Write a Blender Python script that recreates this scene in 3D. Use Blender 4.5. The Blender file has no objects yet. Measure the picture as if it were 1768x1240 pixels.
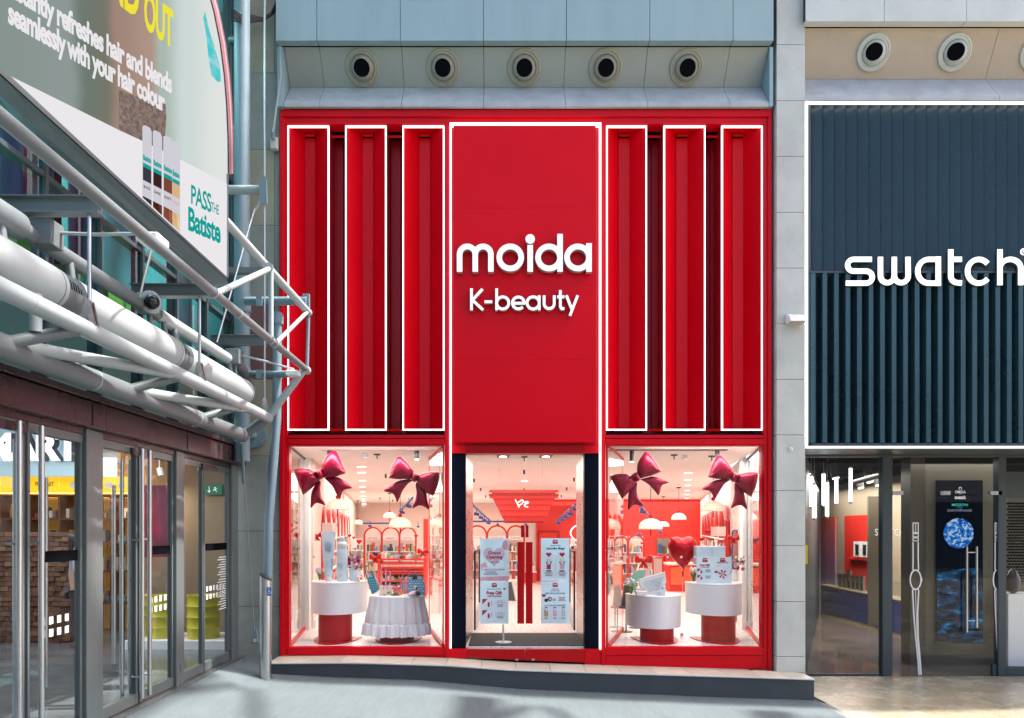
import bpy, bmesh, math, random
from mathutils import Vector, Matrix
random.seed(7)
R = math.radians
SC = bpy.context.scene
COL = SC.collection

# ------------------------------------------------------------------ camera, world, sun, exposure
F, CX, CY, EYE = 1300.0, 862.0, 915.0, 1.7        # focal length / vanishing point in photo pixels, eye height
cam_d = bpy.data.cameras.new("camera")
cam_d.sensor_width = 36.0
cam_d.lens = 36.0 * F / 1768.0
cam_d.shift_x = (884 - CX) / 1768.0
cam_d.shift_y = (CY - 620) / 1768.0
cam_d.clip_start, cam_d.clip_end = 0.05, 500
cam = bpy.data.objects.new("camera", cam_d); COL.objects.link(cam)
cam.location = (0, 0, EYE); cam.rotation_euler = (R(90), 0, 0)
SC.camera = cam

SUN_EL, SUN_AZ = 60.0, 84.0                       # azimuth from +Y towards +X
w = bpy.data.worlds.new("World"); SC.world = w; w.use_nodes = True
nt = w.node_tree; nt.nodes.clear()
sky = nt.nodes.new("ShaderNodeTexSky"); sky.sky_type = 'NISHITA'; sky.sun_disc = False
sky.sun_elevation = R(SUN_EL); sky.sun_rotation = R(SUN_AZ); sky.air_density = .75; sky.dust_density = 4.0; sky.ozone_density = .4
bg = nt.nodes.new("ShaderNodeBackground"); bg.inputs[1].default_value = 0.15
wo = nt.nodes.new("ShaderNodeOutputWorld")
nt.links.new(sky.outputs[0], bg.inputs[0]); nt.links.new(bg.outputs[0], wo.inputs[0])
sd = bpy.data.lights.new("sun", 'SUN'); sd.energy = 3.3; sd.angle = R(1.0); sd.color = (1.0, 0.95, 0.88)
sun = bpy.data.objects.new("sun", sd); COL.objects.link(sun)
sv = Vector((math.cos(R(SUN_EL)) * math.sin(R(SUN_AZ)), math.cos(R(SUN_EL)) * math.cos(R(SUN_AZ)), math.sin(R(SUN_EL))))
sun.location = sv * 40
sun.rotation_euler = sv.to_track_quat('Z', 'Y').to_euler()
SC.view_settings.view_transform = 'Standard'; SC.view_settings.look = 'None'
SC.view_settings.exposure = 1.9; SC.view_settings.gamma = 1.0
SC.view_settings.use_curve_mapping = False
SC.cycles.use_denoising = True
SC.cycles.max_bounces = 10; SC.cycles.diffuse_bounces = 4; SC.cycles.glossy_bounces = 4
SC.cycles.transparent_max_bounces = 24
SC.cycles.sample_clamp_indirect = 6.0
SC.cycles.caustics_reflective = False; SC.cycles.caustics_refractive = False

EK = 0.45                                         # lamps, screens and lit signs against the daylight at this exposure
def area(name, loc, sx, sy, power, col=(1, 1, 1), rot=(0, 0, 0)):
    d = bpy.data.lights.new(name, 'AREA'); d.shape = 'RECTANGLE'; d.size = sx; d.size_y = sy
    d.energy = power * EK; d.color = col
    o = bpy.data.objects.new(name, d); COL.objects.link(o); o.location = loc; o.rotation_euler = rot
    return o
WARM = (1.0, 0.90, 0.82)
# the ceiling downlights of the shops, gathered into a few panels of light just under the ceilings
area("shop_downlights", (-1.9, 12.0, 2.82), 2.0, 2.2, 42, WARM)
area("shop_downlights", (3.0, 12.0, 2.82), 2.0, 2.2, 42, WARM)
area("window_track_light", (-1.95, 10.62, 2.80), 1.9, .12, 10, (1, .97, .94), (R(38), 0, 0))
area("window_track_light", (3.0, 10.62, 2.80), 1.9, .12, 10, (1, .97, .94), (R(38), 0, 0))
area("shop_downlights", (0.4, 13.0, 2.82), 1.2, 3.0, 30, WARM)
area("shop_downlights", (-2.9, 18.5, 2.82), 3.0, 7, 125, WARM)
area("shop_downlights", (4.6, 18.5, 2.82), 3.0, 7, 125, WARM)
area("shop_downlights", (0.6, 18.5, 2.82), 3.0, 6, 70, WARM)
area("shop_downlights", (-3.8, 28.0, 2.82), 4.0, 9, 170, WARM)
area("shop_downlights", (6.2, 28.0, 2.82), 4.0, 9, 170, WARM)
area("shop_downlights", (1.2, 29.0, 2.82), 4.0, 7, 120, WARM)
area("watch_shop_spots", (7.0, 15.5, 2.75), 3.0, 3.0, 200, (1, .9, .78))
area("watch_shop_spots", (8.2, 19.0, 2.75), 1.0, 4.0, 75, (1, .92, .82))
area("watch_shop_spots", (8.2, 12.3, 2.8), 2.6, .6, 10, (1, .93, .85))
area("toy_shop_lights", (-8.5, 13.3, 2.5), 5.0, .8, 200, (1, .80, .50))
area("upper_hall_fill", (-5.2, 8.0, 8.9), 1.6, 6.0, 230, (.9, 1, 1))  # added fill behind the teal glass, no lamps known up there
area("lobby_lights", (-6.2, 10.0, 3.2), 4.0, 3.0, 120, (.95, .97, 1))

# ------------------------------------------------------------------ helpers
def X(px, Y): return (px - CX) * Y / F
def Z(py, Y): return EYE + (CY - py) * Y / F
def P(px, py, Y): return Vector((X(px, Y), Y, Z(py, Y)))
def YX(px, x): return x * F / (px - CX)           # depth at which a wall at x shows at px
def c(h):
    h = h.lstrip('#'); v = [int(h[i:i + 2], 16) / 255 for i in (0, 2, 4)]
    return tuple((a / 12.92 if a <= .04045 else ((a + .055) / 1.055) ** 2.4) for a in v) + (1,)

class MB:
    def __init__(s): s.v = []; s.f = []; s.m = []; s.k = 0
    def mat(s, k): s.k = k; return s
    def add(s, vs, fs):
        b = len(s.v); s.v += [tuple(p) for p in vs]
        for f in fs: s.f.append([b + i for i in f]); s.m.append(s.k)
        return s
    def box(s, x0, x1, y0, y1, z0, z1):
        x0, x1 = min(x0, x1), max(x0, x1); y0, y1 = min(y0, y1), max(y0, y1); z0, z1 = min(z0, z1), max(z0, z1)
        return s.add([(x0, y0, z0), (x1, y0, z0), (x1, y1, z0), (x0, y1, z0), (x0, y0, z1), (x1, y0, z1), (x1, y1, z1), (x0, y1, z1)],
                     [(0, 3, 2, 1), (4, 5, 6, 7), (0, 1, 5, 4), (1, 2, 6, 5), (2, 3, 7, 6), (3, 0, 4, 7)])
    def pbox(s, a, b, cc, d, Y0, Y1):             # front face (at Y0) covers photo pixels a..b, cc..d
        return s.box(X(a, Y0), X(b, Y0), Y0, Y1, Z(d, Y0), Z(cc, Y0))
    def hexa(s, lo, hi):                          # two 4-corner loops (ccw from outside top)
        return s.add(list(lo) + list(hi), [(3, 2, 1, 0), (4, 5, 6, 7), (0, 1, 5, 4), (1, 2, 6, 5), (2, 3, 7, 6), (3, 0, 4, 7)])
    def prism(s, pts, d):                         # 3D polygon swept by vector d
        n = len(pts); pts = [Vector(p) for p in pts]; d = Vector(d)
        nv = Vector((0, 0, 0))
        for i in range(n): nv += pts[i].cross(pts[(i + 1) % n])
        if nv.dot(d) > 0: pts = pts[::-1]
        q = [p + d for p in pts]
        fs = [tuple(range(n)), tuple(range(2 * n - 1, n - 1, -1))]
        for i in range(n):
            j = (i + 1) % n; fs.append((i, n + i, n + j, j))
        return s.add(pts + q, fs)
    def pprism(s, pts, Y0, Y1):                   # polygon in photo pixels at Y0, extruded straight back
        return s.prism([P(a, b, Y0) for a, b in pts], (0, Y1 - Y0, 0))
    def xprism(s, yz, x0, x1):
        return s.prism([(x0, a, b) for a, b in yz], (x1 - x0, 0, 0))
    def tube(s, pts, r, n=12, r2=None, caps=True):
        pts = [Vector(p) for p in pts]; m = len(pts); b = len(s.v); up = None
        for i, p in enumerate(pts):
            t = (pts[min(i + 1, m - 1)] - pts[max(i - 1, 0)]).normalized()
            if up is None:
                up = Vector((0, 0, 1)) if abs(t.z) < .9 else Vector((0, 1, 0))
            u = (up - t * up.dot(t)).normalized(); w_ = t.cross(u); up = u
            rr = r if r2 is None else r + (r2 - r) * i / max(1, m - 1)
            for k in range(n):
                a = 2 * math.pi * k / n; s.v.append(tuple(p + u * rr * math.cos(a) + w_ * rr * math.sin(a)))
        for i in range(m - 1):
            for k in range(n):
                k2 = (k + 1) % n
                s.f.append([b + i * n + k, b + i * n + k2, b + (i + 1) * n + k2, b + (i + 1) * n + k]); s.m.append(s.k)
        if caps:
            s.f.append([b + k for k in range(n)][::-1]); s.m.append(s.k)
            s.f.append([b + (m - 1) * n + k for k in range(n)]); s.m.append(s.k)
        return s
    def lathe(s, cx, cy, prof, n=24, a0=0, a1=2 * math.pi, ry=1.0, wave=None):
        full = abs(a1 - a0 - 2 * math.pi) < 1e-6; b = len(s.v); m = n if full else n + 1
        for j, (r, z) in enumerate(prof):
            for k in range(m):
                a = a0 + (a1 - a0) * k / n
                rr = r * (1 + (wave(a, j) if wave else 0))
                s.v.append((cx + rr * math.cos(a), cy + rr * math.sin(a) * ry, z))
        for j in range(len(prof) - 1):
            for k in range(n):
                k2 = (k + 1) % m
                s.f.append([b + j * m + k, b + j * m + k2, b + (j + 1) * m + k2, b + (j + 1) * m + k]); s.m.append(s.k)
        return s
    def disc(s, cx, cy, z, r, n=24, a0=0, a1=2 * math.pi, ry=1.0, flip=False):
        pts = [(cx + r * math.cos(a0 + (a1 - a0) * k / n), cy + r * ry * math.sin(a0 + (a1 - a0) * k / n), z) for k in range(n if abs(a1 - a0 - 2 * math.pi) < 1e-6 else n + 1)]
        f = list(range(len(pts)))
        return s.add(pts, [f[::-1] if flip else f])
    def ball(s, p, r, n=12, sz=1.0):
        h = max(4, n // 2)
        return s.lathe(p[0], p[1], [(max(1e-4, r * math.sin(math.pi * j / h)), p[2] - sz * r * math.cos(math.pi * j / h)) for j in range(h + 1)], n)
    def half(s, cx, Yb, rx, ry, z0, z1, n=20):    # half-round drum, flat side at the back, round side to the viewer
        pts = [(cx + rx * math.cos(math.pi + math.pi * k / n), Yb + ry * math.sin(math.pi + math.pi * k / n), z0) for k in range(n + 1)]
        return s.prism(pts, (0, 0, z1 - z0))
    def ribbon(s, pts, wd, Y0, Y1, closed=False):   # flat stroke of width wd px through photo pixels at Y0
        q_ = [Vector(p) for p in pts]; pts = [p for i, p in enumerate(q_) if i == 0 or (p - q_[i - 1]).length > .01]
        n = len(pts); L = []; Rr = []
        for i in range(n):
            a = Vector(pts[i - 1]) if (closed or i > 0) else None
            d = Vector(pts[(i + 1) % n]) if (closed or i < n - 1) else None
            p = Vector(pts[i])
            d1 = (p - a).normalized() if a is not None else None
            d2 = (d - p).normalized() if d is not None else None
            if d1 is None: d1 = d2
            if d2 is None: d2 = d1
            n1 = Vector((-d1.y, d1.x)); n2 = Vector((-d2.y, d2.x)); nn = (n1 + n2)
            nn = nn.normalized() if nn.length > 1e-6 else n1
            k = wd / 2 / max(.35, nn.dot(n1))
            L.append(p + nn * k); Rr.append(p - nn * k)
        rng = range(n if closed else n - 1)
        b = len(s.v)
        for q in L + Rr: s.v.append(tuple(P(q.x, q.y, Y0)))
        dv = Y1 - Y0
        for q in list(s.v[b:b + 2 * n]): s.v.append((q[0], q[1] + dv, q[2]))
        for i in rng:
            j = (i + 1) % n; l0, l1, r0, r1 = b + i, b + j, b + n + i, b + n + j; o = 2 * n
            for f in ([l0, l1, r1, r0], [l0 + o, r0 + o, r1 + o, l1 + o], [l0, l0 + o, l1 + o, l1], [r0, r1, r1 + o, r0 + o]):
                s.f.append(f); s.m.append(s.k)
        if not closed:
            for i in (0, n - 1):
                s.f.append([b + i, b + n + i, b + 3 * n + i, b + 2 * n + i]); s.m.append(s.k)
        return s

WL = {}
def wloc(o): return WL.get(o.name, Vector((0, 0, 0)))
def empty(name, loc=(0, 0, 0)):
    o = bpy.data.objects.new(name, None); COL.objects.link(o); o.location = loc; o.empty_display_size = .2
    WL[o.name] = Vector(loc); return o
def tag(o, label=None, cat=None, group=None, kind=None):
    if label: o['label'] = label
    if cat: o['category'] = cat
    if group: o['group'] = group
    if kind: o['kind'] = kind
    return o
def thing(name, label, cat, loc=(0, 0, 0), group=None): return tag(empty(name, loc), label, cat, group)
def obj(name, mb, mats, parent=None, smooth=False, bevel=0, label=None, cat=None, group=None, kind=None, sub=0):
    vs = mb.v
    xs = [v[0] for v in vs]; ys = [v[1] for v in vs]; zs = [v[2] for v in vs]
    org = Vector(((min(xs) + max(xs)) / 2, (min(ys) + max(ys)) / 2, min(zs)))
    me = bpy.data.meshes.new(name)
    me.from_pydata([(v[0] - org.x, v[1] - org.y, v[2] - org.z) for v in vs], [], mb.f)
    if not isinstance(mats, (list, tuple)): mats = [mats]
    for m in mats: me.materials.append(m)
    if len(mats) > 1: me.polygons.foreach_set('material_index', mb.m)
    bm = bmesh.new(); bm.from_mesh(me); bmesh.ops.recalc_face_normals(bm, faces=bm.faces); bm.to_mesh(me); bm.free()
    if smooth:
        me.polygons.foreach_set('use_smooth', [True] * len(me.polygons)); me.set_sharp_from_angle(angle=R(38))
    me.update()
    o = bpy.data.objects.new(name, me); COL.objects.link(o)
    if parent: o.parent = parent; o.location = org - wloc(parent); KIDS.setdefault(parent.name, []).append(o)
    else: o.location = org
    WL[o.name] = org
    if bevel:
        b = o.modifiers.new('bevel', 'BEVEL'); b.width = bevel; b.segments = 2; b.limit_method = 'ANGLE'
    if sub:
        q = o.modifiers.new('sub', 'SUBSURF'); q.levels = sub; q.render_levels = sub
    return tag(o, label, cat, group, kind)
KIDS = {}
def kids(o): return KIDS.get(o.name, [])
def dup(o, delta, label=None, parent=None):
    n = o.copy(); COL.objects.link(n); n.location = o.location + Vector(delta) if parent is None else o.location.copy()
    if parent: n.parent = parent; KIDS.setdefault(parent.name, []).append(n)
    WL[n.name] = wloc(o) + Vector(delta)
    if label: n['label'] = label
    for ch in kids(o): dup(ch, delta, None, n)
    return n

# ------------------------------------------------------------------ materials
def mat(name, col, rough=.5, metal=0, var=0.0, scale=3.0, bump=0.0, bscale=60, emit=0, coat=0, rvar=0.0, spec=.5, stretch=None):
    if isinstance(col, str): col = c(col)
    m = bpy.data.materials.new(name); m.use_nodes = True; t = m.node_tree; b = t.nodes['Principled BSDF']
    b.inputs['Base Color'].default_value = col; b.inputs['Roughness'].default_value = rough; b.inputs['Metallic'].default_value = metal
    b.inputs['Coat Weight'].default_value = coat; b.inputs['Coat Roughness'].default_value = .08; b.inputs['Specular IOR Level'].default_value = spec
    if emit: b.inputs['Emission Color'].default_value = col; b.inputs['Emission Strength'].default_value = emit * EK
    if var or bump or rvar:
        tc = t.nodes.new('ShaderNodeNewGeometry'); mp = t.nodes.new('ShaderNodeMapping')
        t.links.new(tc.outputs['Position'], mp.inputs[0])
        if stretch: mp.inputs['Scale'].default_value = stretch
        n = t.nodes.new('ShaderNodeTexNoise'); n.inputs['Scale'].default_value = scale; n.inputs['Detail'].default_value = 6; n.inputs['Roughness'].default_value = .6
        t.links.new(mp.outputs[0], n.inputs[0])
        if var:
            mx = t.nodes.new('ShaderNodeMix'); mx.data_type = 'RGBA'
            mr = t.nodes.new('ShaderNodeMapRange'); mr.inputs[1].default_value = .3; mr.inputs[2].default_value = .7
            t.links.new(n.outputs[0], mr.inputs[0]); t.links.new(mr.outputs[0], mx.inputs[0])
            mx.inputs[6].default_value = tuple(max(0, a * (1 - var)) for a in col[:3]) + (1,)
            mx.inputs[7].default_value = tuple(min(1, a * (1 + var)) for a in col[:3]) + (1,)
            t.links.new(mx.outputs[2], b.inputs['Base Color'])
            if emit: t.links.new(mx.outputs[2], b.inputs['Emission Color'])
        if rvar:
            mr = t.nodes.new('ShaderNodeMapRange'); mr.inputs[1].default_value = .3; mr.inputs[2].default_value = .7
            mr.inputs[3].default_value = max(0, rough - rvar); mr.inputs[4].default_value = min(1, rough + rvar)
            t.links.new(n.outputs[0], mr.inputs[0]); t.links.new(mr.outputs[0], b.inputs['Roughness'])
        if bump:
            n2 = t.nodes.new('ShaderNodeTexNoise'); n2.inputs['Scale'].default_value = bscale; n2.inputs['Detail'].default_value = 4
            t.links.new(mp.outputs[0], n2.inputs[0])
            bp = t.nodes.new('ShaderNodeBump'); bp.inputs['Strength'].default_value = bump; bp.inputs['Distance'].default_value = .02
            t.links.new(n2.outputs[0], bp.inputs['Height']); t.links.new(bp.outputs[0], b.inputs['Normal'])
    return m
def glass(name, tint=(1, 1, 1, 1), ior=1.45, rough=0.0, boost=1.0):
    m = bpy.data.materials.new(name); m.use_nodes = True; t = m.node_tree; t.nodes.clear()
    o = t.nodes.new('ShaderNodeOutputMaterial'); mx = t.nodes.new('ShaderNodeMixShader')
    tr = t.nodes.new('ShaderNodeBsdfTransparent'); tr.inputs[0].default_value = tint
    gl = t.nodes.new('ShaderNodeBsdfGlossy'); gl.inputs['Roughness'].default_value = rough; gl.inputs[0].default_value = (1, 1, 1, 1)
    fr = t.nodes.new('ShaderNodeFresnel'); fr.inputs[0].default_value = ior
    ge = t.nodes.new('ShaderNodeNewGeometry'); ml = t.nodes.new('ShaderNodeMath'); ml.operation = 'MULTIPLY'
    iv = t.nodes.new('ShaderNodeMath'); iv.operation = 'SUBTRACT'; iv.inputs[0].default_value = boost
    m2 = t.nodes.new('ShaderNodeMath'); m2.operation = 'MULTIPLY'; m2.inputs[1].default_value = boost
    t.links.new(ge.outputs['Backfacing'], m2.inputs[0]); t.links.new(m2.outputs[0], iv.inputs[1])
    t.links.new(fr.outputs[0], ml.inputs[0]); t.links.new(iv.outputs[0], ml.inputs[1])
    t.links.new(ml.outputs[0], mx.inputs[0]); t.links.new(tr.outputs[0], mx.inputs[1]); t.links.new(gl.outputs[0], mx.inputs[2])
    t.links.new(mx.outputs[0], o.inputs[0]); return m
def emis(name, col, s):
    if isinstance(col, str): col = c(col)
    m = bpy.data.materials.new(name); m.use_nodes = True; t = m.node_tree; t.nodes.clear()
    o = t.nodes.new('ShaderNodeOutputMaterial'); e = t.nodes.new('ShaderNodeEmission')
    e.inputs[0].default_value = col; e.inputs[1].default_value = s * EK; t.links.new(e.outputs[0], o.inputs[0]); return m
def emis_noise(name, cols, s, scale=4, stretch=(1, 1, 1), detail=8, pos=None):     # printed / screen picture: noise through a ramp
    m = bpy.data.materials.new(name); m.use_nodes = True; t = m.node_tree; t.nodes.clear()
    o = t.nodes.new('ShaderNodeOutputMaterial'); e = t.nodes.new('ShaderNodeEmission'); e.inputs[1].default_value = s * EK
    tc = t.nodes.new('ShaderNodeTexCoord'); mp = t.nodes.new('ShaderNodeMapping'); mp.inputs['Scale'].default_value = stretch
    n = t.nodes.new('ShaderNodeTexNoise'); n.inputs['Scale'].default_value = scale; n.inputs['Detail'].default_value = detail; n.inputs['Roughness'].default_value = .65
    r = t.nodes.new('ShaderNodeValToRGB'); el = r.color_ramp.elements
    while len(el) < len(cols): el.new(.5)
    for i, h in enumerate(cols):
        el[i].position = pos[i] if pos else .3 + .4 * i / (len(cols) - 1); el[i].color = c(h)
    t.links.new(tc.outputs['Object'], mp.inputs[0]); t.links.new(mp.outputs[0], n.inputs[0]); t.links.new(n.outputs[0], r.inputs[0])
    t.links.new(r.outputs[0], e.inputs[0]); t.links.new(e.outputs[0], o.inputs[0]); return m

M = {}
M['red'] = mat('red_panel', (.68, .0012, .010, 1), .36, var=.05, scale=.8, rvar=.08, spec=.13, bump=.03, bscale=1.6)
M['red_frame'] = mat('red_frame', (.62, .0015, .010, 1), .38, var=.05, rvar=.06, spec=.18)
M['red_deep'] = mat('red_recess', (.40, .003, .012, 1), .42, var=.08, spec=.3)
M['red_gloss'] = mat('red_gloss', (.43, .0015, .005, 1), .3, spec=.22)
M['navy'] = mat('navy_jamb', (.004, .006, .013, 1), .5, spec=.04)
M['led'] = emis('led_strip', (1, .97, .98, 1), 1.5)
M['red_emit'] = emis('red_glow', (1, .015, .01, 1), .2)
M['white_sign'] = mat('white_letter_face', (.86, .88, .88, 1), .35, emit=.25)
M['letter_side'] = mat('letter_return', (.42, .40, .40, 1), .4)
M['white'] = mat('white_gloss', (.86, .86, .86, 1), .28, coat=.15)
M['white_matt'] = mat('white_matt', (.8, .8, .79, 1), .6)
M['pink_wall'] = mat('pink_plaster', (.80, .60, .53, 1), .7, var=.02)
M['pink_ceiling'] = mat('pink_ceiling', (.90, .74, .68, 1), .8)
M['pale'] = mat('pale_plaster', (.80, .72, .68, 1), .7)
M['red_wall'] = mat('red_wall', (.72, .03, .02, 1), .5)
M['red_tube'] = mat('red_tube', (.60, .015, .012, 1), .35)
M['blue_track'] = mat('blue_metal', (.03, .07, .25, 1), .4)
M['black'] = mat('black_metal', (.015, .015, .017, 1), .4)
M['cream'] = mat('cream_lamp', (.80, .74, .60, 1), .4, emit=.10)
M['downlight'] = emis('downlight', (1, .97, .92, 1), 5)
M['foil'] = mat('magenta_foil', (.30, .002, .028, 1), .3, metal=.3, bump=.45, bscale=16)
M['foil_red'] = mat('red_foil', (.50, .005, .010, 1), .2, metal=.5, bump=.25, bscale=9)
M['steel'] = mat('brushed_steel', (.50, .50, .50, 1), .3, metal=1, var=.08, scale=2, stretch=(60, 60, 1), rvar=.08)
M['steel_brown'] = mat('warm_steel', (.42, .36, .33, 1), .3, metal=.9, var=.1, scale=2, stretch=(1, 1, 8), rvar=.06)
M['tube'] = mat('pale_paint', (.33, .37, .385, 1), .36, var=.05, scale=4, rvar=.06)
M['tube_shaded'] = mat('pale_paint_shaded', (.13, .148, .158, 1), .38, var=.08, scale=4, rvar=.06)  # darkened copy of the pale tube paint, shade put into its colour
M['tube_blue'] = mat('blue_grey_paint', (.17, .24, .28, 1), .4, var=.07, scale=3, rvar=.06)
M['tube_grey'] = mat('grey_paint', (.13, .15, .16, 1), .42, var=.08, scale=4, rvar=.06)
M['duct'] = mat('duct_white', (.36, .395, .41, 1), .34, var=.04, scale=3)
M['brown_metal'] = mat('brown_metal', (.075, .046, .050, 1), .3, metal=.35, var=.10, scale=1.5, rvar=.07)
M['post'] = mat('post_metal', (.135, .155, .155, 1), .34, metal=.25, var=.12, scale=2, stretch=(1, 1, .3), rvar=.08)
M['dark'] = mat('dark_gap', (.006, .006, .008, 1), .9, spec=0)
M['fascia'] = mat('blue_grey_panel', (.27, .385, .415, 1), .5, var=.07, scale=1.6, rvar=.08, stretch=(2.5, 1, .4))
M['soffit'] = mat('soffit_panel', (.30, .33, .31, 1), .5, var=.05, scale=1.5)
M['ledge'] = mat('ledge_panel', (.38, .405, .425, 1), .5, var=.16, scale=4)
M['vent'] = mat('vent_plastic', (.33, .32, .26, 1), .45)
M['vent_pale'] = mat('vent_pale', (.50, .53, .49, 1), .45)
M['stone'] = mat('pale_stone', (.50, .515, .48, 1), .75, var=.11, scale=2.5, bump=.15, bscale=90)
M['stone_b'] = mat('fascia_stone', (.55, .58, .57, 1), .7, var=.08, scale=2.0, bump=.1, bscale=60)
M['stone_beige'] = mat('beige_soffit', (.44, .37, .29, 1), .75, var=.08, scale=1.8, bump=.1, bscale=60)
M['stone_grey'] = mat('grey_granite', (.24, .26, .235, 1), .75, var=.12, scale=4, bump=.2, bscale=120)
M['stone_red'] = mat('red_sandstone', (.16, .08, .075, 1), .75, var=.12, scale=4, bump=.2, bscale=120)
M['stone_buff'] = mat('buff_block', (.30, .28, .21, 1), .75, var=.1, scale=4, bump=.2, bscale=120)
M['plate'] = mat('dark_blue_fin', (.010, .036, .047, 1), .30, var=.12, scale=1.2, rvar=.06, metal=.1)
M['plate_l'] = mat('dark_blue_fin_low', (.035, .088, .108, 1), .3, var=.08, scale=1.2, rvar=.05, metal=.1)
M['swframe'] = mat('slate_frame', (.035, .055, .068, 1), .4)
M['glass'] = glass('shop_glass', (.99, .995, .995, 1), 1.38)
M['glass_side'] = glass('return_glass', (.98, .985, .985, 1), 1.5)
M['glass_door'] = glass('lobby_glass', (.95, .98, .98, 1), 1.38, boost=.55)
M['glass_teal'] = glass('teal_glass', (.60, .80, .81, 1), 1.4, boost=.7)
M['glass_sw'] = glass('watch_shop_glass', (.97, .985, .985, 1), 1.42)
M['clear'] = glass('vase_glass', (.92, .96, .95, 1), 1.45)
# ------------------------------------------------------------------ text as real geometry
def textdata(s, bold=0.0, depth=0.01, space=1.0, res=3):
    cu = bpy.data.curves.new('lettering', 'FONT'); cu.body = s; cu.size = 1; cu.extrude = 0; cu.offset = bold; cu.space_character = space
    cu.resolution_u = res; cu.fill_mode = 'FRONT'
    o = bpy.data.objects.new('lettering', cu); COL.objects.link(o)
    bpy.context.view_layer.update()
    me = bpy.data.meshes.new_from_object(o.evaluated_get(bpy.context.evaluated_depsgraph_get()))
    vs = [tuple(v.co) for v in me.vertices]; fs = [tuple(p.vertices) for p in me.polygons]
    bpy.data.objects.remove(o); bpy.data.curves.remove(cu); bpy.data.meshes.remove(me)
    return vs, fs
def text(mb, s, org, right, up, width=None, height=None, bold=0.0, depth=0.0, space=1.0, res=3, center=False):
    """lettering with its lower left ink corner at org; width and height are those of the ink"""
    vs, fs = textdata(s, bold, 0, space, res)
    if not vs: return mb
    x0 = min(v[0] for v in vs); x1 = max(v[0] for v in vs); y0 = min(v[1] for v in vs); y1 = max(v[1] for v in vs)
    sx = (width / (x1 - x0)) if width else height / (y1 - y0)
    sy = (height / (y1 - y0)) if height else sx
    org, right, up = Vector(org), Vector(right).normalized(), Vector(up).normalized(); nrm = right.cross(up)
    if center: org = org - right * (sx * (x1 - x0) / 2)
    T = [org + right * ((v[0] - x0) * sx) + up * ((v[1] - y0) * sy) for v in vs]
    if depth:
        n = len(T); T2 = [p - nrm * depth for p in T]
        cnt = {}
        for f in fs:
            for i in range(len(f)):
                a, b = f[i], f[(i + 1) % len(f)]; cnt[(a, b)] = cnt.get((a, b), 0) + 1
        k0 = mb.k
        mb.add(T, fs)
        mb.k = k0 + 1 if mb.k == 0 and getattr(mb, 'side', False) else k0
        side = [(a, b) for (a, b) in cnt if (b, a) not in cnt]
        b0 = len(mb.v); mb.v += [tuple(p) for p in T + T2]
        for a, b in side: mb.f.append([b0 + b, b0 + a, b0 + a + n, b0 + b + n]); mb.m.append(mb.k)
        mb.k = k0
    else: mb.add(T, fs)
    return mb
def ptext(mb, s, px0, px1, pyb, pyt, Y, **k):      # frontal lettering: ink box in photo pixels at depth Y
    return text(mb, s, P(px0, pyb, Y), (1, 0, 0), (0, 0, 1), width=X(px1, Y) - X(px0, Y), height=Z(pyt, Y) - Z(pyb, Y), **k)

def lerp_table(x, tab):
    if x <= tab[0][0]: return tab[0][1]
    for (a, b), (c2, d) in zip(tab, tab[1:]):
        if x <= c2:
            t = (x - a) / (c2 - a); return b + (d - b) * t
    return tab[-1][1]
GT = [(-30, -.05), (-3.5, -.05), (-3.25, -.10), (-2.95, -.185), (-2.2, -.225), (-1.05, -.265), (.29, -.384), (1.58, -.437), (2.86, -.49), (4.1, -.53), (5.5, -.566), (30, -.566)]
def gz(x): return lerp_table(x, GT)
KT = [(-3.2, -.04), (-1.9, -.03), (-.6, -.07), (.1, -.125), (1.4, -.165), (3.78, -.235), (4.3, -.255)]
def kz(x): return lerp_table(x, KT)

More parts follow.
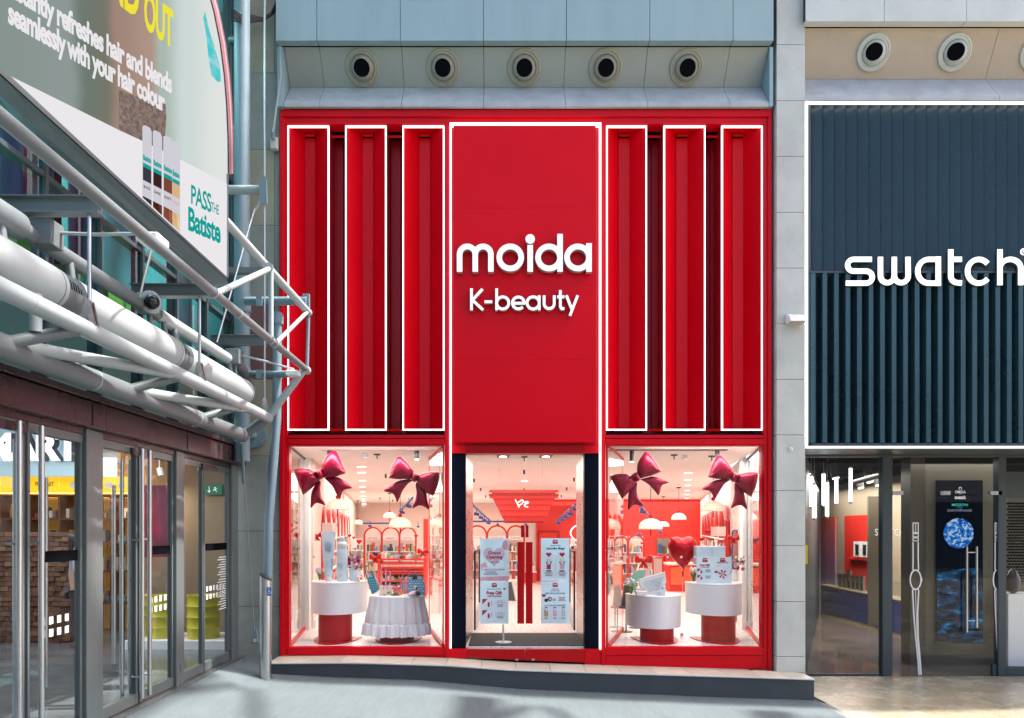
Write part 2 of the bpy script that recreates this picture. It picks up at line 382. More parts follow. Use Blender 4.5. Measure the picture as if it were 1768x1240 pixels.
# ------------------------------------------------------------------ ground
M['asphalt'] = mat('pavement_asphalt', (.092, .118, .127, 1), .8, var=.10, scale=1.3, bump=.35, bscale=220, rvar=.05)
def asphalt_marks():
    t = M['asphalt'].node_tree; b = t.nodes['Principled BSDF']
    src = b.inputs['Base Color'].links[0].from_socket
    tc = t.nodes.new('ShaderNodeNewGeometry'); vo = t.nodes.new('ShaderNodeTexVoronoi'); vo.inputs['Scale'].default_value = 9
    n = t.nodes.new('ShaderNodeTexNoise'); n.inputs['Scale'].default_value = 160; n.inputs['Detail'].default_value = 3
    lt = t.nodes.new('ShaderNodeMath'); lt.operation = 'LESS_THAN'; lt.inputs[1].default_value = .07
    mx = t.nodes.new('ShaderNodeMix'); mx.data_type = 'RGBA'; mx.inputs[7].default_value = (.22, .22, .21, 1)
    m2 = t.nodes.new('ShaderNodeMix'); m2.data_type = 'RGBA'; m2.blend_type = 'MULTIPLY'; m2.inputs[0].default_value = .55
    mp = t.nodes.new('ShaderNodeMapping'); mp.inputs['Scale'].default_value = (3.0, .35, 1)   # faint wheel and drag streaks
    n3 = t.nodes.new('ShaderNodeTexNoise'); n3.inputs['Scale'].default_value = 6; n3.inputs['Detail'].default_value = 5
    r3 = t.nodes.new('ShaderNodeMapRange'); r3.inputs[1].default_value = .3; r3.inputs[2].default_value = .7; r3.inputs[3].default_value = .80; r3.inputs[4].default_value = 1.08
    ml = t.nodes.new('ShaderNodeMath'); ml.operation = 'MULTIPLY'
    rr = t.nodes.new('ShaderNodeMapRange'); rr.inputs[1].default_value = .35; rr.inputs[2].default_value = .65; rr.inputs[3].default_value = .7; rr.inputs[4].default_value = 1.25
    L = t.links
    L.new(tc.outputs['Position'], vo.inputs[0]); L.new(tc.outputs['Position'], n.inputs[0]); L.new(tc.outputs['Position'], mp.inputs[0]); L.new(mp.outputs[0], n3.inputs[0])
    L.new(vo.outputs['Distance'], lt.inputs[0]); L.new(n.outputs[0], rr.inputs[0]); L.new(n3.outputs[0], r3.inputs[0])
    L.new(rr.outputs[0], ml.inputs[0]); L.new(r3.outputs[0], ml.inputs[1])
    L.new(src, m2.inputs[6]); L.new(ml.outputs[0], m2.inputs[7]); L.new(m2.outputs[2], mx.inputs[6])
    L.new(lt.outputs[0], mx.inputs[0]); L.new(mx.outputs[2], b.inputs['Base Color'])
asphalt_marks()
mb = MB()
xs = [-30, -12, -6, -3.6, -3.5, -3.4, -3.3, -3.2, -3.1, -2.95, -2.7, -2.45, -2.2, -1.6, -1.05, -.6, -.1, .29, .9, 1.58, 2.2, 2.86, 3.5, 4.12]
ys = [-60, -20, -5, 0, 3, 5, 7, 8, 9, 9.85, 10.6]
for y in ys:
    for x in xs: mb.v.append((x, y, gz(x)))
n = len(xs)
for j in range(len(ys) - 1):
    for i in range(n - 1): mb.f.append([j * n + i, j * n + i + 1, (j + 1) * n + i + 1, (j + 1) * n + i]); mb.m.append(0)
obj('pavement', mb, M['asphalt'], smooth=True, kind='structure')
# bedding below everything, out to the horizon
obj('ground', MB().box(-150, 150, -150, 150, -1.2, -.62), mat('ground_fill', (.16, .16, .15, 1), .9, var=.1), kind='structure')

# kerb wall with a strip of buff tiles on top
kb = empty('kerb', (0, 9.85, -.5)); kb['kind'] = 'structure'
mb = MB(); kx = [-3.03, -1.9, -.6, .1, 1.4, 2.6, 3.78, 4.12]
for a, b in zip(kx, kx[1:]):
    mb.hexa([(a, 9.85, -.9), (b, 9.85, -.9), (b, 10.33, -.9), (a, 10.33, -.9)],
            [(a, 9.85, kz(a) - .022), (b, 9.85, kz(b) - .022), (b, 10.33, kz(b) - .022), (a, 10.33, kz(a) - .022)])
M['kerb'] = mat('kerb_asphalt', (.058, .066, .074, 1), .8, var=.14, scale=2.2, bump=.3, bscale=200)
obj('kerb_wall', mb, M['kerb'], kb)
M['buff_tile'] = [mat('buff_tile_%d' % i, cc, .4, var=.09, scale=6, rvar=.06) for i, cc in enumerate([(.50, .44, .35, 1), (.45, .40, .33, 1), (.54, .48, .39, 1)])]
tx = [-3.03, -2.55, -2.1, -1.64, -1.16, -.7, -.24, .22, .68, 1.14, 1.6, 2.06, 2.52, 2.98, 3.44, 3.80, 4.13]
for i, (a, b) in enumerate(zip(tx, tx[1:])):
    a2, b2 = a + .003, b - .003; y1 = 10.40 if b < 3.79 else 10.34
    mb = MB().hexa([(a2, 9.84, kz(a) - .021), (b2, 9.84, kz(b) - .021), (b2, y1, kz(b) - .021), (a2, y1, kz(a) - .021)],
                   [(a2, 9.84, kz(a)), (b2, 9.84, kz(b)), (b2, y1, kz(b)), (a2, y1, kz(a))])
    obj('tile', mb, M['buff_tile'][i % 3], kb)
mb = MB()
for a, b in zip(kx, kx[1:]):
    mb.hexa([(a, 9.832, kz(a) - .012), (b, 9.832, kz(b) - .012), (b, 9.838, kz(b) - .012), (a, 9.838, kz(a) - .012)],
            [(a, 9.832, kz(a) + .002), (b, 9.832, kz(b) + .002), (b, 9.838, kz(b) + .002), (a, 9.838, kz(a) + .002)])
obj('edge_trim', mb, M['white_matt'], kb)

# polished limestone court in front of and inside the watch shop
fl = empty('paved_court', (7, 9, -.57)); fl['kind'] = 'structure'
M['lime'] = [mat('limestone_%d' % i, cc, .26, var=.26, scale=2.6, rvar=.05, bump=.02, bscale=14) for i, cc in
             enumerate([(.34, .285, .195, 1), (.29, .243, .167, 1), (.38, .325, .235, 1), (.315, .275, .20, 1)])]
obj('bedding', MB().box(4.125, 40, -60, 26, -.61, -.583), M['kerb'], fl)
mb = MB().hexa([(4.13, 2, -.583), (4.27, 2, -.583), (4.27, 9.82, -.583), (4.13, 9.82, -.583)], [(4.13, 2, -.545), (4.27, 2, -.56), (4.27, 9.82, -.56), (4.13, 9.82, -.545)])
obj('edging', mb, mat('edging_stone', (.16, .165, .16, 1), .8, var=.1), fl)
random.seed(3)
y = 6.6; row = 0
while y < 11.6:
    x = 4.28 - (row % 2) * .45; d = .62
    while x < 10.6:
        xa, xb = max(4.28, x), x + .9
        if xb - xa > .08:
            obj('floor_tile', MB().box(xa + .002, xb - .002, y + .002, min(y + d, 11.66) - .002, -.583, -.566 + random.uniform(-.0006, .0006)), random.choice(M['lime']), fl)
        x += .9
    y += d; row += 1
obj('floor_beyond', MB().box(10.7, 40, -60, 11.66, -.583, -.567).box(4.28, 10.6, -60, 6.59, -.583, -.567), M['lime'][0], fl)

# ------------------------------------------------------------------ stone wall beside the shop, pillar, fascias
sw = thing('stone_wall', 'grey granite block wall strip between the glass doors and the red shopfront', 'wall', (-3.3, 10.5, -.05))
xa, xb = -3.70, X(482.5, 10.42)
obj('wall_core', MB().box(xa, xb, 10.46, 10.85, -.5, 12.2), M['dark'], sw)
zs = [Z(v, 10.42) for v in (1160, 1047, 917, 787, 655, 520, 389, 258, 126, -6)]
zs.append(12.2)
for i in range(10):
    big = [M['stone_grey'], M['stone_grey'], M['stone_grey'], M['stone_buff'], M['stone_red'], M['stone_grey'], M['stone_buff'], M['stone_grey'], M['stone_buff'], M['stone_buff']][i]
    z0, z1 = zs[i] + .003, zs[i + 1] - .003
    if i in (3, 4, 5, 6, 8):
        xm = X(474, 10.42)
        obj('stone_block', MB().box(xa, xm - .003, 10.42, 10.455, z0, z1), big, sw)
        obj('stone_block', MB().box(xm + .003, xb, 10.42, 10.455, z0, z1), M['stone_grey'], sw)
    else: obj('stone_block', MB().box(xa, xb, 10.42, 10.455, z0, z1), big, sw)

pl = thing('stone_pillar', 'tall pale stone pillar between the red shopfront and the dark blue shopfront', 'pillar', (3.98, 10.4, -.25))
x0, x1 = X(1341, 10.27), X(1390, 10.27)
obj('pillar_core', MB().box(x0 + .01, x1 - .01, 10.28, 10.50, -.25, 12.2), M['dark'], pl)
obj('return_wall', MB().prism([(x0 + .02, 10.515, -.6), (x1, 10.515, -.6), (4.74, 11.66, -.6), (5.00, 12.3, -.6), (4.42, 12.3, -.6)], (0, 0, 12.6)), M['stone'], pl)
zs = [-.248] + [Z(v, 10.27) for v in (1134, 1039, 942, 847, 751, 655, 559, 463, 366.5, 270, 174, 77, -18)] + [12.2]
for a, b in zip(zs, zs[1:]):
    obj('stone_block', MB().box(x0, x1, 10.27, 10.51, a + .003, b - .003), M['stone'], pl, bevel=.004)

def slabs(parent, name, prof, xs_, m, t=.03, gap=.004):
    for a, b in zip(xs_, xs_[1:]):
        mb = MB()
        for (p, q) in zip(prof, prof[1:]):
            d = Vector((0, q[0] - p[0], q[1] - p[1])).normalized(); nb = Vector((0, -d.z, d.y))
            if nb.y < 0: nb = -nb
            if abs(nb.y) < .01: nb = Vector((0, 0, 1)); p = (p[0] + .001, p[1] + .003); q = (q[0], q[1] + .003)
            mb.prism([(a + gap, p[0], p[1]), (b - gap, p[0], p[1]), (b - gap, q[0], q[1]), (a + gap, q[0], q[1])], nb * t)
        obj(name, mb, m, parent)
def vent(parent, x, Yc, zc, m, nrm, hole, s=1.0):
    """round jet nozzle on the sloping soffit: flange ring, ball and black throat"""
    nz = Vector(nrm).normalized(); q = nz.to_track_quat('Z', 'Y').to_matrix()
    hz = (nz + Vector(hole)).normalized(); qh = hz.to_track_quat('Z', 'Y').to_matrix(); cc = Vector((x, Yc, zc))
    def L(prof, Q, base, n=40):
        mb = MB().lathe(0, 0, prof, n); mb.v = [tuple(base + Q @ Vector(v)) for v in mb.v]; return mb
    fo = obj('vent_flange', L([(r * s, z) for r, z in [(.150, -.02), (.150, .012), (.165, .022), (.18, .014), (.196, .026), (.212, .02), (.216, 0), (.216, -.02)]], q, cc), m, parent, smooth=True)
    ball = [(.150 * math.cos(a) * s, .150 * math.sin(a) * s - .02) for a in [i * R(45) / 9 for i in range(10)]]
    ro = ball[-1]
    obj('nozzle', L(ball + [(ro[0] - .006, ro[1] - .02), (ro[0] - .012, -.10)], qh, cc), m, fo, smooth=True)
    mb = MB().disc(0, 0, ro[1] - .012, ro[0] - .004, 28); mb.v = [tuple(cc + qh @ Vector(v)) for v in mb.v]
    obj('throat', mb, M['dark'], fo)
nrm = (0, -.775, -.632)
fa = thing('fascia', 'blue-grey panelled fascia with five round air nozzles above the red shopfront', 'fascia', (0, 10.4, 7.5))
XJ = [X(v, 10.17) for v in (476, 547, 691, 834.6, 978, 1122, 1265.7, 1336)]
slabs(fa, 'fascia_panel', [(10.17, 12.2), (10.17, 8.31), (10.29, 8.31)], XJ, M['fascia'])
XS = [X(490, 10.3)] + XJ[1:-1] + [X(1328, 10.3)]
slabs(fa, 'soffit_panel', [(10.305, 8.305), (10.61, 7.93)], XS, M['soffit'], t=.02, gap=.003)
slabs(fa, 'ledge_panel', [(10.605, 7.925), (10.30, 7.547), (10.30, 7.49), (10.36, 7.49)], XS, M['ledge'], t=.02, gap=.003)
for a, b in ((X(479, 10.3), XS[0]), (XS[-1], X(1335, 10.3))):
    obj('end_panel', MB().xprism([(10.29, 8.3), (10.29, 7.49), (10.7, 7.49), (10.7, 8.3)], a + .002, b - .004), M['fascia'], fa)
obj('backing', MB().box(XJ[0] + .01, XJ[-1] - .01, 10.66, 10.9, 7.50, 12.2).box(XJ[0] + .01, XJ[-1] - .01, 10.23, 10.66, 8.36, 12.19), M['dark'], fa)
for px in (626, 765, 905, 1045, 1185):
    vent(fa, X(px, 10.455), 10.455, Z(117, 10.455), M['vent'], nrm, (.0, -.05, .10), 1.08)

fb = thing('stone_fascia', 'pale stone fascia with round air nozzles above the dark blue shopfront', 'fascia', (6.5, 10.4, 7.6))
XK = [X(1391, 10.17), X(1527, 10.17), X(1669, 10.17), 7.35, 8.5, 9.6, 11, 13]
slabs(fb, 'fascia_panel', [(10.17, 12.2), (10.17, 8.57), (10.29, 8.57)], XK, M['stone_b'], gap=.003)
XL = [X(1391, 10.17), X(1726, 10.3), 9.6, 13]
slabs(fb, 'soffit_panel', [(10.305, 8.565), (10.61, 8.05)], XL, M['stone_beige'], t=.02, gap=.003)
slabs(fb, 'ledge_panel', [(10.605, 8.045), (10.30, 7.63), (10.30, 7.575), (10.40, 7.575)], XL, M['ledge'], t=.02, gap=.003)
obj('backing', MB().box(XK[0] + .01, 12.9, 10.66, 10.9, 7.60, 12.2).box(XK[0] + .01, 12.9, 10.23, 10.66, 8.62, 12.19), M['dark'], fb)
for px in (1508, 1648, 1790):
    vent(fb, X(px, 10.44), 10.44, Z(91, 10.44), M['vent_pale'], (0, -.86, -.51), (-.30, -.0, .12), 1.06)
# the storeys behind the fascias (their tops close the street edge and shade the pavement)
ub = thing('upper_building', 'plain masonry storeys set behind the fascias above both shops', 'building', (2, 12, 7.5))
obj('wall', MB().box(-3.7, XJ[-1] + .3, 10.92, 30, 7.52, 12.2).box(XK[0] - .1, 13, 10.92, 30, 7.62, 12.21), M['stone'], ub)

# ------------------------------------------------------------------ red shopfront
sf = thing('red_shopfront', 'bright red beauty shopfront with white LED lines and tall louvre boxes', 'shopfront', (.4, 10.4, -.2))
YF = 10.36
def bx(name, a, b, t, d, Y0, Y1, m, parent=sf, **k): return obj(name, MB().pbox(a, b, t, d, Y0, Y1), m, parent, **k)
def base_z(px): return lerp_table(px, [(480, -.035), (660, -.022), (775, -.066), (900, -.122), (1035, -.163), (1333, -.231)])
# outer frame
bx('frame_top', 483, 1333, 189, 201, YF, 10.6, M['red_frame'], bevel=.006)
bx('frame_inner', 490, 1327, 202, 214, YF + .03, 10.6, M['red_frame'])
def post(a, b, t, Y0=YF, m='red_frame', Y1=10.6, nm='frame_post'):
    zt = Z(t, Y0); xa, xb = X(a, Y0), X(b, Y0)
    return obj(nm, MB().hexa([(xa, Y0, base_z(a)), (xb, Y0, base_z(b)), (xb, Y1, base_z(b)), (xa, Y1, base_z(a))],
                      [(xa, Y0, zt), (xb, Y0, zt), (xb, Y1, zt), (xa, Y1, zt)]), M[m], sf, bevel=.005)
post(483, 489.5, 201.3); post(1326.5, 1333, 201.3)
post(490.2, 496, 214.3, YF + .03); post(1319, 1326, 214.3, YF + .03)
post(768, 775, 214.3, YF + .02); post(1039, 1045.5, 214.3, YF + .02)
for a, b in ((496.3, 767.6), (1046, 1318.6)):
    bx('transom', a, b, 751, 756.5, YF + .02, 10.6, M['red_frame'])
    bx('transom', a, b, 757.8, 767.5, YF + .02, 10.6, M['red_frame'])
    bx('sill', a, b, 1119, 1131, YF + .02, 10.52, M['red_frame'])
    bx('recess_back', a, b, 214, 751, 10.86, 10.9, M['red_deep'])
    bx('recess_head', a, b, 209.5, 215, 10.44, 10.86, M['navy'])
    bx('recess_floor', a, b, 748.5, 752, 10.43, 10.86, M['navy'])
# plinths under the windows (the base follows the falling pavement)
def plinth(a, b, t, Y0, nm='plinth'):
    xa, xb = X(a, Y0), X(b, Y0); zt = Z(t, Y0)
    return obj(nm, MB().hexa([(xa, Y0, base_z(a)), (xb, Y0, base_z(b)), (xb, 10.55, base_z(b)), (xa, 10.55, base_z(a))],
                       [(xa, Y0, zt), (xb, Y0, zt), (xb, 10.55, zt), (xa, 10.55, zt)]), M['red_frame'], sf)
plinth(496.3, 767.6, 1131.5, YF + .035); plinth(1046, 1318.6, 1131.8, YF + .035)
plinth(775.4, 805, 1121, YF + .045, 'threshold'); plinth(1010, 1038.6, 1121, YF + .045, 'threshold')

# louvre boxes with LED outlines
def louvre(a, b, sa, sb):
    Y0, Y1 = 10.40, 10.66; t, d = 217, 743
    o = obj('louvre_box', MB(), M['red']) if False else None
    rim = MB(); w_ = 2.2
    rim.pbox(a, b, t, t + w_, Y0, Y0 + .03).pbox(a, b, d - w_, d, Y0, Y0 + .03).pbox(a, a + w_, t + w_, d - w_, Y0, Y0 + .03).pbox(b - w_, b, t + w_, d - w_, Y0, Y0 + .03)
    A = [P(a + w_, t + w_, Y0 + .004), P(b - w_, t + w_, Y0 + .004), P(b - w_, d - w_, Y0 + .004), P(a + w_, d - w_, Y0 + .004)]
    B_ = [Vector((X(sa, Y1), Y1, Z(232, Y1))), Vector((X(sb, Y1), Y1, Z(232, Y1))), Vector((X(sb, Y1), Y1, Z(741, Y1))), Vector((X(sa, Y1), Y1, Z(741, Y1)))]
    t3 = .012
    box = MB()
    for i in range(4):
        j = (i + 1) % 4
        q = [A[i], A[j], B_[j], B_[i]]
        nn = (q[1] - q[0]).cross(q[3] - q[0]).normalized()
        ctr = (A[0] + A[2]) / 2
        if (q[0] - ctr).dot(nn) < 0: nn = -nn
        box.prism(q, nn * t3)
    lb = obj('louvre_box', box, M['red'], sf)
    obj('back_strip', MB().box(B_[0].x + .002, B_[1].x - .002, Y1 - .012, Y1 + .012, Z(740, Y1), Z(240, Y1)), M['red_deep'] if False else M['red_frame'], lb)
    # straight outer cheeks
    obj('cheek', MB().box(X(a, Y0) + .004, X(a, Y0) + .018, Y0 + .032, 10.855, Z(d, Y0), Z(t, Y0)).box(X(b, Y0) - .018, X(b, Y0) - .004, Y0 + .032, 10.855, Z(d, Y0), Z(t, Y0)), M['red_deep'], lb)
    obj('led_outline', rim, M['led'], lb)
    obj('glint_strip', MB().box(B_[0].x + .004, B_[1].x - .004, Y1 - .03, Y1 - .02, Z(237.5, Y1), Z(234, Y1)), M['red_emit'], lb)  # emissive strip standing in for the LED line's reflection in the gloss
L6 = [(496.5, 568, 527, 545), (596, 667, 626, 645), (695, 767, 724, 743), (1047, 1117, 1067.5, 1087), (1146, 1218, 1167, 1187), (1246, 1316.5, 1264, 1283)]
for q in L6: louvre(*q)
for a, b in ((568, 596), (667, 695), (1117, 1146), (1218, 1246)):
    bx('red_lamp', a, b, 234, 237, 10.60, 10.62, M['red_emit']); bx('red_lamp', a + .3, b - .3, 740.5, 744, 10.45, 10.48, M['red_emit'])
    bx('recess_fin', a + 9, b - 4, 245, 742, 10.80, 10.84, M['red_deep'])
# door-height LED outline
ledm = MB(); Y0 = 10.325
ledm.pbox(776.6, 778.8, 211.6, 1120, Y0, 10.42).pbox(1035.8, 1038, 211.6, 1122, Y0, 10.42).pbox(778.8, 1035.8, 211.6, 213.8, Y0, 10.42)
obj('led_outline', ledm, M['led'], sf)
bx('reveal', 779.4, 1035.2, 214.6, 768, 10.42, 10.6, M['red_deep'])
# the four boards of the centre panel
YB = 10.29
for t, d in ((217, 359.85), (360, 491.85), (492, 620.85), (621, 763.5)):
    bx('sign_board', 783, 1028.5, t, d, YB, 10.415, M['red'])
bx('door_head', 779.4, 1035.2, 768.5, 782.5, YF + .06, 10.7, M['red_frame'])
# navy jambs and steel portal behind the doors
obj('jamb', MB().pbox(779.5, 804, 783, 1120, 10.47, 10.62), M['navy'], sf)
obj('jamb', MB().pbox(1009, 1035.2, 783, 1122, 10.47, 10.62), M['navy'], sf)
for (a, a2, s_) in ((803.5, 816.5, 1), (1009, 995, -1)):
    p0, p1 = Vector((X(a, 10.63), 10.63, 0)), Vector((X(a2, 12.1), 12.1, 0))
    zt = 2.78
    obj('portal', MB().prism([(p0.x, p0.y, .06), (p1.x, p1.y, .06), (p1.x, p1.y, zt), (p0.x, p0.y, zt)], (-.05 * s_, 0, 0)), M['steel_brown'], sf)
# windows
for (a, b) in ((497.5, 765.5), (1048, 1316.5)):
    wf = obj('window_frame', MB().pbox(a, a + 1.6, 768, 1118.6, 10.40, 10.50).pbox(b - 1.6, b, 768, 1118.6, 10.40, 10.50).pbox(a + 1.6, b - 1.6, 768, 769.8, 10.40, 10.50).pbox(a + 1.6, b - 1.6, 1117, 1118.6, 10.40, 10.50), M['red_frame'], sf)
    obj('pane', MB().pbox(a + 1.6, b - 1.6, 769.8, 1117, 10.44, 10.452), M['glass'], wf)
    for k in range(11):
        px = (a + 44.2) + 23.6 * k if a < 900 else (a + 34) + 23.6 * k
        if px < b - 5:
            md = MB(); pp = P(px, 962, 10.436); md.prism([pp + Vector((.0185 * math.cos(q * .5236), 0, .0185 * math.sin(q * .5236))) for q in range(12)], (0, .002, 0))
            obj('safety_dot', md, M['pink_wall'], wf)
# doors
def door(a, b, hx0, hx1, side):
    dr = obj('door', MB().pbox(a, b, 1121, 0, 10.4, 10.41) if False else MB().hexa(
        [(X(a, 10.4), 10.4, base_z(a) + .02), (X(b, 10.4), 10.4, base_z(b) + .02), (X(b, 10.4), 10.46, base_z(b) + .02), (X(a, 10.4), 10.46, base_z(a) + .02)],
        [(X(a, 10.4), 10.4, Z(1121, 10.4)), (X(b, 10.4), 10.4, Z(1121, 10.4)), (X(b, 10.4), 10.46, Z(1121, 10.4)), (X(a, 10.4), 10.46, Z(1121, 10.4))]), M['red_gloss'], sf, bevel=.004)
    obj('pane', MB().pbox(a, b, 783.2, 1120.8, 10.42, 10.432), M['glass'], dr)
    obj('handle', MB().pbox(hx0, hx1, 936, 1077, 10.36, 10.385), M['red_gloss'], dr, bevel=.003)
    obj('lock_box', MB().pbox(899.5 if side < 0 else 907.3, 905.9 if side < 0 else 912.5, 907, 928, 10.37, 10.41), M['red_gloss'], dr)
    obj('top_rail', MB().pbox(a, b, 768.8, 783, 10.405, 10.44), M['red_gloss'], dr)
    lk = 890 if side < 0 else 918
    obj('floor_lock', MB().pbox(lk, lk + 5, 1137.5, 1141, 10.385, 10.41), M['steel'], dr)
door(805, 906, 893.2, 905, -1); door(906.8, 1009.5, 907.8, 919.5, 1)

# raised lettering on the centre board
sg = thing('shop_sign', 'white raised lettering reading moida and K-beauty on the red board', 'sign', (.35, 10.25, 5.2))
def circ(cx, cy, r, a0, a1, n=28): return [(cx + r * math.cos(R(a0 + (a1 - a0) * i / n)), cy - r * math.sin(R(a0 + (a1 - a0) * i / n))) for i in range(n + 1)]
YS = 10.17
def letter(strokes, wd, mats=None, Y0=YS, Y1=YB - .012, par=sg, nm='letter'):
    mats = mats or [M['white_sign'], M['letter_side']]
    mb = MB()
    for i, (pts, closed) in enumerate(strokes): mb.mat(0).ribbon(pts, wd, Y0 + .0008 * i, Y0 + .012 + .0008 * i, closed); mb.mat(1).ribbon(pts, wd - .6, Y0 + .0125 + .0008 * i, Y1 - .0008 * i, closed)
    return obj(nm, mb, mats, par)
W_ = 9.5
letter([([(793.5, 469), (793.5, 440)] + circ(807, 439, 13.5, 178, 2, 16) + [(820.5, 469)], False), ([(820.5, 440)] + circ(834, 439, 13.5, 178, 2, 16) + [(847.5, 440), (847.5, 469)], False)], W_)
letter([(circ(881, 444.5, 19, 0, 360, 36)[:-1], True)], W_)
letter([([(915.4, 423), (915.4, 469)], False), (circ(915.4, 412.5, 3.3, 0, 360, 16)[:-1], True)], W_)
letter([(circ(948, 444.5, 19, 0, 360, 36)[:-1], True), ([(967, 404), (967, 469)], False)], W_)
letter([(circ(998, 444.5, 19, 0, 360, 36)[:-1], True), ([(1017, 420), (1017, 469)], False)], W_)
K_ = 4.7
def kl(st): return letter(st, K_, Y0=YS + .02)
kl([([(814, 498), (814, 535.5)], False), ([(833, 499), (815.5, 518), (834, 535)], False)])
kl([([(836.5, 521), (850, 521)], False)])
kl([([(857.5, 498), (857.5, 535.5)], False), (circ(868, 523, 10.5, 0, 360, 30)[:-1], True)])
kl([([(885.5, 523.5), (905, 523.5)] + circ(895, 523, 10.2, 0, 318, 24), False)])
kl([(circ(920.5, 523, 10.5, 0, 360, 30)[:-1], True), ([(931, 510), (931, 535.5)], False)])
kl([([(939.5, 510), (939.5, 524)] + circ(948.2, 524, 8.8, 180, 360, 14) + [(957, 510)], False)])
kl([([(967.5, 501), (967.5, 529), (969, 532.4), (974.5, 533)], False), ([(962, 512.5), (974.5, 512.5)], False)])
kl([([(978, 510), (987.5, 534)], False), ([(997.5, 510), (984, 545)], False)])
# ------------------------------------------------------------------ dark blue watch shopfront
ws = thing('watch_shopfront', 'dark blue finned watch shopfront with a white LED border beside the stone pillar', 'shopfront', (6.5, 10.5, -.57))
def wx(name, a, b, t, d, Y0, Y1, m, parent=ws, **k): return obj(name, MB().pbox(a, b, t, d, Y0, Y1), m, parent, **k)
wx('led_border', 1391.5, 2300, 172, 176, 10.33, 10.40, M['led'])
wx('led_border', 1391.5, 1395, 176, 770, 10.33, 10.40, M['led'])
wx('led_border', 1391.5, 2300, 770, 774, 10.33, 10.40, M['white_sign'])
wx('backing', 1395.5, 2300, 176.5, 769.5, 10.575, 10.61, M['swframe'])
wx('frame_strip', 1395.5, 1400, 176.5, 769.5, 10.42, 10.5, M['swframe'])
wx('mid_rail', 1400, 2300, 467.5, 471, 10.385, 10.42, M['swframe'])
for i in range(34):
    a = 1400.5 + 19.9 * i; b = a + 19.5
    t, d = 178, 467
    # upper fin: a broad blade, its left edge proud, its top cut aslant
    Ya, Yb = 10.47, 10.41
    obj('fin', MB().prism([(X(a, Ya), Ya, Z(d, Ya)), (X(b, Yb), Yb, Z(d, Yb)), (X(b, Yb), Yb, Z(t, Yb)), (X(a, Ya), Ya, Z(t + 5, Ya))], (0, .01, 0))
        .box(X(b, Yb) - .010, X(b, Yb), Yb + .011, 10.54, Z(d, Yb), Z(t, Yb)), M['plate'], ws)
    t, d = 472, 765
    # lower fin: a narrow facet turned to the left, then a long facet falling away into shade
    xm = a + 7
    z0, z1 = Z(d, 10.44), Z(t, 10.44)
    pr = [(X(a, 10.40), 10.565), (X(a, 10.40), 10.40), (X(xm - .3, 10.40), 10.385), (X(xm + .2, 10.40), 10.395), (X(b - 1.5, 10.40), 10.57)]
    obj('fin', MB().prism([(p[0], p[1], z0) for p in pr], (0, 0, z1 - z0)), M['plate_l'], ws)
obj('soffit', MB().box(X(1391.5, 10.4), 12.9, 10.42, 11.66, 2.86, 2.90), M['swframe'], ws)
YG = 11.7
wx('head_rail', 1380, 2300, 786, 789, YG - .04, YG + .06, M['swframe'])
wx('mullion', 1524, 1541, 789, 1167, YG - .05, YG + .08, M['swframe'])
wx('mullion', 1724, 1737.5, 789, 1167, YG - .05, YG + .08, M['swframe'])
wx('mullion_shoe', 1714, 1723.6, 1148, 1167, YG - .02, YG + .03, M['swframe'])
wx('floor_rail', 1380, 1523.5, 1163.5, 1167, YG - .01, YG + .01, M['swframe'])
wx('base_panel', 1738, 2300, 1152, 1167, YG - .03, YG + .05, M['swframe'])
wx('pane', 1391, 1523.5, 789.5, 1163, YG, YG + .012, M['glass_sw'])
wx('pane', 1541.5, 1723.5, 789.5, 854, YG, YG + .012, M['glass_sw'])
wx('pane', 1738, 2300, 789.5, 1151.5, YG, YG + .012, M['glass_sw'])
dr = wx('glass_door', 1543, 1723, 855, 1164, YG, YG + .012, M['glass_sw'])
for a, b in ((1541.6, 1560), (1629, 1641.5), (1711, 1730.5)):
    wx('patch_fitting', a, b, 848, 854.6, YG - .05, YG + .03, M['steel'], dr)
for px in (1669.5, 1686.5):
    obj('handle', MB().tube([P(px, 944, YG - .07), P(px, 1084 if px > 1680 else 1092, YG - .07)], .014), M['steel'], dr, smooth=True)
for py in (954, 1072): obj('handle_bracket', MB().tube([P(1669.5, py, YG - .055), P(1686.5, py, YG - .055)], .008), M['steel'], dr, smooth=True)
def watch_decal(x0, s, par):
    def q(a, b): return (x0 + a * s, b)
    mb = MB(); Yd = YG - .012; k = [0]
    def r(pts, wd, cl=False):
        mb.ribbon([q(a, b) for a, b in pts], wd, Yd - .0004 * k[0], Yd + .002, cl); k[0] += 1
    r([(-4.5, 903), (4.5, 903), (4.5, 920), (-4.5, 920)], 1.6, True); r([(0, 903), (0, 920)], 1.2)
    r([(-4.5, 921.5), (4.5, 921.5), (4.5, 927), (-4.5, 927)], 1.4, True)
    r([(-4.5, 929), (4.5, 929), (4.5, 934), (-4.5, 934)], 1.4, True)
    r([(-4.5, 936), (-4.3, 960), (-4.6, 984)], 1.9); r([(4.5, 936), (4.3, 960), (5.0, 984)], 1.9)
    r([(9.4 * math.cos(a), 1001 - 16.5 * math.sin(a)) for a in [2 * math.pi * i / 28 for i in range(28)]], 2.2, True)
    r([(-5, 984.5), (5, 984.5)], 1.6); r([(-5.5, 1018), (5.5, 1018)], 1.6); r([(10.2, 998), (10.2, 1004)], 2.2)
    r([(-5.2, 1019), (-3.2, 1060), (0, 1100), (4, 1140), (5.8, 1166)], 2.0)
    r([(5.4, 1019), (3.4, 1060), (4.4, 1100), (8, 1140), (9.8, 1166)], 2.0)
    r([(-.2, 1019), (1.0, 1060), (2.4, 1100), (6.2, 1140), (7.8, 1164)], .9)
    return obj('watch_decal', mb, M['white_matt'], par)
watch_decal(1581, 1, dr); watch_decal(1721, .62, ws)

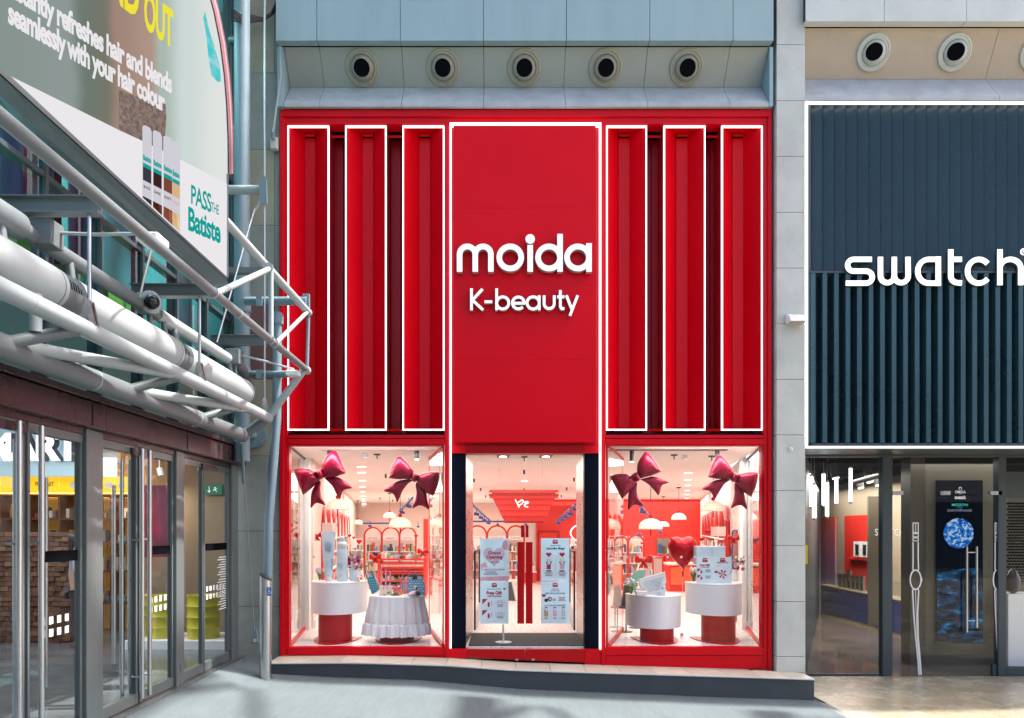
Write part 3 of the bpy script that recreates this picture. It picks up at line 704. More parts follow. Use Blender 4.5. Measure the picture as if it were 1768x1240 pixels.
wsg = thing('watch_shop_sign', 'glowing white swatch lettering across the dark blue fins', 'sign', (6.3, 10.2, 5))
sglow = [emis('lit_letter_face', (.96, .98, 1, 1), 1.2), mat('letter_return_dark', (.10, .11, .12, 1), .4)]
YL = 10.315
def sl(strokes): return letter(strokes, 8.5, sglow, YL, 10.375, wsg)
def arc(cx, cy, r, a0, a1, n=16, ry=None): return [(cx + r * math.cos(R(a0 + (a1 - a0) * i / n)), cy - (ry or r) * math.sin(R(a0 + (a1 - a0) * i / n))) for i in range(n + 1)]
sl([([(1505.5, 447.6), (1474, 447.6)] + arc(1474, 457.8, 10.2, 90, 270, 10) + [(1496, 468)] + arc(1496, 478.4, 10.4, 90, -90, 10) + [(1461, 488.8)], False)])
sl([([(1520.5, 443.5), (1520.5, 476)] + arc(1532.5, 476, 12, 180, 360, 12) + [(1544.5, 443.5)], False), ([(1544.5, 476)] + arc(1556.5, 476, 12, 180, 360, 12) + [(1568, 443.5)], False)])
sl([([(1621, 447.6), (1604, 447.6)] + arc(1604, 468.2, 19, 90, 270, 16, 20.6) + [(1621, 488.8)], False), ([(1620.5, 443), (1620.5, 493.2)], False)])
sl([([(1642, 430.5), (1642, 476)] + arc(1654, 476, 12, 180, 270, 8)[0:] + [(1661, 488.6)], False), ([(1642, 447.6), (1661, 447.6)], False)])
sl([(arc(1690.5, 468.2, 19.5, 40, 320, 24, 20.6), False)])
sl([([(1727, 430.5), (1727, 492)], False), ([(1727, 466)] + arc(1745, 463, 18, 175, 0, 16, 15.4) + [(1763, 492)], False)])
mb = MB(); mb.ribbon(circ(1768, 434.5, 5.2, 0, 360, 20)[:-1], 1.2, YL, YL + .01, True)
ptext(mb, 'R', 1765.8, 1770.2, 437.4, 431.6, YL, bold=.01)
obj('registered_mark', mb, sglow[0], wsg)

# room behind the watch shop glass
wr = tag(empty('watch_shop_room', (7, 15, -.57)), 'beige and dark room of the watch shop with polished brown floor', 'shop interior')
M['sw_floor'] = mat('brown_polished_floor', (.15, .12, .10, 1), .12, var=.16, scale=1.5, rvar=.07)
M['sw_wall'] = mat('beige_wall', (.40, .32, .23, 1), .6, var=.05, scale=1)
M['sw_blue'] = mat('blue_counter', (.012, .035, .20, 1), .35)
obj('floor', MB().prism([(4.2, 11.665, -.575), (12.5, 11.665, -.575), (12.5, 24, -.575), (9, 24, -.575)], (0, 0, .008)), M['sw_floor'], wr)
obj('ceiling', MB().prism([(4.2, 11.72, 2.9), (12.5, 11.72, 2.9), (12.5, 24, 2.9), (9, 24, 2.9)], (0, 0, .1)), M['dark'], wr)
def seg(pa, Ya, pb_, Yb, z0, z1, th=.08):           # upright wall between two photo columns at two depths
    a, b = Vector((X(pa, Ya), Ya, z0)), Vector((X(pb_, Yb), Yb, z0)); d = (b - a).normalized(); nn = Vector((-d.y, d.x, 0))
    if nn.dot(Vector((a.x, a.y, 0))) < 0: nn = -nn
    return MB().prism([a, b, b + Vector((0, 0, z1 - z0)), a + Vector((0, 0, z1 - z0))], nn * th)
obj('side_wall', seg(1391, 11.78, 1416, 21.5, -.57, 2.9), M['swframe'], wr)
obj('notice', MB().pbox(1390.5, 1394.5, 941, 974, 11.76, 11.765), mat('yellow_notice', (.75, .55, .02, 1), .5), wr)
obj('wall', seg(1416, 21.2, 1600, 15.5, -.57, 2.9), M['sw_wall'], wr)
obj('back_wall', MB().box(X(1600, 15.5), 13, 15.5, 15.6, -.57, 2.9), M['swframe'], wr)
_A = Vector((X(1416, 21.2), 21.2)); _B = Vector((X(1600, 15.5), 15.5))
def wall_y(px):
    k = (px - CX) / F; d = _B - _A; t = (k * _A.y - _A.x) / (d.x - k * d.y); return _A.y + d.y * t
def onw(a, b, z0, z1, off, th=.05):                  # something standing off the angled wall
    f = lambda p: wall_y(p) - off
    return seg(a, f(a), b, f(b), z0, z1, th)
def zf(py, px, off=0):
    return Z(py, wall_y(px) - off)
gp = bpy.data.materials.new('gradient_panel'); gp.use_nodes = True; t_ = gp.node_tree; bs = t_.nodes['Principled BSDF']
tc = t_.nodes.new('ShaderNodeTexCoord'); sx = t_.nodes.new('ShaderNodeSeparateXYZ'); rp = t_.nodes.new('ShaderNodeValToRGB')
rp.color_ramp.elements[0].color = (.22, .17, .34, 1); rp.color_ramp.elements[1].color = (.55, .10, .06, 1)
t_.links.new(tc.outputs['Generated'], sx.inputs[0]); t_.links.new(sx.outputs[2], rp.inputs[0]); t_.links.new(rp.outputs[0], bs.inputs['Base Color'])
obj('gradient_panel', onw(1416.5, 1426, zf(1012, 1420), zf(893, 1420), .15), gp, wr)
obj('gradient_panel', onw(1426.5, 1441.5, zf(1012, 1430), zf(893, 1430), .15), gp, wr)
obj('niche', onw(1458, 1499, zf(1015, 1478), zf(890, 1478), .03, .02), M['red_wall'], wr)
obj('niche_shelf', onw(1462, 1499, zf(966, 1478), zf(963, 1478), .30, .26), M['red_wall'], wr)
obj('dark_niche', onw(1556, 1571, zf(1050, 1565), zf(886, 1565), .03, .02), M['dark'], wr)
for a in (1473.5, 1486.5):
    wb = tag(obj('watch_board', onw(a, a + 12, zf(961, 1480, .3), zf(935, 1480, .3), .36), M['white_matt']), '%s white display board of watches in the red niche' % ('left' if a < 1480 else 'right'), 'display board', 'watch boards in the red niche')
    obj('watch', onw(a + 3, a + 8, zf(957, 1480, .3), zf(940, 1480, .3), .39, .02), M['black'], wb)
cn = tag(empty('watch_counter', (8, 17, -.57)), 'long navy watch counter with glass top cases along the beige wall', 'counter')
obj('front', onw(1418, 1500, -.50, zf(1019, 1460, .75), .75, .6), M['sw_blue'], cn); obj('front', onw(1502, 1592, -.50, zf(1019, 1460, .75), .75, .6), M['sw_blue'], cn)
obj('plinth', onw(1418, 1592, -.565, -.505, .72, .6), M['sw_wall'], cn)
CT = zf(1019, 1460, .75)
obj('top', onw(1416, 1594, CT + .003, CT + .03, .80, .70), M['sw_wall'], cn)
obj('case_glass', onw(1440, 1592, CT + .031, CT + .40, .78, .01), M['clear'], cn)
random.seed(11)
for k in range(6):
    a = 1447 + k * 7.5
    wk = tag(obj('watch_rack', onw(a, a + 5.5, CT + .031, CT + random.uniform(.25, .5), .55, .05), M['steel']), '%s metal watch rack on the navy counter from the left' % ['first', 'second', 'third', 'fourth', 'fifth', 'sixth'][k], 'watch rack', 'watch racks on the counter')
    obj('watch', onw(a + 1.2, a + 4.2, CT + .06, CT + .22, .58, .02), M['black'], wk)
for k, a in enumerate((1555, 1561, 1567)):
    tag(obj('watch_stand', onw(a, a + 4.5, CT + .031, CT + .15 + .05 * k, .5, .05), M['steel']), '%s small steel watch stand beside the dark niche' % ['left', 'middle', 'right'][k], 'watch stand', 'stands by the dark niche')
obj('lettering', ptext(MB(), 'SWATCH', 1511, 1560, 925, 913, 14.6), M['white_sign'], wr)
obj('lettering_board', MB().pbox(1500, 1523, 857, 1080, 14.64, 14.70), mat('board_taupe', (.17, .14, .10, 1), .5), wr)
# six hanging tube lamps
for i, (px, t, d, Y) in enumerate([(1400.6, 821, 876, 12.4), (1406, 836, 896, 12.2), (1422, 817, 874, 13.2), (1428, 832, 893, 12.8), (1444, 813, 871, 13.6), (1468.6, 807, 868, 14.2)]):
    o = thing('tube_lamp', '%s white glass tube lamp hanging inside the watch shop' % ['leftmost', 'second', 'third', 'fourth', 'fifth', 'rightmost'][i], 'pendant lamp', tuple(P(px, d, Y)), 'hanging tube lamps in the watch shop')
    obj('tube', MB().tube([P(px, d - 1.5, Y), P(px, t + 1.5, Y)], .030), emis('tube_lamp_%d' % i, (.93, .97, 1, 1), 2.0), o, smooth=True)
    obj('cap', MB().tube([P(px, d + 2, Y), P(px, d - 1.5, Y)], .026).tube([P(px, t + 1.5, Y), P(px, t - 2, Y)], .026), M['steel'], o, smooth=True)
    obj('cord', MB().tube([P(px, t - 2, Y), (X(px, Y), Y, 2.9)], .004, 6), M['steel'], o)
for i, (px, Y) in enumerate(((1438, 13.4), (1497, 14.5), (1512, 15.5), (1482, 16.5))):
    o = thing('ceiling_spot', '%s black track spotlight under the dark watch shop ceiling' % ['first', 'second', 'third', 'fourth'][i], 'spotlight', (X(px, Y), Y, 2.6), 'black spots in the watch shop')
    obj('head', MB().tube([(X(px, Y), Y, 2.88), (X(px, Y) + .03, Y - .05, 2.62)], .07), M['black'], o, smooth=True)
    obj('lens', MB().tube([(X(px, Y) + .03, Y - .05, 2.618), (X(px, Y) + .031, Y - .052, 2.610)], .055), M['downlight'], o)
for i, (a, b, py) in enumerate([(1470, 1521, 826), (1440, 1521, 818)]):
    obj('cable_tray', MB().tube([P(a, py + 8, 15 + i), P(b, py - 6, 14 + i)], .05), M['black'], wr)
# partition with the tall screen, just inside the door
pt = thing('screen_partition', 'brown metal partition carrying a tall screen behind the glass door', 'partition', (8.0, 12.7, -.57))
M['part_l'] = mat('olive_bronze', (.10, .095, .075, 1), .3, metal=.3, var=.06, scale=1); M['part_d'] = mat('dark_bronze', (.062, .054, .045, 1), .35, metal=.3, var=.06, scale=1)
YQ = 12.6
obj('panel', MB().pbox(1572, 1597, 789, 1160, YQ, YQ + .3), M['part_d'], pt); obj('panel', MB().pbox(1597.4, 1716, 800, 1160, YQ + .004, YQ + .3), M['part_l'], pt)
sc_ = tag(empty('tall_screen', tuple(P(1657, 1111, YQ - .03))), 'tall portrait screen showing the earth above a blue lunar surface', 'screen')
scr = obj('screen', MB().pbox(1618, 1697, 829.5, 1111, YQ - .04, YQ), emis_noise('space_black', ['#02040a', '#03060e', '#050b16', '#aab4c8'], 1.0, 60, pos=[0, .5, .735, .80]), sc_)
mb = MB(); cpx, cpy, rr = 1655, 921, 26
mb.prism([P(cpx + rr * math.cos(a), cpy - rr * math.sin(a), YQ - .041) for a in [2 * math.pi * i / 40 for i in range(40)]], (0, .0008, 0))
obj('earth_picture', mb, emis_noise('earth_blue', ['#06275e', '#1450a0', '#2a78c8', '#c9dcec', '#8f8a5a', '#d5e2ee', '#1d62b8'], .6, 5, (2.2, 1, 3.2), pos=[.34, .44, .52, .57, .60, .66, .72]), scr)
mb = MB().prism([P(a, b, YQ - .0415) for a, b in [(1618, 1110.8), (1696.5, 1110.8), (1696.5, 990)] + [(1696.5 - 78.5 * i / 12, 990 - 9.5 * math.sin(math.pi * (.5 - .5 * (i / 12)) )) for i in range(1, 13)][:12]], (0, .0006, 0))
obj('moon_picture', mb, emis_noise('moon_blue', ['#01050c', '#031224', '#0b3556', '#1e86b8', '#9fdcf2'], .7, 2.6, (1.2, 1, 2.6), pos=[.3, .48, .56, .66, .76]), scr)
mb = MB()
ptext(mb, 'OMEGA', 1649, 1667, 852, 847, YQ - .043, bold=.01); ptext(mb, 'swatch', 1648.5, 1667, 862, 855.5, YQ - .043, bold=.03)
ptext(mb, 'x', 1656.5, 1658.8, 854.4, 852.8, YQ - .043)
mb.ribbon(circ(1658, 843.5, 2.3, -50, 230, 14), .9, YQ - .043, YQ - .042)
obj('screen_lettering', mb, emis('screen_white', '#eef4f8', .5), scr)
obj('screen_lettering', ptext(MB(), 'MISSION', 1643.5, 1671, 874, 869.5, YQ - .043, bold=.01), emis('screen_green', '#46d6a8', .45), scr)
obj('screen_lettering', ptext(MB(), 'TO', 1652.5, 1661.5, 878.6, 874.8, YQ - .043, bold=.01), emis('screen_blue', '#3d7be0', .5), scr)
obj('screen_lettering', ptext(MB(), 'EARTHPHASE', 1636, 1678, 883.6, 879.4, YQ - .043, bold=.01), emis('screen_grey', '#97a0b4', .4), scr)
# right-hand display window
ct = tag(obj('display_counter', MB().pbox(1741, 1800, 1026, 1150, 12.3, 12.8), M['white']), 'white display counter behind the right edge window', 'counter')
bgm = tag(obj('shoulder_bag', MB().lathe(X(1752, 12.4), 12.45, [(.02, Z(1025, 12.4)), (.10, Z(1020, 12.4)), (.11, Z(1000, 12.4)), (.05, Z(985, 12.4)), (.01, Z(982, 12.4))], 12), M['black'], smooth=True), 'small dark bag standing on the white display counter', 'bag')
hd = MB()
for r_ in range(28):
    for k in range(8): hd.pbox(1739 + k * 5.6 + (r_ % 2) * 2.8, 1742.6 + k * 5.6 + (r_ % 2) * 2.8, 868 + r_ * 5, 870.4 + r_ * 5, 13.18, 13.2)
obj('perforation', hd, M['dark'], wr, kind='stuff')
obj('side_panel', MB().pbox(1739, 1800, 860, 1020, 13.2, 13.3), M['part_l'], wr)

# pillar fittings
o = tag(empty('wall_light', tuple(P(1370, 560, 10.2))), 'white wedge emergency light fixed on the stone pillar', 'wall light')
obj('housing', MB().prism([P(1356, 560, 10.26), P(1356, 543, 10.26), P(1358, 543, 10.1)[:] if False else (X(1356, 10.26), 10.12, Z(545, 10.12)), (X(1356, 10.26), 10.06, Z(554, 10.06))], (.22, 0, 0)), M['white_matt'], o, bevel=.004)
obj('diffuser', MB().box(X(1356, 10.26) + .02, X(1356, 10.26) + .2, 10.09, 10.22, Z(560, 10.2) - .004, Z(560, 10.2) + .004), M['letter_side'], o)
o = tag(empty('door_sensor', tuple(P(1366.5, 778, 10.24))), 'tiny white sensor box low on the stone pillar', 'sensor')
obj('housing', MB().pbox(1363.5, 1369, 772.5, 778, 10.235, 10.268), M['white_matt'], o, bevel=.006)
obj('lens', MB().pbox(1365, 1367.4, 774, 776.4, 10.23, 10.2345), M['letter_side'], o)

# ------------------------------------------------------------------ left building: glazed lobby front running towards the camera
XW = -3.56
lb = thing('glass_entrance', 'brown framed glass entrance with tall steel handles at the left', 'entrance', (XW, 7, -.05))
def lx(name, y0, y1, z0, z1, x0=XW, x1=XW - .19, m='post', parent=lb, **k): return obj(name, MB().box(x0, x1, y0, y1, z0, z1), M[m], parent, **k)
def hx(name, pts, m, parent=lb): return obj(name, MB().box(*pts), m, parent)
for a, b in ((6.50, 6.79), (8.31, 8.54), (10.03, 10.31)):
    lx('post', a, a + (b - a) * .58 - .003, -.05, 2.575, x1=XW - .085, bevel=.006); lx('post', a + (b - a) * .58 + .003, b, -.05, 2.575, x0=XW - .012, x1=XW - .085, bevel=.006)
for a, b in ((3.4, 6.695), (6.705, 10.40)):
    lx('lintel', a, b, 2.58, 2.80, x0=XW + .07, x1=XW - .2, m='brown_metal', bevel=.008)
    lx('lintel_cap', a, b, 2.812, 2.868, x0=XW + .09, x1=XW - .2, m='brown_metal', bevel=.006)
lx('lintel_gap', 3.4, 10.39, 2.795, 2.815, x0=XW + .04, x1=XW - .18, m='dark')
lx('cover_strip', 6.46, 6.52, 2.60, 2.79, x0=XW + .078, x1=XW + .071, m='brown_metal'); lx('cover_strip', 8.42, 8.60, 2.60, 2.79, x0=XW + .078, x1=XW + .071, m='brown_metal')
lx('threshold', 3.4, 10.4, -.055, -.03, x0=XW + .06, x1=XW - .25, m='steel')
def leaf(y0, y1, handle=None, head=2.47):
    xg = XW - .06
    d = obj('door_leaf', MB().box(xg - .006, xg + .006, y0 + .03, y1 - .03, .08, head - .02), M['glass_door'], lb)
    obj('bottom_rail', MB().box(xg - .03, xg + .03, y0, y1, -.025, .08), M['post'], d); obj('top_rail', MB().box(xg - .03, xg + .03, y0, y1, head - .02, head + .05), M['post'], d)
    obj('edge_frame', MB().box(xg - .025, xg + .025, y0, y0 + .03, .081, head - .021), M['post'], d); obj('edge_frame', MB().box(xg - .025, xg + .025, y1 - .03, y1, .081, head - .021), M['post'], d)
    if handle:
        hy, = handle
        obj('handle', MB().tube([(XW + .04, hy, .04), (XW + .04, hy, 2.50)], .022, 14), M['steel'], d, smooth=True)
        obj('handle', MB().tube([(xg - .10, hy, .04), (xg - .10, hy, 2.40)], .020, 14), M['steel'], d, smooth=True)
        obj('handle_stay', MB().tube([(XW + .04, hy, 1.60), (xg, hy, 1.60)], .010, 8).tube([(XW + .04, hy, .25), (xg, hy, .25)], .010, 8), M['steel'], d, smooth=True)
    return d
leaf(4.2, 5.70, (5.52,)); l2 = leaf(5.74, 6.49, (5.79,)); l3 = leaf(6.80, 7.48, (7.42,)); l4 = leaf(7.52, 8.30, (7.58,)); leaf(8.55, 9.15); l6 = leaf(9.17, 10.02)
for par, y0, y1 in ((l2, 5.90, 6.45), (l4, 7.75, 8.26), (l6, 9.25, 9.98)):
    obj('dark_band', MB().box(XW - .053, XW - .050, y0, y1, 1.44, 1.53), M['dark'], par)
    mb = MB()
    for r_ in range(2):
        for k in range(int((y1 - y0) / .11)): mb.box(XW - .0528, XW - .0505, y0 + .03 + k * .11, y0 + .085 + k * .11, .84 + .10 * r_, .90 + .10 * r_)
    obj('safety_square', mb, M['white_matt'], par, kind='stuff')
mb = MB()
for k in range(22): mb.box(XW - .0528, XW - .0505, 9.70 - .06 * math.sin(k * 2.1), 9.95, 1.34 - k * .032, 1.352 - k * .032)
obj('opening_hours', mb, M['white_matt'], l6, kind='stuff')
for a, b in ((4.2, 6.49), (6.80, 8.30), (8.55, 10.02)):
    lx('head_track', a, b, 2.525, 2.578, x0=XW - .02, x1=XW - .10, m='brown_metal')
    lx('closer', a + .35 * (b - a), a + .65 * (b - a), 2.43, 2.50, x0=XW - .005, x1=XW - .03, m='brown_metal')
# inner row of lobby doors
for y in (7.9, 8.5, 9.3, 10.0):
    obj('inner_handle', MB().tube([(XW - 1.2, y, .05), (XW - 1.2, y, 2.25)], .025, 10), M['steel'], lb, smooth=True)
# glazed wall above the doors
M['mull'] = mat('slate_mullion', (.05, .07, .08, 1), .4)
cw = thing('curtain_wall', 'teal tinted glass wall above the brown lintel behind the canopy tubes', 'glass wall', (XW, 7, 2.87))
ym = [3.4, 4.25, 5.05, 5.9, 6.7, 7.5, 8.3, 9.15, 10.0, 10.42]
for a, b in zip(ym, ym[1:]):
    for z0, z1 in ((2.87, 4.45), (4.5, 6.3), (6.35, 9.0)):
        if z1 > 7 and a < 5: continue
        obj('pane', MB().box(XW - .02, XW - .008, a + .02, b - .02, z0, z1), M['glass_teal'], cw)
    obj('mullion', MB().box(XW - .10, XW + .02, b - .02, b + .02, 2.87, 9.0), M['mull'], cw)
obj('transom', MB().box(XW - .09, XW + .012, 3.4, 10.41, 4.455, 4.495).box(XW - .09, XW + .012, 3.4, 10.41, 6.305, 6.345), M['mull'], cw)

# inside the left building
lr = tag(empty('lobby', (-7, 9, -.05)), 'shopping hall behind the glass entrance with dark floor and teal upper wall', 'hall')
M['hall_floor'] = mat('hall_floor', (.12, .13, .14, 1), .18, var=.15, scale=2, rvar=.06)
obj('floor', MB().box(-16, XW - .05, 2, 20, -.12, -.05), M['hall_floor'], lr)
obj('slab', MB().box(-16, XW - .3, 2, 20, 3.62, 3.80), M['white_matt'], lr)
obj('beige_wall', MB().box(-6.9, -3.9, 13.6, 13.7, -.05, 3.6), mat('hall_beige', (.30, .24, .18, 1), .7), lr)
obj('beige_wall', MB().box(-3.95, -3.72, 10.9, 13.6, -.05, 3.6), mat('hall_beige_side', (.26, .22, .17, 1), .7), lr)
M['teal_wall'] = mat('teal_inner_wall', (.20, .46, .47, 1), .5, var=.45, scale=.9, stretch=(1, 2.2, .35))
obj('upper_wall', MB().box(-6.6, -6.5, 2, 14, 3.8, 9.2), M['teal_wall'], lr)
obj('upper_end', MB().box(-6.5, -3.72, 10.9, 11.0, 3.8, 9.2), M['teal_wall'], lr)
obj('upper_ceiling', MB().box(-16, -3.66, 2, 14, 9.2, 9.3), M['white_matt'], lr)
for i, (px, w_, cc) in enumerate([(45, .22, 'p'), (140, .12, 'p'), (205, .16, 'b'), (312, .14, 'b'), (95, .07, 'd'), (255, .05, 'w'), (178, .05, 'w'), (345, .05, 'w')]):
    xx = -4.3 if i < 4 else -5.4; Y = YX(px, xx)
    mm = {'p': mat('purple_column_%d' % i, (.10, .05, .11, 1), .3, metal=.6), 'b': M['tube_blue'], 'd': M['dark'], 'w': M['white_matt']}[cc]
    obj('column', MB().tube([(xx, Y, 3.8), (xx, Y, 9.2)], w_, 20), mm, lr, smooth=True)
random.seed(5)
for i in range(9):
    y0 = 6.4 + i * .75
    tag(obj('stock_crate', MB().box(-4.6, -4.1, y0, y0 + random.uniform(.35, .6), 3.801, 3.801 + random.uniform(.15, .5)), mat('crate_%d' % i, random.choice([(.30, .34, .06, 1), (.12, .28, .16, 1), (.36, .22, .05, 1), (.14, .32, .30, 1)]), .6)),
        '%s coloured crate from the left on the upper floor edge behind the teal glass' % ['first', 'second', 'third', 'fourth', 'fifth', 'sixth', 'seventh', 'eighth', 'ninth'][i], 'crate', 'crates behind the teal glass')

# toy shop across the hall
ts = thing('toy_shop', 'toy shop front with pale blue sign and glowing yellow shelves in the hall', 'shopfront', (-8, 12.6, -.05))
def tx_(name, a, b, t, d, Y0, Y1, m, parent=ts, **k): return obj(name, MB().pbox(a, b, t, d, Y0, Y1), m, parent, **k)
M['sky_sign'] = mat('pale_blue_sign', (.42, .58, .66, 1), .5, emit=.35)
tx_('sign_panel', -300, 143, 640, 822, 12.6, 12.8, M['sky_sign'])
mb = MB(); mb.side = True; ptext(mb, 'MART', -28, 138, 796, 747, 12.42, bold=.05, depth=.16, space=.95); ptext(mb, 'POP', -118, 8, 727, 678, 12.42, bold=.05, depth=.16)
obj('sign_lettering', mb, [mat('sign_white', (.85, .87, .88, 1), .4, emit=.8), mat('sign_shade', (.12, .18, .23, 1), .5)], ts)
M['yel'] = mat('yellow_lightbox', (.85, .47, .01, 1), .5, emit=.6); M['amber'] = mat('amber_back', (.60, .28, .03, 1), .6, emit=.12); M['wood'] = mat('walnut', (.12, .055, .025, 1), .5, var=.2, scale=8, stretch=(8, 1, 1))
for k, (a, b) in enumerate([(-50, 0), (1, 50), (51, 101), (102, 152), (152.6, 178), (178.6, 197), (197.6, 222)]):
    q = tx_('lightbox', a, b, 823.5, 850, 12.9, 13.0, M['yel'])
    if k == 2: obj('lettering', ptext(MB(), 'POP MART', 61, 93, 840, 832, 12.89, bold=.02), M['wood'], q)
    else:
        cx_ = (a + b) / 2; mb = MB().prism([P(cx_ + 6 * math.cos(g) , 838 - 7 * math.sin(g), 12.895) for g in [i * math.pi / 8 for i in range(16)]], (0, .003, 0))
        obj('round_motif', mb, M['cream'], q)
tx_('back', -60, 222, 851, 1122, 13.4, 13.5, M['amber'])
for py in (853, 894, 935, 985, 1040): tx_('shelf', -60, 222, py, py + 3.5, 12.95, 13.38, M['wood'])
for px in (-2, 49, 100, 151, 190): tx_('upright', px, px + 4, 853, 1120, 12.93, 13.38, M['wood'])
random.seed(21); PC = [mat('toy_%d' % i, v, .5) for i, v in enumerate([(.5, .42, .3, 1), (.12, .07, .04, 1), (.6, .5, .4, 1), (.3, .05, .05, 1), (.1, .16, .12, 1), (.7, .35, .05, 1), (.2, .2, .22, 1)])]
mb = MB()
for py in (894, 935, 985, 1040):
    a = -50
    while a < 220:
        w_ = random.uniform(3, 7); mb.mat(random.randrange(7)).pbox(a, a + w_, py - random.uniform(8, 24), py - .2, 13.0 + random.random() * .2, 13.3); a += w_ + random.uniform(.5, 5)
obj('toys', mb, PC, ts, kind='stuff')
bk = tag(empty('brick_counter', (-8.5, 11.6, -.05)), 'dark brown counter clad in rough bricks in front of the toy shelves', 'counter')
obj('core', MB().pbox(-40, 138, 918, 1118, 11.7, 12.2), M['dark'], bk)
BR = [mat('brick_%d' % i, v, .8, var=.2, scale=12) for i, v in enumerate([(.13, .065, .035, 1), (.09, .045, .025, 1), (.17, .09, .05, 1), (.11, .05, .04, 1)])]
py = 1116; row = 0
while py > 922:
    a = -38 - (row % 2) * 7
    while a < 134:
        w_ = random.uniform(10, 17); obj('brick', MB().pbox(a, min(a + w_ - .5, 138), py - 8.2, py - .6, 11.6 + random.uniform(-.03, .03), 11.69), random.choice(BR), bk); a += w_
    py -= 8.6; row += 1
# yellow drums on a plinth
pn = tag(obj('drum_plinth', MB().pbox(215, 400, 1106, 1126, 11.0, 11.9), M['white'], bevel=.01), 'low white plinth under the yellow drums behind the glass doors', 'plinth')
M['drum'] = mat('yellow_drum', (.52, .46, .03, 1), .35)
for i, (px, w_, Y) in enumerate([(242, 38, 11.5), (277, 40, 11.3), (351.5, 53, 11.3)]):
    r_ = X(px + w_ / 2, Y) - X(px, Y); zb = Z(1106, 11.0) + .002; zt = Z(1027, Y); H = zt - zb
    prof = [(r_ * .98, zb), (r_, zb + .02)]
    for k in range(1, 4): prof += [(r_, zb + H * k / 4 - .03), (r_ + .015, zb + H * k / 4), (r_, zb + H * k / 4 + .03)]
    prof += [(r_, zt - .02), (r_ + .012, zt), (r_ - .01, zt), (r_ - .012, zt - .02)]
    o = tag(obj('oil_drum', MB().lathe(X(px, Y), Y, prof, 28).disc(X(px, Y), Y, zt - .02, r_ - .011, 28), M['drum'], smooth=True), ['yellow ribbed drum leftmost on the plinth behind the doors', 'yellow ribbed drum in the middle of the plinth', 'yellow ribbed drum on the right behind the third door bay'][i], 'drum', 'yellow drums')
bn = tag(obj('banner', MB().pbox(249, 296, 838, 962, 12.3, 12.33), mat('plum_banner', (.14, .012, .035, 1), .6, var=.4, scale=3)), 'dark plum hanging banner seen through the second door bay', 'banner')
o = tag(empty('exit_sign', tuple(P(368, 854, 13.4))), 'small green emergency exit sign on the beige hall wall', 'sign')
obj('panel', MB().pbox(354, 383, 836, 854, 13.5, 13.58), mat('exit_green', (.01, .16, .09, 1), .5, emit=.2), o)
mb = MB(); mb.ribbon([(361, 840), (361, 850)], 1.2, 13.49, 13.495).ribbon([(358.5, 847), (361, 850), (363.5, 847)], 1.2, 13.49, 13.4955)
mb.ribbon([(372, 841), (371, 845), (368, 847)], 1.6, 13.49, 13.495).ribbon([(371, 845), (374, 849)], 1.4, 13.49, 13.4955).ribbon([(369, 842), (375, 844)], 1.2, 13.4895, 13.495)
obj('pictogram', mb, M['white_sign'], o)
for i, (px, Y) in enumerate(((275, 12.0), (346, 12.4))):
    o = thing('ceiling_spot', 'white cylinder spotlight %s in the glass lobby' % ('on the left' if i == 0 else 'on the right'), 'spotlight', (X(px, Y), Y, 2.5), 'white spots in the lobby')
    obj('head', MB().tube([P(px, 808, Y), P(px + 3, 821, Y)], .045), M['white_matt'], o, smooth=True); obj('stem', MB().tube([P(px, 808, Y), (X(px, Y), Y, 3.62)], .008, 6), M['white_matt'], o)
# ------------------------------------------------------------------ canopy truss of painted tubes
TA, TB_, TC_, TW = (-2.38, 4.41), (-2.40, 3.69), (-2.885, 3.10), (-3.2, 2.88)
YE = 9.4
cp = thing('canopy_truss', 'pale tubular steel canopy truss projecting from the glass wall over the entrance', 'canopy', (-3, 7, 2.9))
def tb(name, pts, r, m='tube', n=16, parent=cp, **k): return obj(name, MB().tube(pts, r, n), M[m], parent, smooth=True, **k)
def pt_(q, Y): return (q[0], Y, q[1])
tb('chord', [P(384, 376, 7.3), pt_(TA, YE)], .045)
tb('chord', [pt_(TB_, 3.0), pt_(TB_, YE)], .040, 'tube_shaded')
tb('chord', [pt_(TC_, 3.2), pt_(TC_, YE)], .062, n=24)
tb('chord', [pt_(TW, 3.3), pt_(TW, YE)], .085, n=24, m='tube_grey')
for q, r in ((TA, .046), (TB_, .051), (TC_, .063)):
    o = obj('end_cap', MB().ball((q[0], YE, q[1]), r, 16), M['tube'], cp, smooth=True)
def att(q, px): return (q[0], YX(px, q[0]), q[1])
tb('brace', [pt_(TA, YE), pt_(TB_, YE)], .020, 'tube_blue')
tb('brace', [att(TB_, 371), att(TA, 466)], .028)
tb('brace', [att(TA, 468), (TA[0], YX(468, TA[0]), TB_[1] + .02)], .026)
tb('brace', [att(TB_, 475), pt_(TA, YE - .05)], .024)
tb('strut', [pt_(TB_, YE - .1), pt_(TC_, YE)], .045)
tb('strut', [pt_(TC_, YE), pt_(TW, YE)], .06, 'tube_grey')
for y in (4.8, 6.4, 8.0): tb('strut', [(TW[0], y, TW[1]), (TC_[0], y + .35, TC_[1] - .03)], .042, 'tube_grey')
for a, b in ((4.8, 6.6), (6.4, 8.5)): tb('brace', [(TW[0], a, TW[1] + .02), (TC_[0], b, TC_[1] - .03)], .045)
tb('stub', [(-3.05, 4.95, 3.0), (-3.05, 4.95, 3.25)], .04)
for q, y, r_, m_ in ((TW, 5.9, .088, 'tube'), (TW, 7.9, .088, 'tube'), (TW, 9.0, .088, 'tube_grey'), (TC_, 6.1, .0645, 'tube'), (TC_, 8.6, .0645, 'tube'), (TB_, 6.9, .045, 'tube'), (TC_, 4.6, .0645, 'tube')):
    tb('weld_ring', [(q[0], y, q[1]), (q[0], y + .02, q[1])], r_, m_, 24)
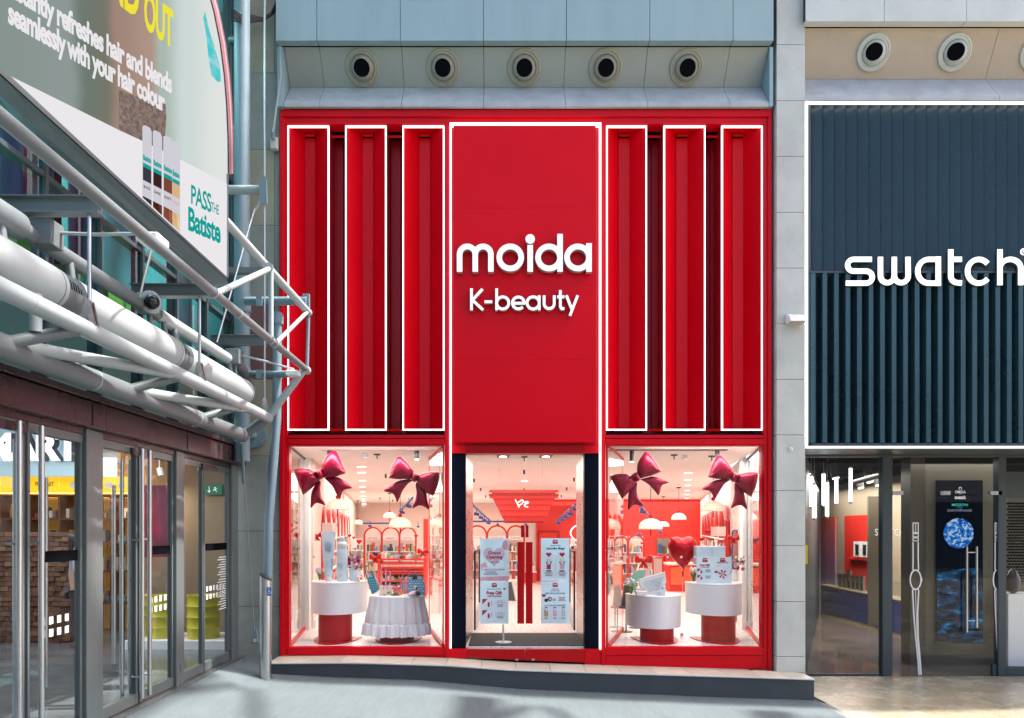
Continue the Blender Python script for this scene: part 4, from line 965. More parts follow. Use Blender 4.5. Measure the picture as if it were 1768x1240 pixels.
for q, px in ((TB_, 371), (TB_, 475), (TB_, 468), (TA, 466)):
    p_ = att(q, px); tb('joint_bolt', [(p_[0] + .0, p_[1] - .055, p_[2]), (p_[0], p_[1] - .035, p_[2])], .05 if q is TB_ else .048, 'tube', 16)
def ibeam(Y, x1, z=4.0):
    mb = MB().box(XW + .02, x1, Y - .05, Y + .05, z + .052, z + .06).box(XW + .02, x1, Y - .05, Y + .05, z - .06, z - .052).box(XW + .02, x1, Y - .005, Y + .005, z - .052, z + .052)
    return obj('bracket_beam', mb, M['tube_grey'], cp)
ibeam(5.3, -2.80, 3.98); ibeam(7.25, -2.74); ibeam(9.26, -2.88, 4.03)
obj('bracket_beam', MB().box(XW + .02, X(460, 9.3), 9.2, 9.3, Z(473, 9.25), Z(463.5, 9.25)), M['tube_grey'], cp)
for Y, zt in ((5.3, 3.93), (7.25, 3.95)):
    tb('hanger_rod', [(TC_[0], Y, 3.30), (TC_[0], Y, zt)], .014, 'steel', 10)
    obj('clevis', MB().prism([(TC_[0] - .055, Y - .03, 3.13), (TC_[0] + .055, Y - .03, 3.13), (TC_[0] + .018, Y - .03, 3.31), (TC_[0] - .018, Y - .03, 3.31)], (0, .02, 0)).prism([(TC_[0] - .055, Y + .012, 3.13), (TC_[0] + .055, Y + .012, 3.13), (TC_[0] + .018, Y + .012, 3.31), (TC_[0] - .018, Y + .012, 3.31)], (0, .02, 0)).tube([(TC_[0], Y - .05, 3.19), (TC_[0], Y + .05, 3.19)], .022, 10), M['steel'], cp, smooth=True)
Y = 9.26; xh = X(457, Y)
tb('cable', [(xh, Y, 3.28), (xh, Y, 5.85)], .011, 'steel', 8); tb('cable', [(xh, Y, 5.95), (xh, Y, 9.0)], .013, 'steel', 8)
obj('clevis', MB().prism([(xh - .05, Y - .02, 3.12), (xh + .05, Y - .02, 3.12), (xh + .014, Y - .02, 3.32), (xh - .014, Y - .02, 3.32)], (0, .04, 0)), M['steel'], cp)
obj('node_plate', MB().prism([P(449, 352, 9.2), P(461, 352, 9.2), P(460, 308, 9.2), P(455, 300, 9.2), P(446, 318, 9.2)][::-1], (0, .02, 0)), M['tube_blue'], cp)
tb('outrigger', [P(396, 328, 9.3), P(459, 328, 9.3)], .055, 'tube')
tb('cable', [P(440, 360, 9.3), P(375, 590, 8.7)], .010, 'steel', 8); tb('cable', [P(449, 350, 9.3), P(438, 368, 9.3)], .012, 'steel', 8)
tb('cable', [P(266, 415, 5.6), P(241, 512, 6.4)], .010, 'steel', 8)
# rear pipe column and its brackets
cl = thing('pipe_column', 'tall blue-grey pipe column standing between glass wall and stone wall', 'column', (X(418, 9.9), 9.9, 2.9))
tb('pipe', [(X(418, 9.9), 9.9, 2.6), (X(418, 9.9), 9.9, 9.1)], .100, 'tube_blue', 28, cl)
tb('pipe', [(X(404, 10.2), 10.2, 2.9), (X(404, 10.2), 10.2, 9.1)], .035, 'tube_grey', 12, cl)
for py, a, b in ((520, 425, 531), (646, 425, 512)):
    tb('arm', [P(a, py, 9.75), P(b, py, 9.48)], .055 if py == 520 else .045, 'tube_blue', 16, cl)
    obj('clamp', MB().tube([(X(418, 9.9), 9.9, Z(py, 9.8) - .12), (X(418, 9.9), 9.9, Z(py, 9.8) + .12)], .112, 28), M['tube_blue'], cl, smooth=True)
    obj('plate', MB().pbox(442, 452, py - 8, py + 8, 9.58, 9.6), M['tube_blue'], cl)
obj('plate', MB().pbox(522, 534, 507, 538, 9.46, 9.5), M['tube_blue'], cl, bevel=.004)
for py in (70, 225): tb('bracket', [P(398, py, 9.95), P(412, py, 9.9)], .05, 'tube_grey', 12, cl)
o = tag(empty('wall_disc', tuple(P(440, 775, 10.38))), 'round bolted steel base plate low on the grey stone wall', 'fixing plate')
mb = MB(); pc = P(438, 752, 10.36)
obj('disc', MB().tube([pc + Vector((0, .055, 0)), pc], .17, 28), M['tube_blue'], o, smooth=True)
obj('lug', MB().tube([pc, pc + Vector((-.02, -.12, 0))], .05, 12).tube([pc + Vector((-.1, -.01, -.1)), pc + Vector((-.1, -.03, -.1))], .02, 8).tube([pc + Vector((.1, -.01, -.1)), pc + Vector((.1, -.03, -.1))], .02, 8), M['tube_blue'], o, smooth=True)
o = tag(empty('guy_cable', tuple(P(440, 1112, 10.0))), 'thin grey guy cable running down the stone wall beside the doors', 'cable')
tb('wire', [P(420, 790, 9.9), P(439, 1090, 10.2)], .009, 'tube_blue', 8, o)
tb('turnbuckle', [P(417.5, 765, 9.7), P(421, 835, 9.95)], .022, 'tube_blue', 10, o)
obj('shackle', MB().prism([P(434, 1112, 10.2), P(446, 1112, 10.2), P(442, 1086, 10.2), P(438, 1086, 10.2)], (0, .04, 0)), M['tube_blue'], o)
tb('bolt', [P(440, 1106, 10.19), P(440, 1106, 10.15)], .03, 'steel', 10, o)
o = tag(empty('raking_pipe', tuple(P(461, 1130, 9.62))), 'long leaning blue-white pipe rising behind the steel bollard to the truss', 'pipe')
tb('pipe', [P(460, 1168, 9.62), P(464, 900, 9.62), P(478, 720, 9.62), P(479, 540, 9.62)], .057, 'tube_blue', 18, o)
tb('flange', [P(479, 560, 9.62), P(479, 545, 9.62)], .075, 'tube_blue', 18, o)
o = tag(empty('hanging_wire', tuple(P(472, 255, 10.2))), 'thin pale conduit hanging from the fascia corner down to a wall clamp', 'conduit')
tb('conduit', [P(484, 80, 10.25), P(485, 130, 10.25), P(471, 232, 10.25)], .014, 'tube', 8, o)
obj('clamp', MB().pbox(466, 478, 236, 256, 10.3, 10.40), M['stone'], o, bevel=.01); tb('bolt', [P(471, 228, 10.25), P(471, 240, 10.28)], .03, 'tube_blue', 10, o)
o = tag(empty('cable_bundle', tuple(P(450, 34, 10.3))), 'black cable bundle sagging across the stone wall near the top', 'cables')
for k in range(6):
    tb('cable', [P(398, 14 + 4 * k, 9.7), P(415, 24 + 3 * k, 9.75), P(432, 26 + 2.5 * k, 10.2), P(455, 31 + k, 10.3), P(468, 22 + k, 10.3), P(476, 4 + 3 * k, 10.35)], .010, 'black', 6, o)

# warm-air heater tubes
hx_, hz_ = -3.13, 3.375
ht = thing('heater_tube', 'row of three fat white heater cylinders with dark grilles above the doors', 'heater', (hx_, 7, 3.2))
for a, b in ((3.2, 5.22), (5.44, 7.13), (7.34, 9.16)):
    o = tb('casing', [(hx_, a, hz_), (hx_, b, hz_)], .155, 'duct', 40, ht)
    tb('end_ring', [(hx_, b - .05, hz_), (hx_, b - .04, hz_)], .1565, 'tube_grey', 40, ht)
for a, b in ((5.22, 5.44), (7.13, 7.34)):
    tb('core', [(hx_, a, hz_), (hx_, b, hz_)], .125, 'dark', 32, ht)
    for k in range(7):
        y = a + .02 + k * (b - a - .04) / 6
        mb = MB(); mb.lathe(0, 0, [(.148, -.003), (.152, 0), (.148, .003)], 30, 0, math.pi)
        mb.v = [(hx_ + v[0], y + v[2], hz_ + v[1]) for v in mb.v]; obj('grille_ring', mb, M['tube_grey'], ht)
    mb = MB(); mb.lathe(0, 0, [(.152, 0), (.152, b - a)], 24, math.pi, 2 * math.pi); mb.v = [(hx_ + v[0], a + v[2], hz_ + v[1]) for v in mb.v]
    obj('lower_cover', mb, M['tube_grey'], ht, smooth=True)
tb('supply_pipe', [(-3.3, 3.2, 3.78), (-3.3, 5.15, 3.78)], .095, 'tube_grey', 24, ht)
tb('supply_pipe', [(-3.3, 5.15, 3.78), (-3.3, 7.25, 3.78)], .06, 'tube_grey', 20, ht)
tb('supply_pipe', [(-3.3, 7.25, 3.78), (-3.3, 9.35, 3.78)], .065, 'duct', 20, ht)
tb('elbow', [(-3.3, 9.42, 3.78), (-3.3, 9.62, 3.77), (-3.27, 9.75, 3.70), (-3.25, 9.80, 3.60)], .068, 'tube_grey', 20, ht)
for y in (4.95, 5.75, 7.05, 7.35, 7.6, 9.15, 9.3): tb('pipe_stub', [(-3.25, y, 3.5), (-3.28, y, 3.74)], .028, 'tube_grey', 12, ht)
for Y, x1, z1, nm in ((5.43, -2.5, 3.81, 'longer left'), (9.25, -2.52, 3.64, 'right end')):
    o = thing('arm_light', 'small white floodlight on the %s arm above the canopy tubes' % nm, 'floodlight', (-3.3, Y, 3.8), 'arm floodlights')
    obj('junction_box', MB().box(-3.32, -3.16, Y - .12, Y + .04, 3.72, 3.9), M['tube_grey'], o, bevel=.006)
    tb('arm', [(-3.16, Y, 3.84), (-2.9, Y, 3.83 + (z1 - 3.81) * .3), (x1, Y, z1 + .03)], .014, 'tube', 8, o)
    obj('lamp_head', MB().box(x1 - .08, x1 + .08, Y - .10, Y + .10, z1 - .055, z1 + .005), M['white_matt'], o, bevel=.012)
o = thing('cctv_camera', 'white dome camera with black lens on the canopy pipe', 'camera', (-3.25, 7.2, 3.85))
pc = P(262, 522, 6.95)
obj('housing', MB().tube([pc + Vector((-.13, .1, .02)), pc], .105, 24), M['tube'], o, smooth=True, bevel=.01)
obj('lens', MB().ball(pc + Vector((.02, -.04, -.01)), .068, 20), mat('black_dome', (.01, .01, .012, 1), .05), o, smooth=True)
tb('mount', [(-3.3, 7.2, 3.84), pc + Vector((-.1, .08, 0))], .04, 'tube', 12, o)

# ------------------------------------------------------------------ big advertising screen, turned towards the street
D2 = Vector((.467, .884, 0)).normalized(); R0 = Vector((X(392, 7.07), 7.07, 0)); NB = Vector((D2.y, -D2.x, 0))
def S(px, py, off=0.0):                              # a photo pixel on the screen's plane
    a = (px - CX) / F; r0 = R0 + NB * off
    s_ = (r0.x - a * r0.y) / (a * D2.y - D2.x); q = r0 + D2 * s_
    return Vector((q.x, q.y, Z(py, q.y)))
bb = thing('billboard_screen', 'huge tilted advertising screen for dry shampoo at the upper left', 'billboard', tuple(S(392, 478)))
def sp(name, pts, m, off, th=.002, par=None):
    return obj(name, MB().prism([S(a, b, off) for a, b in pts], -NB * th), m, par or bb)
edge = [(392, 478), (393, 300), (392.5, 240), (390, 180), (386, 130), (379, 75), (368, 20), (352, -40), (335, -90)]
def emis_ramp(name, stops, s_, amp=.10):
    m = bpy.data.materials.new(name); m.use_nodes = True; t = m.node_tree; t.nodes.clear(); L = t.links
    o = t.nodes.new('ShaderNodeOutputMaterial'); e = t.nodes.new('ShaderNodeEmission'); e.inputs[1].default_value = s_ * EK
    tc = t.nodes.new('ShaderNodeTexCoord'); sx = t.nodes.new('ShaderNodeSeparateXYZ'); n = t.nodes.new('ShaderNodeTexNoise'); n.inputs['Scale'].default_value = 1.3; n.inputs['Detail'].default_value = 5
    a = t.nodes.new('ShaderNodeMath'); a.operation = 'MULTIPLY_ADD'; a.inputs[1].default_value = amp; ad = t.nodes.new('ShaderNodeMath'); ad.operation = 'ADD'; a.inputs[2].default_value = -amp / 2
    rp = t.nodes.new('ShaderNodeValToRGB'); el = rp.color_ramp.elements; rp.color_ramp.interpolation = 'EASE'
    while len(el) < len(stops): el.new(.5)
    for i, (p, h) in enumerate(stops): el[i].position = p; el[i].color = c(h)
    L.new(tc.outputs['Generated'], sx.inputs[0]); L.new(tc.outputs['Object'], n.inputs[0]); L.new(n.outputs[0], a.inputs[0]); L.new(a.outputs[0], ad.inputs[0]); L.new(sx.outputs[0], ad.inputs[1])
    L.new(ad.outputs[0], rp.inputs[0]); L.new(rp.outputs[0], e.inputs[0]); L.new(e.outputs[0], o.inputs[0]); return m
gx_ = lambda px: (S(px, 0).x - S(-60, 0).x) / (S(393, 0).x - S(-60, 0).x)
AD = emis_ramp('ad_picture', [(0, '#7b8f8c'), (gx_(60), '#87948f'), (gx_(140), '#8d9896'), (gx_(168), '#6d7a70'), (gx_(200), '#75766a'), (gx_(222), '#a08678'), (gx_(268), '#ad9385'), (gx_(288), '#a9b8ae'), (gx_(325), '#ccd8d6'), (gx_(385), '#dfe3df')], .60, .07)
bgs = sp('screen', [(-60, 60), (0, 118)] + edge + [(-60, -90)], AD, 0, .10)
def sq(name, pts, m, k, par=None): return sp(name, pts, m, .002 + .0012 * k, .0008, bgs)
E_w = emis('ad_white', '#f1eef2', .56)
sq('picture_area', [(206, 228), (205, 155), (245, 170), (286, 180), (287, 205), (283, 262)], emis_noise('ad_speckle', ['#5d4d4a', '#77655f', '#8c7a73', '#a08f88'], .6, 30), 2)
sq('picture_area', [(351, 30), (356, 60), (360, 100), (365, 130), (376, 142), (382, 140), (379, 110), (370, 80), (362, 55), (354, 20)], emis_noise('ad_cyan', ['#cfdcda', '#7fcfd2', '#35c2c9', '#8ad6d8'], .62, 9), 4)
sq('white_band', [(19, 132), (120, 182), (206, 225), (245, 243), (300, 270), (392, 317), (392, 477.5), (200, 302)], E_w, 5)
def bt(s_, x0, y0, x1, hpx, m, bold=.02, k=8, track=.92, y1=None, hend=None):
    """a line of lettering on the screen: baseline from photo pixel (x0, y0) to x1, height in pixels at its left end"""
    a = S(x0, y0, .002 + .0012 * k); b = S(x1, y1 or 0, .002 + .0012 * k); w_ = (Vector((b.x, b.y, 0)) - Vector((a.x, a.y, 0))).length
    rt_ = (b - a) if y1 is not None else D2
    return obj('lettering', text(MB(), s_, a, rt_, (0, 0, 1), width=(b - a).length if y1 is not None else w_, height=hend * b.y / F if hend else hpx * a.y / F, bold=bold, space=track), m, bgs)
bt('seamlessly with your hair colour', 14, 53, 285, 55, E_w, bold=.04)
bt('instantly refreshes hair and blends', 12, 4, 297, 55, E_w, bold=.04)
ye_ = emis('ad_yellow', '#f4e63a', .58)
bt('STAND', 120, -56, 240, 80, ye_, bold=.03, y1=36, hend=80)
bt('OUT', 249, 50, 299, 80, ye_, bold=.03, y1=86, hend=68)
tl = emis('ad_teal', '#12a29b', .58)
bt('PASS', 330, 352, 365, 34, tl, bold=.02)
bt('THE', 364, 365, 378, 17, tl, bold=.01)
bt('Batiste', 325, 398, 381, 42, tl, bold=.03)
for i, (x0, t, mc, hc, hair) in enumerate([(246, 214, '#3a3a40', '#26242a', ['#1b181c', '#332e34', '#4d464c']), (264, 223, '#3d2422', '#3a2a2a', ['#24120f', '#4a231c', '#7a4a3a']), (282, 232, '#7a4636', '#5a3a34', ['#5a2a1e', '#8a4a38', '#b07258']), (297, 241, '#d9b184', '#d08a4a', ['#b98a5e', '#dcb88c', '#efd9b8'])]):
    x1 = x0 + (16 if i < 3 else 14); sl_ = .52
    def g(x, y, q=sl_): return (x, y + (x - x0) * q)
    cn_ = sq('can_picture', [g(x0, t + 4), g(x0 + 4, t), g(x1 - 3, t), g(x1, t + 6), (x1, 116 + .918 * x1), (x0, 116 + .918 * x0)], emis('can_body_%d' % i, '#dcdae4', .52), 6)
    sq('can_picture', [g(x0 + .8, t + 73), g(x1 - .8, t + 73), g(x1 - .8, t + 96), g(x0 + .8, t + 96)], emis('can_swirl_%d' % i, mc, .6), 7)
    sq('can_picture', [g(x0 + .8, t + 66), g(x1 - .8, t + 66), g(x1 - .8, t + 73), g(x0 + .8, t + 73)], tl, 7)
    sq('can_picture', [g(x0 + .3, t + 124), g(x1 - .3, t + 124), (x1 - .3, 115 + .918 * x1), (x0 + .3, 115 + .918 * x0)], emis_noise('can_hair_%d' % i, hair, .6, 6, (6, 6, 1)), 7)
    bt('Batiste', x0 + 1, t + 62, x1 - 1, 10, tl, bold=.05, k=9)
    bt(['BLACK', 'DARK', 'BRUNETTE', 'BLONDE'][i], x0 + 2, t + 110, x1 - 2, 5, emis('can_print_%d' % i, hc, .8), bold=.02, k=9)
fr = MB()
obj('lower_edge', MB().prism([S(-60, 64, .012), S(392, 478, .012), S(392, 482.5, .012), S(-60, 72, .012)], -NB * .16), M['black'], bb)
obj('lower_edge', MB().prism([S(392, 478, .012), S(394.5, 480, .012), S(394.5, 300, .012), S(392.8, 300, .012)], -NB * .12), M['mull'], bb)
obj('support_beam', MB().prism([S(-60, 76, .03), S(392, 484, .03), S(396, 492, -.10), S(368, 492, -.12), S(-60, 112, -.08)], -NB * .10), M['tube_grey'], bb)
# pink metal cladding fin that curves up behind the screen
pk = tag(empty('cladding_fin', tuple(S(395, 300, -.2))), 'pink ribbed metal cladding curving upward behind the screen edge', 'cladding')
for k in range(3):
    off = -.30 - .03 * k
    o_ = [(a + 2.5 + 3.2 * k, b) for a, b in edge[1:]]
    obj('rib', MB().prism([S(a, b, off) for a, b in o_] + [S(a + 4.5 - k, b, off) for a, b in o_[::-1]], -NB * .05), [mat('pink_metal_%d' % k, [(.22, .09, .10, 1), (.36, .22, .24, 1), (.16, .06, .07, 1)][k], .3, metal=.5)][0], pk)

# ------------------------------------------------------------------ steel push-pad bollard
bo = thing('bollard', 'brushed steel door-opener bollard with slanted black top and wheelchair sticker', 'bollard', (-2.96, 9.54, gz(-2.96)))
cx_, cy_ = X(458.5, 9.54), 9.54; r_ = .076; z0 = gz(cx_); zt = Z(990, 9.54)
mb = MB().lathe(cx_, cy_, [(r_ + .012, z0 - .01), (r_ + .012, z0 + .008), (r_, z0 + .009), (r_, zt - .10)], 32)
n_ = 32; ring = [(cx_ + r_ * math.cos(2 * math.pi * k / n_), cy_ + r_ * math.sin(2 * math.pi * k / n_), zt - .055 - .55 * r_ * math.cos(2 * math.pi * k / n_)) for k in range(n_)]
b0 = len(mb.v) - n_; mb.v += ring
for k in range(n_): mb.f.append([b0 + k, b0 + (k + 1) % n_, b0 + n_ + (k + 1) % n_, b0 + n_ + k]); mb.m.append(0)
mb.add(ring, [list(range(n_))])
obj('post', mb, M['steel'], bo, smooth=True)
obj('push_pad', MB().prism([(p[0] * 1 + .004 * (p[0] - cx_), p[1], p[2] + .004) for p in ring], (.004, 0, .018)), M['black'], bo, smooth=True)
mb = MB().prism([P(461.5, 1029, 9.455), P(468, 1029, 9.455), P(468, 1014, 9.455), P(461.5, 1014, 9.455)], (0, .01, 0))
st = obj('sticker', mb, mat('blue_sticker', (.01, .12, .42, 1), .4), bo)
mb = MB().ribbon(circ(464.4, 1023.5, 2.2, 60, 330, 14), .7, 9.452, 9.4535).ribbon([(464, 1017.5), (464, 1021), (466, 1021.4), (467, 1025)], .8, 9.451, 9.4535)
mb.prism([P(464 + .9 * math.cos(a), 1016 - .9 * math.sin(a), 9.452) for a in [i * math.pi / 5 for i in range(10)]], (0, .001, 0))
obj('pictogram', mb, M['white_matt'], st)

# ------------------------------------------------------------------ things out of the picture that light and reflect in it
rf = thing('glazed_roof', 'steel roof beams high over the street, seen only by their shadows', 'roof', (3, 5, 14.5))
for k in range(7):
    xk = -6 + 3.6 * k
    obj('beam', MB().box(xk - .16, xk + .16, -14, 10.1, 14.5, 14.95), M['tube_grey'], rf)
for k in range(9):
    obj('purlin', MB().tube([(-8 + 3.6 * k, -4, 14.4), (-2 + 3.6 * k, 9.8, 14.4)], .10, 8), M['tube_grey'], rf); obj('purlin', MB().tube([(-4 + 3.6 * k, -4, 14.3), (-9 + 3.6 * k, 9.8, 14.3)], .08, 8), M['tube_grey'], rf)
for k in range(2): obj('rail', MB().box(-8, 24, 4.0 + 3.15 * k, 4.16 + 3.15 * k, 14.2, 14.3), M['tube_grey'], rf)
op = thing('facing_building', 'pale shop terrace across the street behind the viewer', 'building', (0, -11, 0))
obj('wall', MB().box(-34, 34, -16, -12, -.6, 9), mat('facing_stone', (.26, .26, .25, 1), .8, var=.3, scale=.5), op)
for k in range(10): obj('shop_window', MB().box(-32 + 6.5 * k, -27.4 + 6.5 * k, -11.99, -11.9, -.1, 3.0), mat('facing_window_%d' % k, (.03, .035, .04, 1), .1), op)
ws2 = tag(empty('facing_shop_sign', (12, -11.9, 3)), 'white lit BREITLING sign of the facing shop, mirrored in the right window', 'sign')
mb = text(MB(), 'BREITLING', (11.65, -11.8, Z(899, 32.7)), (-1, 0, 0), (0, 0, 1), width=1.87, height=.24, bold=.02)
obj('lettering', mb, emis('facing_letters', (1, 1, 1, 1), 5), ws2)
# ------------------------------------------------------------------ inside the red shop
ri = tag(empty('shop_room', (0, 15, .06)), 'pink and red interior of the beauty shop with speckled floor', 'shop interior')
ZC, ZF = 2.88, .06
tz = bpy.data.materials.new('terrazzo'); tz.use_nodes = True; t_ = tz.node_tree; bs = t_.nodes['Principled BSDF']; bs.inputs['Roughness'].default_value = .3
tc = t_.nodes.new('ShaderNodeNewGeometry'); prev = None
bc = (.78, .75, .72, 1)
for i, (scl, thr, cc) in enumerate([(13, .20, (.20, .17, .16, 1)), (9, .13, (.42, .22, .16, 1)), (21, .24, (.36, .35, .36, 1))]):
    vo = t_.nodes.new('ShaderNodeTexVoronoi'); vo.inputs['Scale'].default_value = scl
    mp = t_.nodes.new('ShaderNodeMapping'); mp.inputs['Location'].default_value = (i * 3.1, i * 1.7, 0)
    lt = t_.nodes.new('ShaderNodeMath'); lt.operation = 'LESS_THAN'; lt.inputs[1].default_value = thr
    mx = t_.nodes.new('ShaderNodeMix'); mx.data_type = 'RGBA'; mx.inputs[7].default_value = cc
    t_.links.new(tc.outputs['Position'], mp.inputs[0]); t_.links.new(mp.outputs[0], vo.inputs[0]); t_.links.new(vo.outputs['Distance'], lt.inputs[0]); t_.links.new(lt.outputs[0], mx.inputs[0])
    if prev is None: mx.inputs[6].default_value = bc
    else: t_.links.new(prev, mx.inputs[6])
    prev = mx.outputs[2]
t_.links.new(prev, bs.inputs['Base Color'])
fan = [(-3.02, 10.50), (3.70, 10.50), (4.13, 12.0), (9.1, 34.4), (-10, 34.4)]
def plan(pts, z0, z1): return MB().prism([(a, b, z0) for a, b in pts], (0, 0, z1 - z0))
# floor as large slabs with open joints
for i in range(8):
    for j in range(7):
        y0 = 10.52 + 3.42 * j; y1 = y0 + 3.415
        f = lambda s_, y: (-3.02 - .287 * (y - 10.5)) + s_ * ((3.72 + .20 * (y - 10.5)) - (-3.02 - .287 * (y - 10.5)))
        q = [(f(i / 8, y0) + .002, y0), (f((i + 1) / 8, y0) - .002, y0), (f((i + 1) / 8, y1) - .002, y1), (f(i / 8, y1) + .002, y1)]
        obj('floor_slab', plan(q, ZF - .03, ZF), tz, ri)
obj('subfloor', plan(fan, -.10, ZF - .032), M['pale'], ri)
obj('ceiling_front', plan([(-3.05, 10.47), (3.72, 10.47), (4.2, 13.7), (-3.95, 13.7)], ZC, ZC + .1), M['pink_ceiling'], ri)
obj('ceiling', plan([(-3.95, 13.7), (4.2, 13.7), (9.1, 34.4), (-10, 34.4)], ZC + .035, ZC + .135), M['pink_ceiling'], ri)
def wseg(name, pa, Ya, pb_, Yb, z0, z1, m, th=.08, par=ri): return obj(name, seg(pa, Ya, pb_, Yb, z0, z1, th), m, par)
wseg('outer_wall', 496, 10.50, 520, 34, ZF, ZC + .03, M['pale'], .05)
wseg('outer_wall', 1317, 10.50, 1300, 34, ZF, ZC + .03, M['pale'], .05)
wseg('back_wall', 519, 34.2, 1005, 34.2, ZF, ZC + .03, M['pink_wall'], .1)
wseg('red_back_wall', 930, 30, 1300, 30, ZF, ZC + .03, M['red_wall'], .1)
wseg('red_panel', 926, 24.0, 993, 24.0, ZF, Z(873, 24), M['red_wall'], .1)
wseg('white_panel', 900, 24.1, 926, 24.1, ZF, Z(873, 24), M['pale'], .1)
wseg('door_frame', 929, 23.95, 930.5, 23.95, ZF, Z(917, 23.9), M['red_deep'], .03); wseg('door_frame', 964, 23.95, 965.5, 23.95, ZF, Z(917, 23.9), M['red_deep'], .03)
obj('door_frame', MB().pbox(930.5, 964, 917, 918.6, 23.93, 23.97), M['red_deep'], ri)
# inner side walls of the two display bays and their white end piers
wseg('side_wall', 541, 12.5, 614, 33.9, ZF, ZC + .03, M['pink_wall'], .06)
wseg('side_wall', 1281.5, 12.5, 1203, 33.9, ZF, ZC + .03, M['pale'], .06)
for a, b, nm in ((518.5, 534, 'left'), (1281.5, 1295.5, 'right')):
    obj('pier', MB().pbox(a, b, 0, 1, 12.38, 12.5) if False else MB().box(X(a, 12.38), X(b, 12.38), 12.38, 12.5, ZF, ZC), M['white_matt'], ri, bevel=.005)
    obj('pier_skirting', MB().box(X(a, 12.36) - .004, X(b, 12.36) + .004, 12.355, 12.379, ZF, ZF + .14), M['white_matt'], ri)
wseg('skirting', 545, 12.6, 613.5, 33.8, ZF, ZF + .13, M['white_matt'], .03); wseg('skirting', 1279, 12.6, 1202, 33.8, ZF, ZF + .13, M['white_matt'], .03)
# glass returns of the window boxes
for (a, b) in ((499, 525), (764, 741), (1050, 1075), (1314.5, 1290)):
    p0, p1 = Vector((X(a, 10.5), 10.5, 0)), Vector((X(b, 12.36), 12.36, 0)); nn = Vector((.012, 0, 0))
    o = obj('glass_return', MB().prism([p0 + Vector((0, 0, ZF + .05)), p1 + Vector((0, 0, ZF + .05)), p1 + Vector((0, 0, ZC - .03)), p0 + Vector((0, 0, ZC - .03))], nn), M['glass_side'], sf)
    obj('return_rail', MB().prism([p0 + Vector((-.02, 0, ZF)), p1 + Vector((-.02, 0, ZF)), p1 + Vector((-.02, 0, ZF + .05)), p0 + Vector((-.02, 0, ZF + .05))], (.05, 0, 0)), M['red_frame'], o)
    obj('top_rail', MB().prism([p0 + Vector((-.01, 0, ZC - .03)), p1 + Vector((-.01, 0, ZC - .03)), p1 + Vector((-.01, 0, ZC - .004)), p0 + Vector((-.01, 0, ZC - .004))], (.03, 0, 0)), M['black'] if a in (499, 1314.5) else M['red_frame'], o)
    obj('edge_strip', MB().tube([p1 + Vector((0, 0, ZF + .05)), p1 + Vector((0, 0, ZC - .03))], .008, 6), M['red_frame'] if a in (764, 1050) else M['steel'], o)

# ceiling fittings
def yceil(py, z=ZC + .03): return (z - EYE) * F / (CY - py)
def downlight(px, py, lab, grp, r=.085):
    Y = yceil(py); x = X(px, Y); z = ZC + .035
    o = thing('downlight', lab, 'downlight', (x, Y, z - .02), grp)
    obj('trim', MB().lathe(x, Y, [(r, z - .002), (r + .025, z - .006), (r + .03, z + .004)], 20), M['white_matt'], o, smooth=True)
    obj('lens', MB().disc(x, Y, z - .008, r, 20), M['downlight'], o)
for i, py in enumerate([806.5, 816.3, 830, 840.8, 849, 857, 861.5, 865.5, 869, 872]):
    downlight(624 + i * .55, py, 'recessed downlight number %s from the front in the left window ceiling row' % ['one', 'two', 'three', 'four', 'five', 'six', 'seven', 'eight', 'nine', 'ten'][i], 'downlights behind the left window')
for i, py in enumerate([816.6, 828.7, 838.3, 847, 854, 860.5, 866, 871.5, 876]):
    downlight(1188.5 - i * .6, py, 'recessed downlight number %s from the front in the right window ceiling row' % ['one', 'two', 'three', 'four', 'five', 'six', 'seven', 'eight', 'nine'][i], 'downlights behind the right window')
for i, (px, py) in enumerate([(838.6, 797.2), (905.5, 797), (971, 796.5), (905.5, 830.5), (974, 866.5)]):
    downlight(px, py, ['left', 'middle', 'right', 'second-row middle', 'far right'][i] + ' recessed downlight above the entrance doors', 'downlights above the entrance')
for i, px in enumerate((868.5, 942.5)):
    Y = 12.0; z = ZC; x = X(px, Y)
    o = thing('square_downlight', '%s square black downlight above the doors' % ('left' if i == 0 else 'right'), 'downlight', (x, Y, z - .02), 'square black downlights')
    obj('frame', MB().box(x - .10, x + .10, Y - .2, Y + .2, z - .012, z + .01), M['black'], o); obj('lens', MB().lathe(x, Y, [(.001, z - .016), (.06, z - .0155)], 18, ry=1.8), M['downlight'], o)
for i, (px, py, k) in enumerate([(630.5, 794, 'box'), (651, 793, 'head'), (1164, 797, 'head'), (1182.5, 800, 'box'), (1229, 797, 'head'), (905.5, 789.5, 'head')]):
    Y = 11.6 + .1 * i; x = X(px, Y)
    lab = ['left grey sensor box on the ceiling of the left window', 'left dark sprinkler head on the ceiling of the left window', 'dark sprinkler head on the ceiling of the right window', 'grey sensor box on the ceiling of the right window', 'flat dark smoke detector beside the right window bow', 'dark sprinkler head just inside the entrance doors'][i]
    o = tag(empty('ceiling_sensor', (x, Y, ZC - .1)), lab, 'ceiling fitting')
    if k == 'box': obj('body', MB().box(x - .03, x + .03, Y - .03, Y + .03, ZC - .07, ZC), M['letter_side'], o, bevel=.004)
    else:
        obj('plate', MB().lathe(x, Y, [(.001, ZC - .022), (.05, ZC - .02), (.055, ZC)], 18), M['black'], o, smooth=True); obj('stem', MB().tube([(x, Y, ZC - .02), (x, Y, ZC - .08)], .010, 8), M['black'], o)
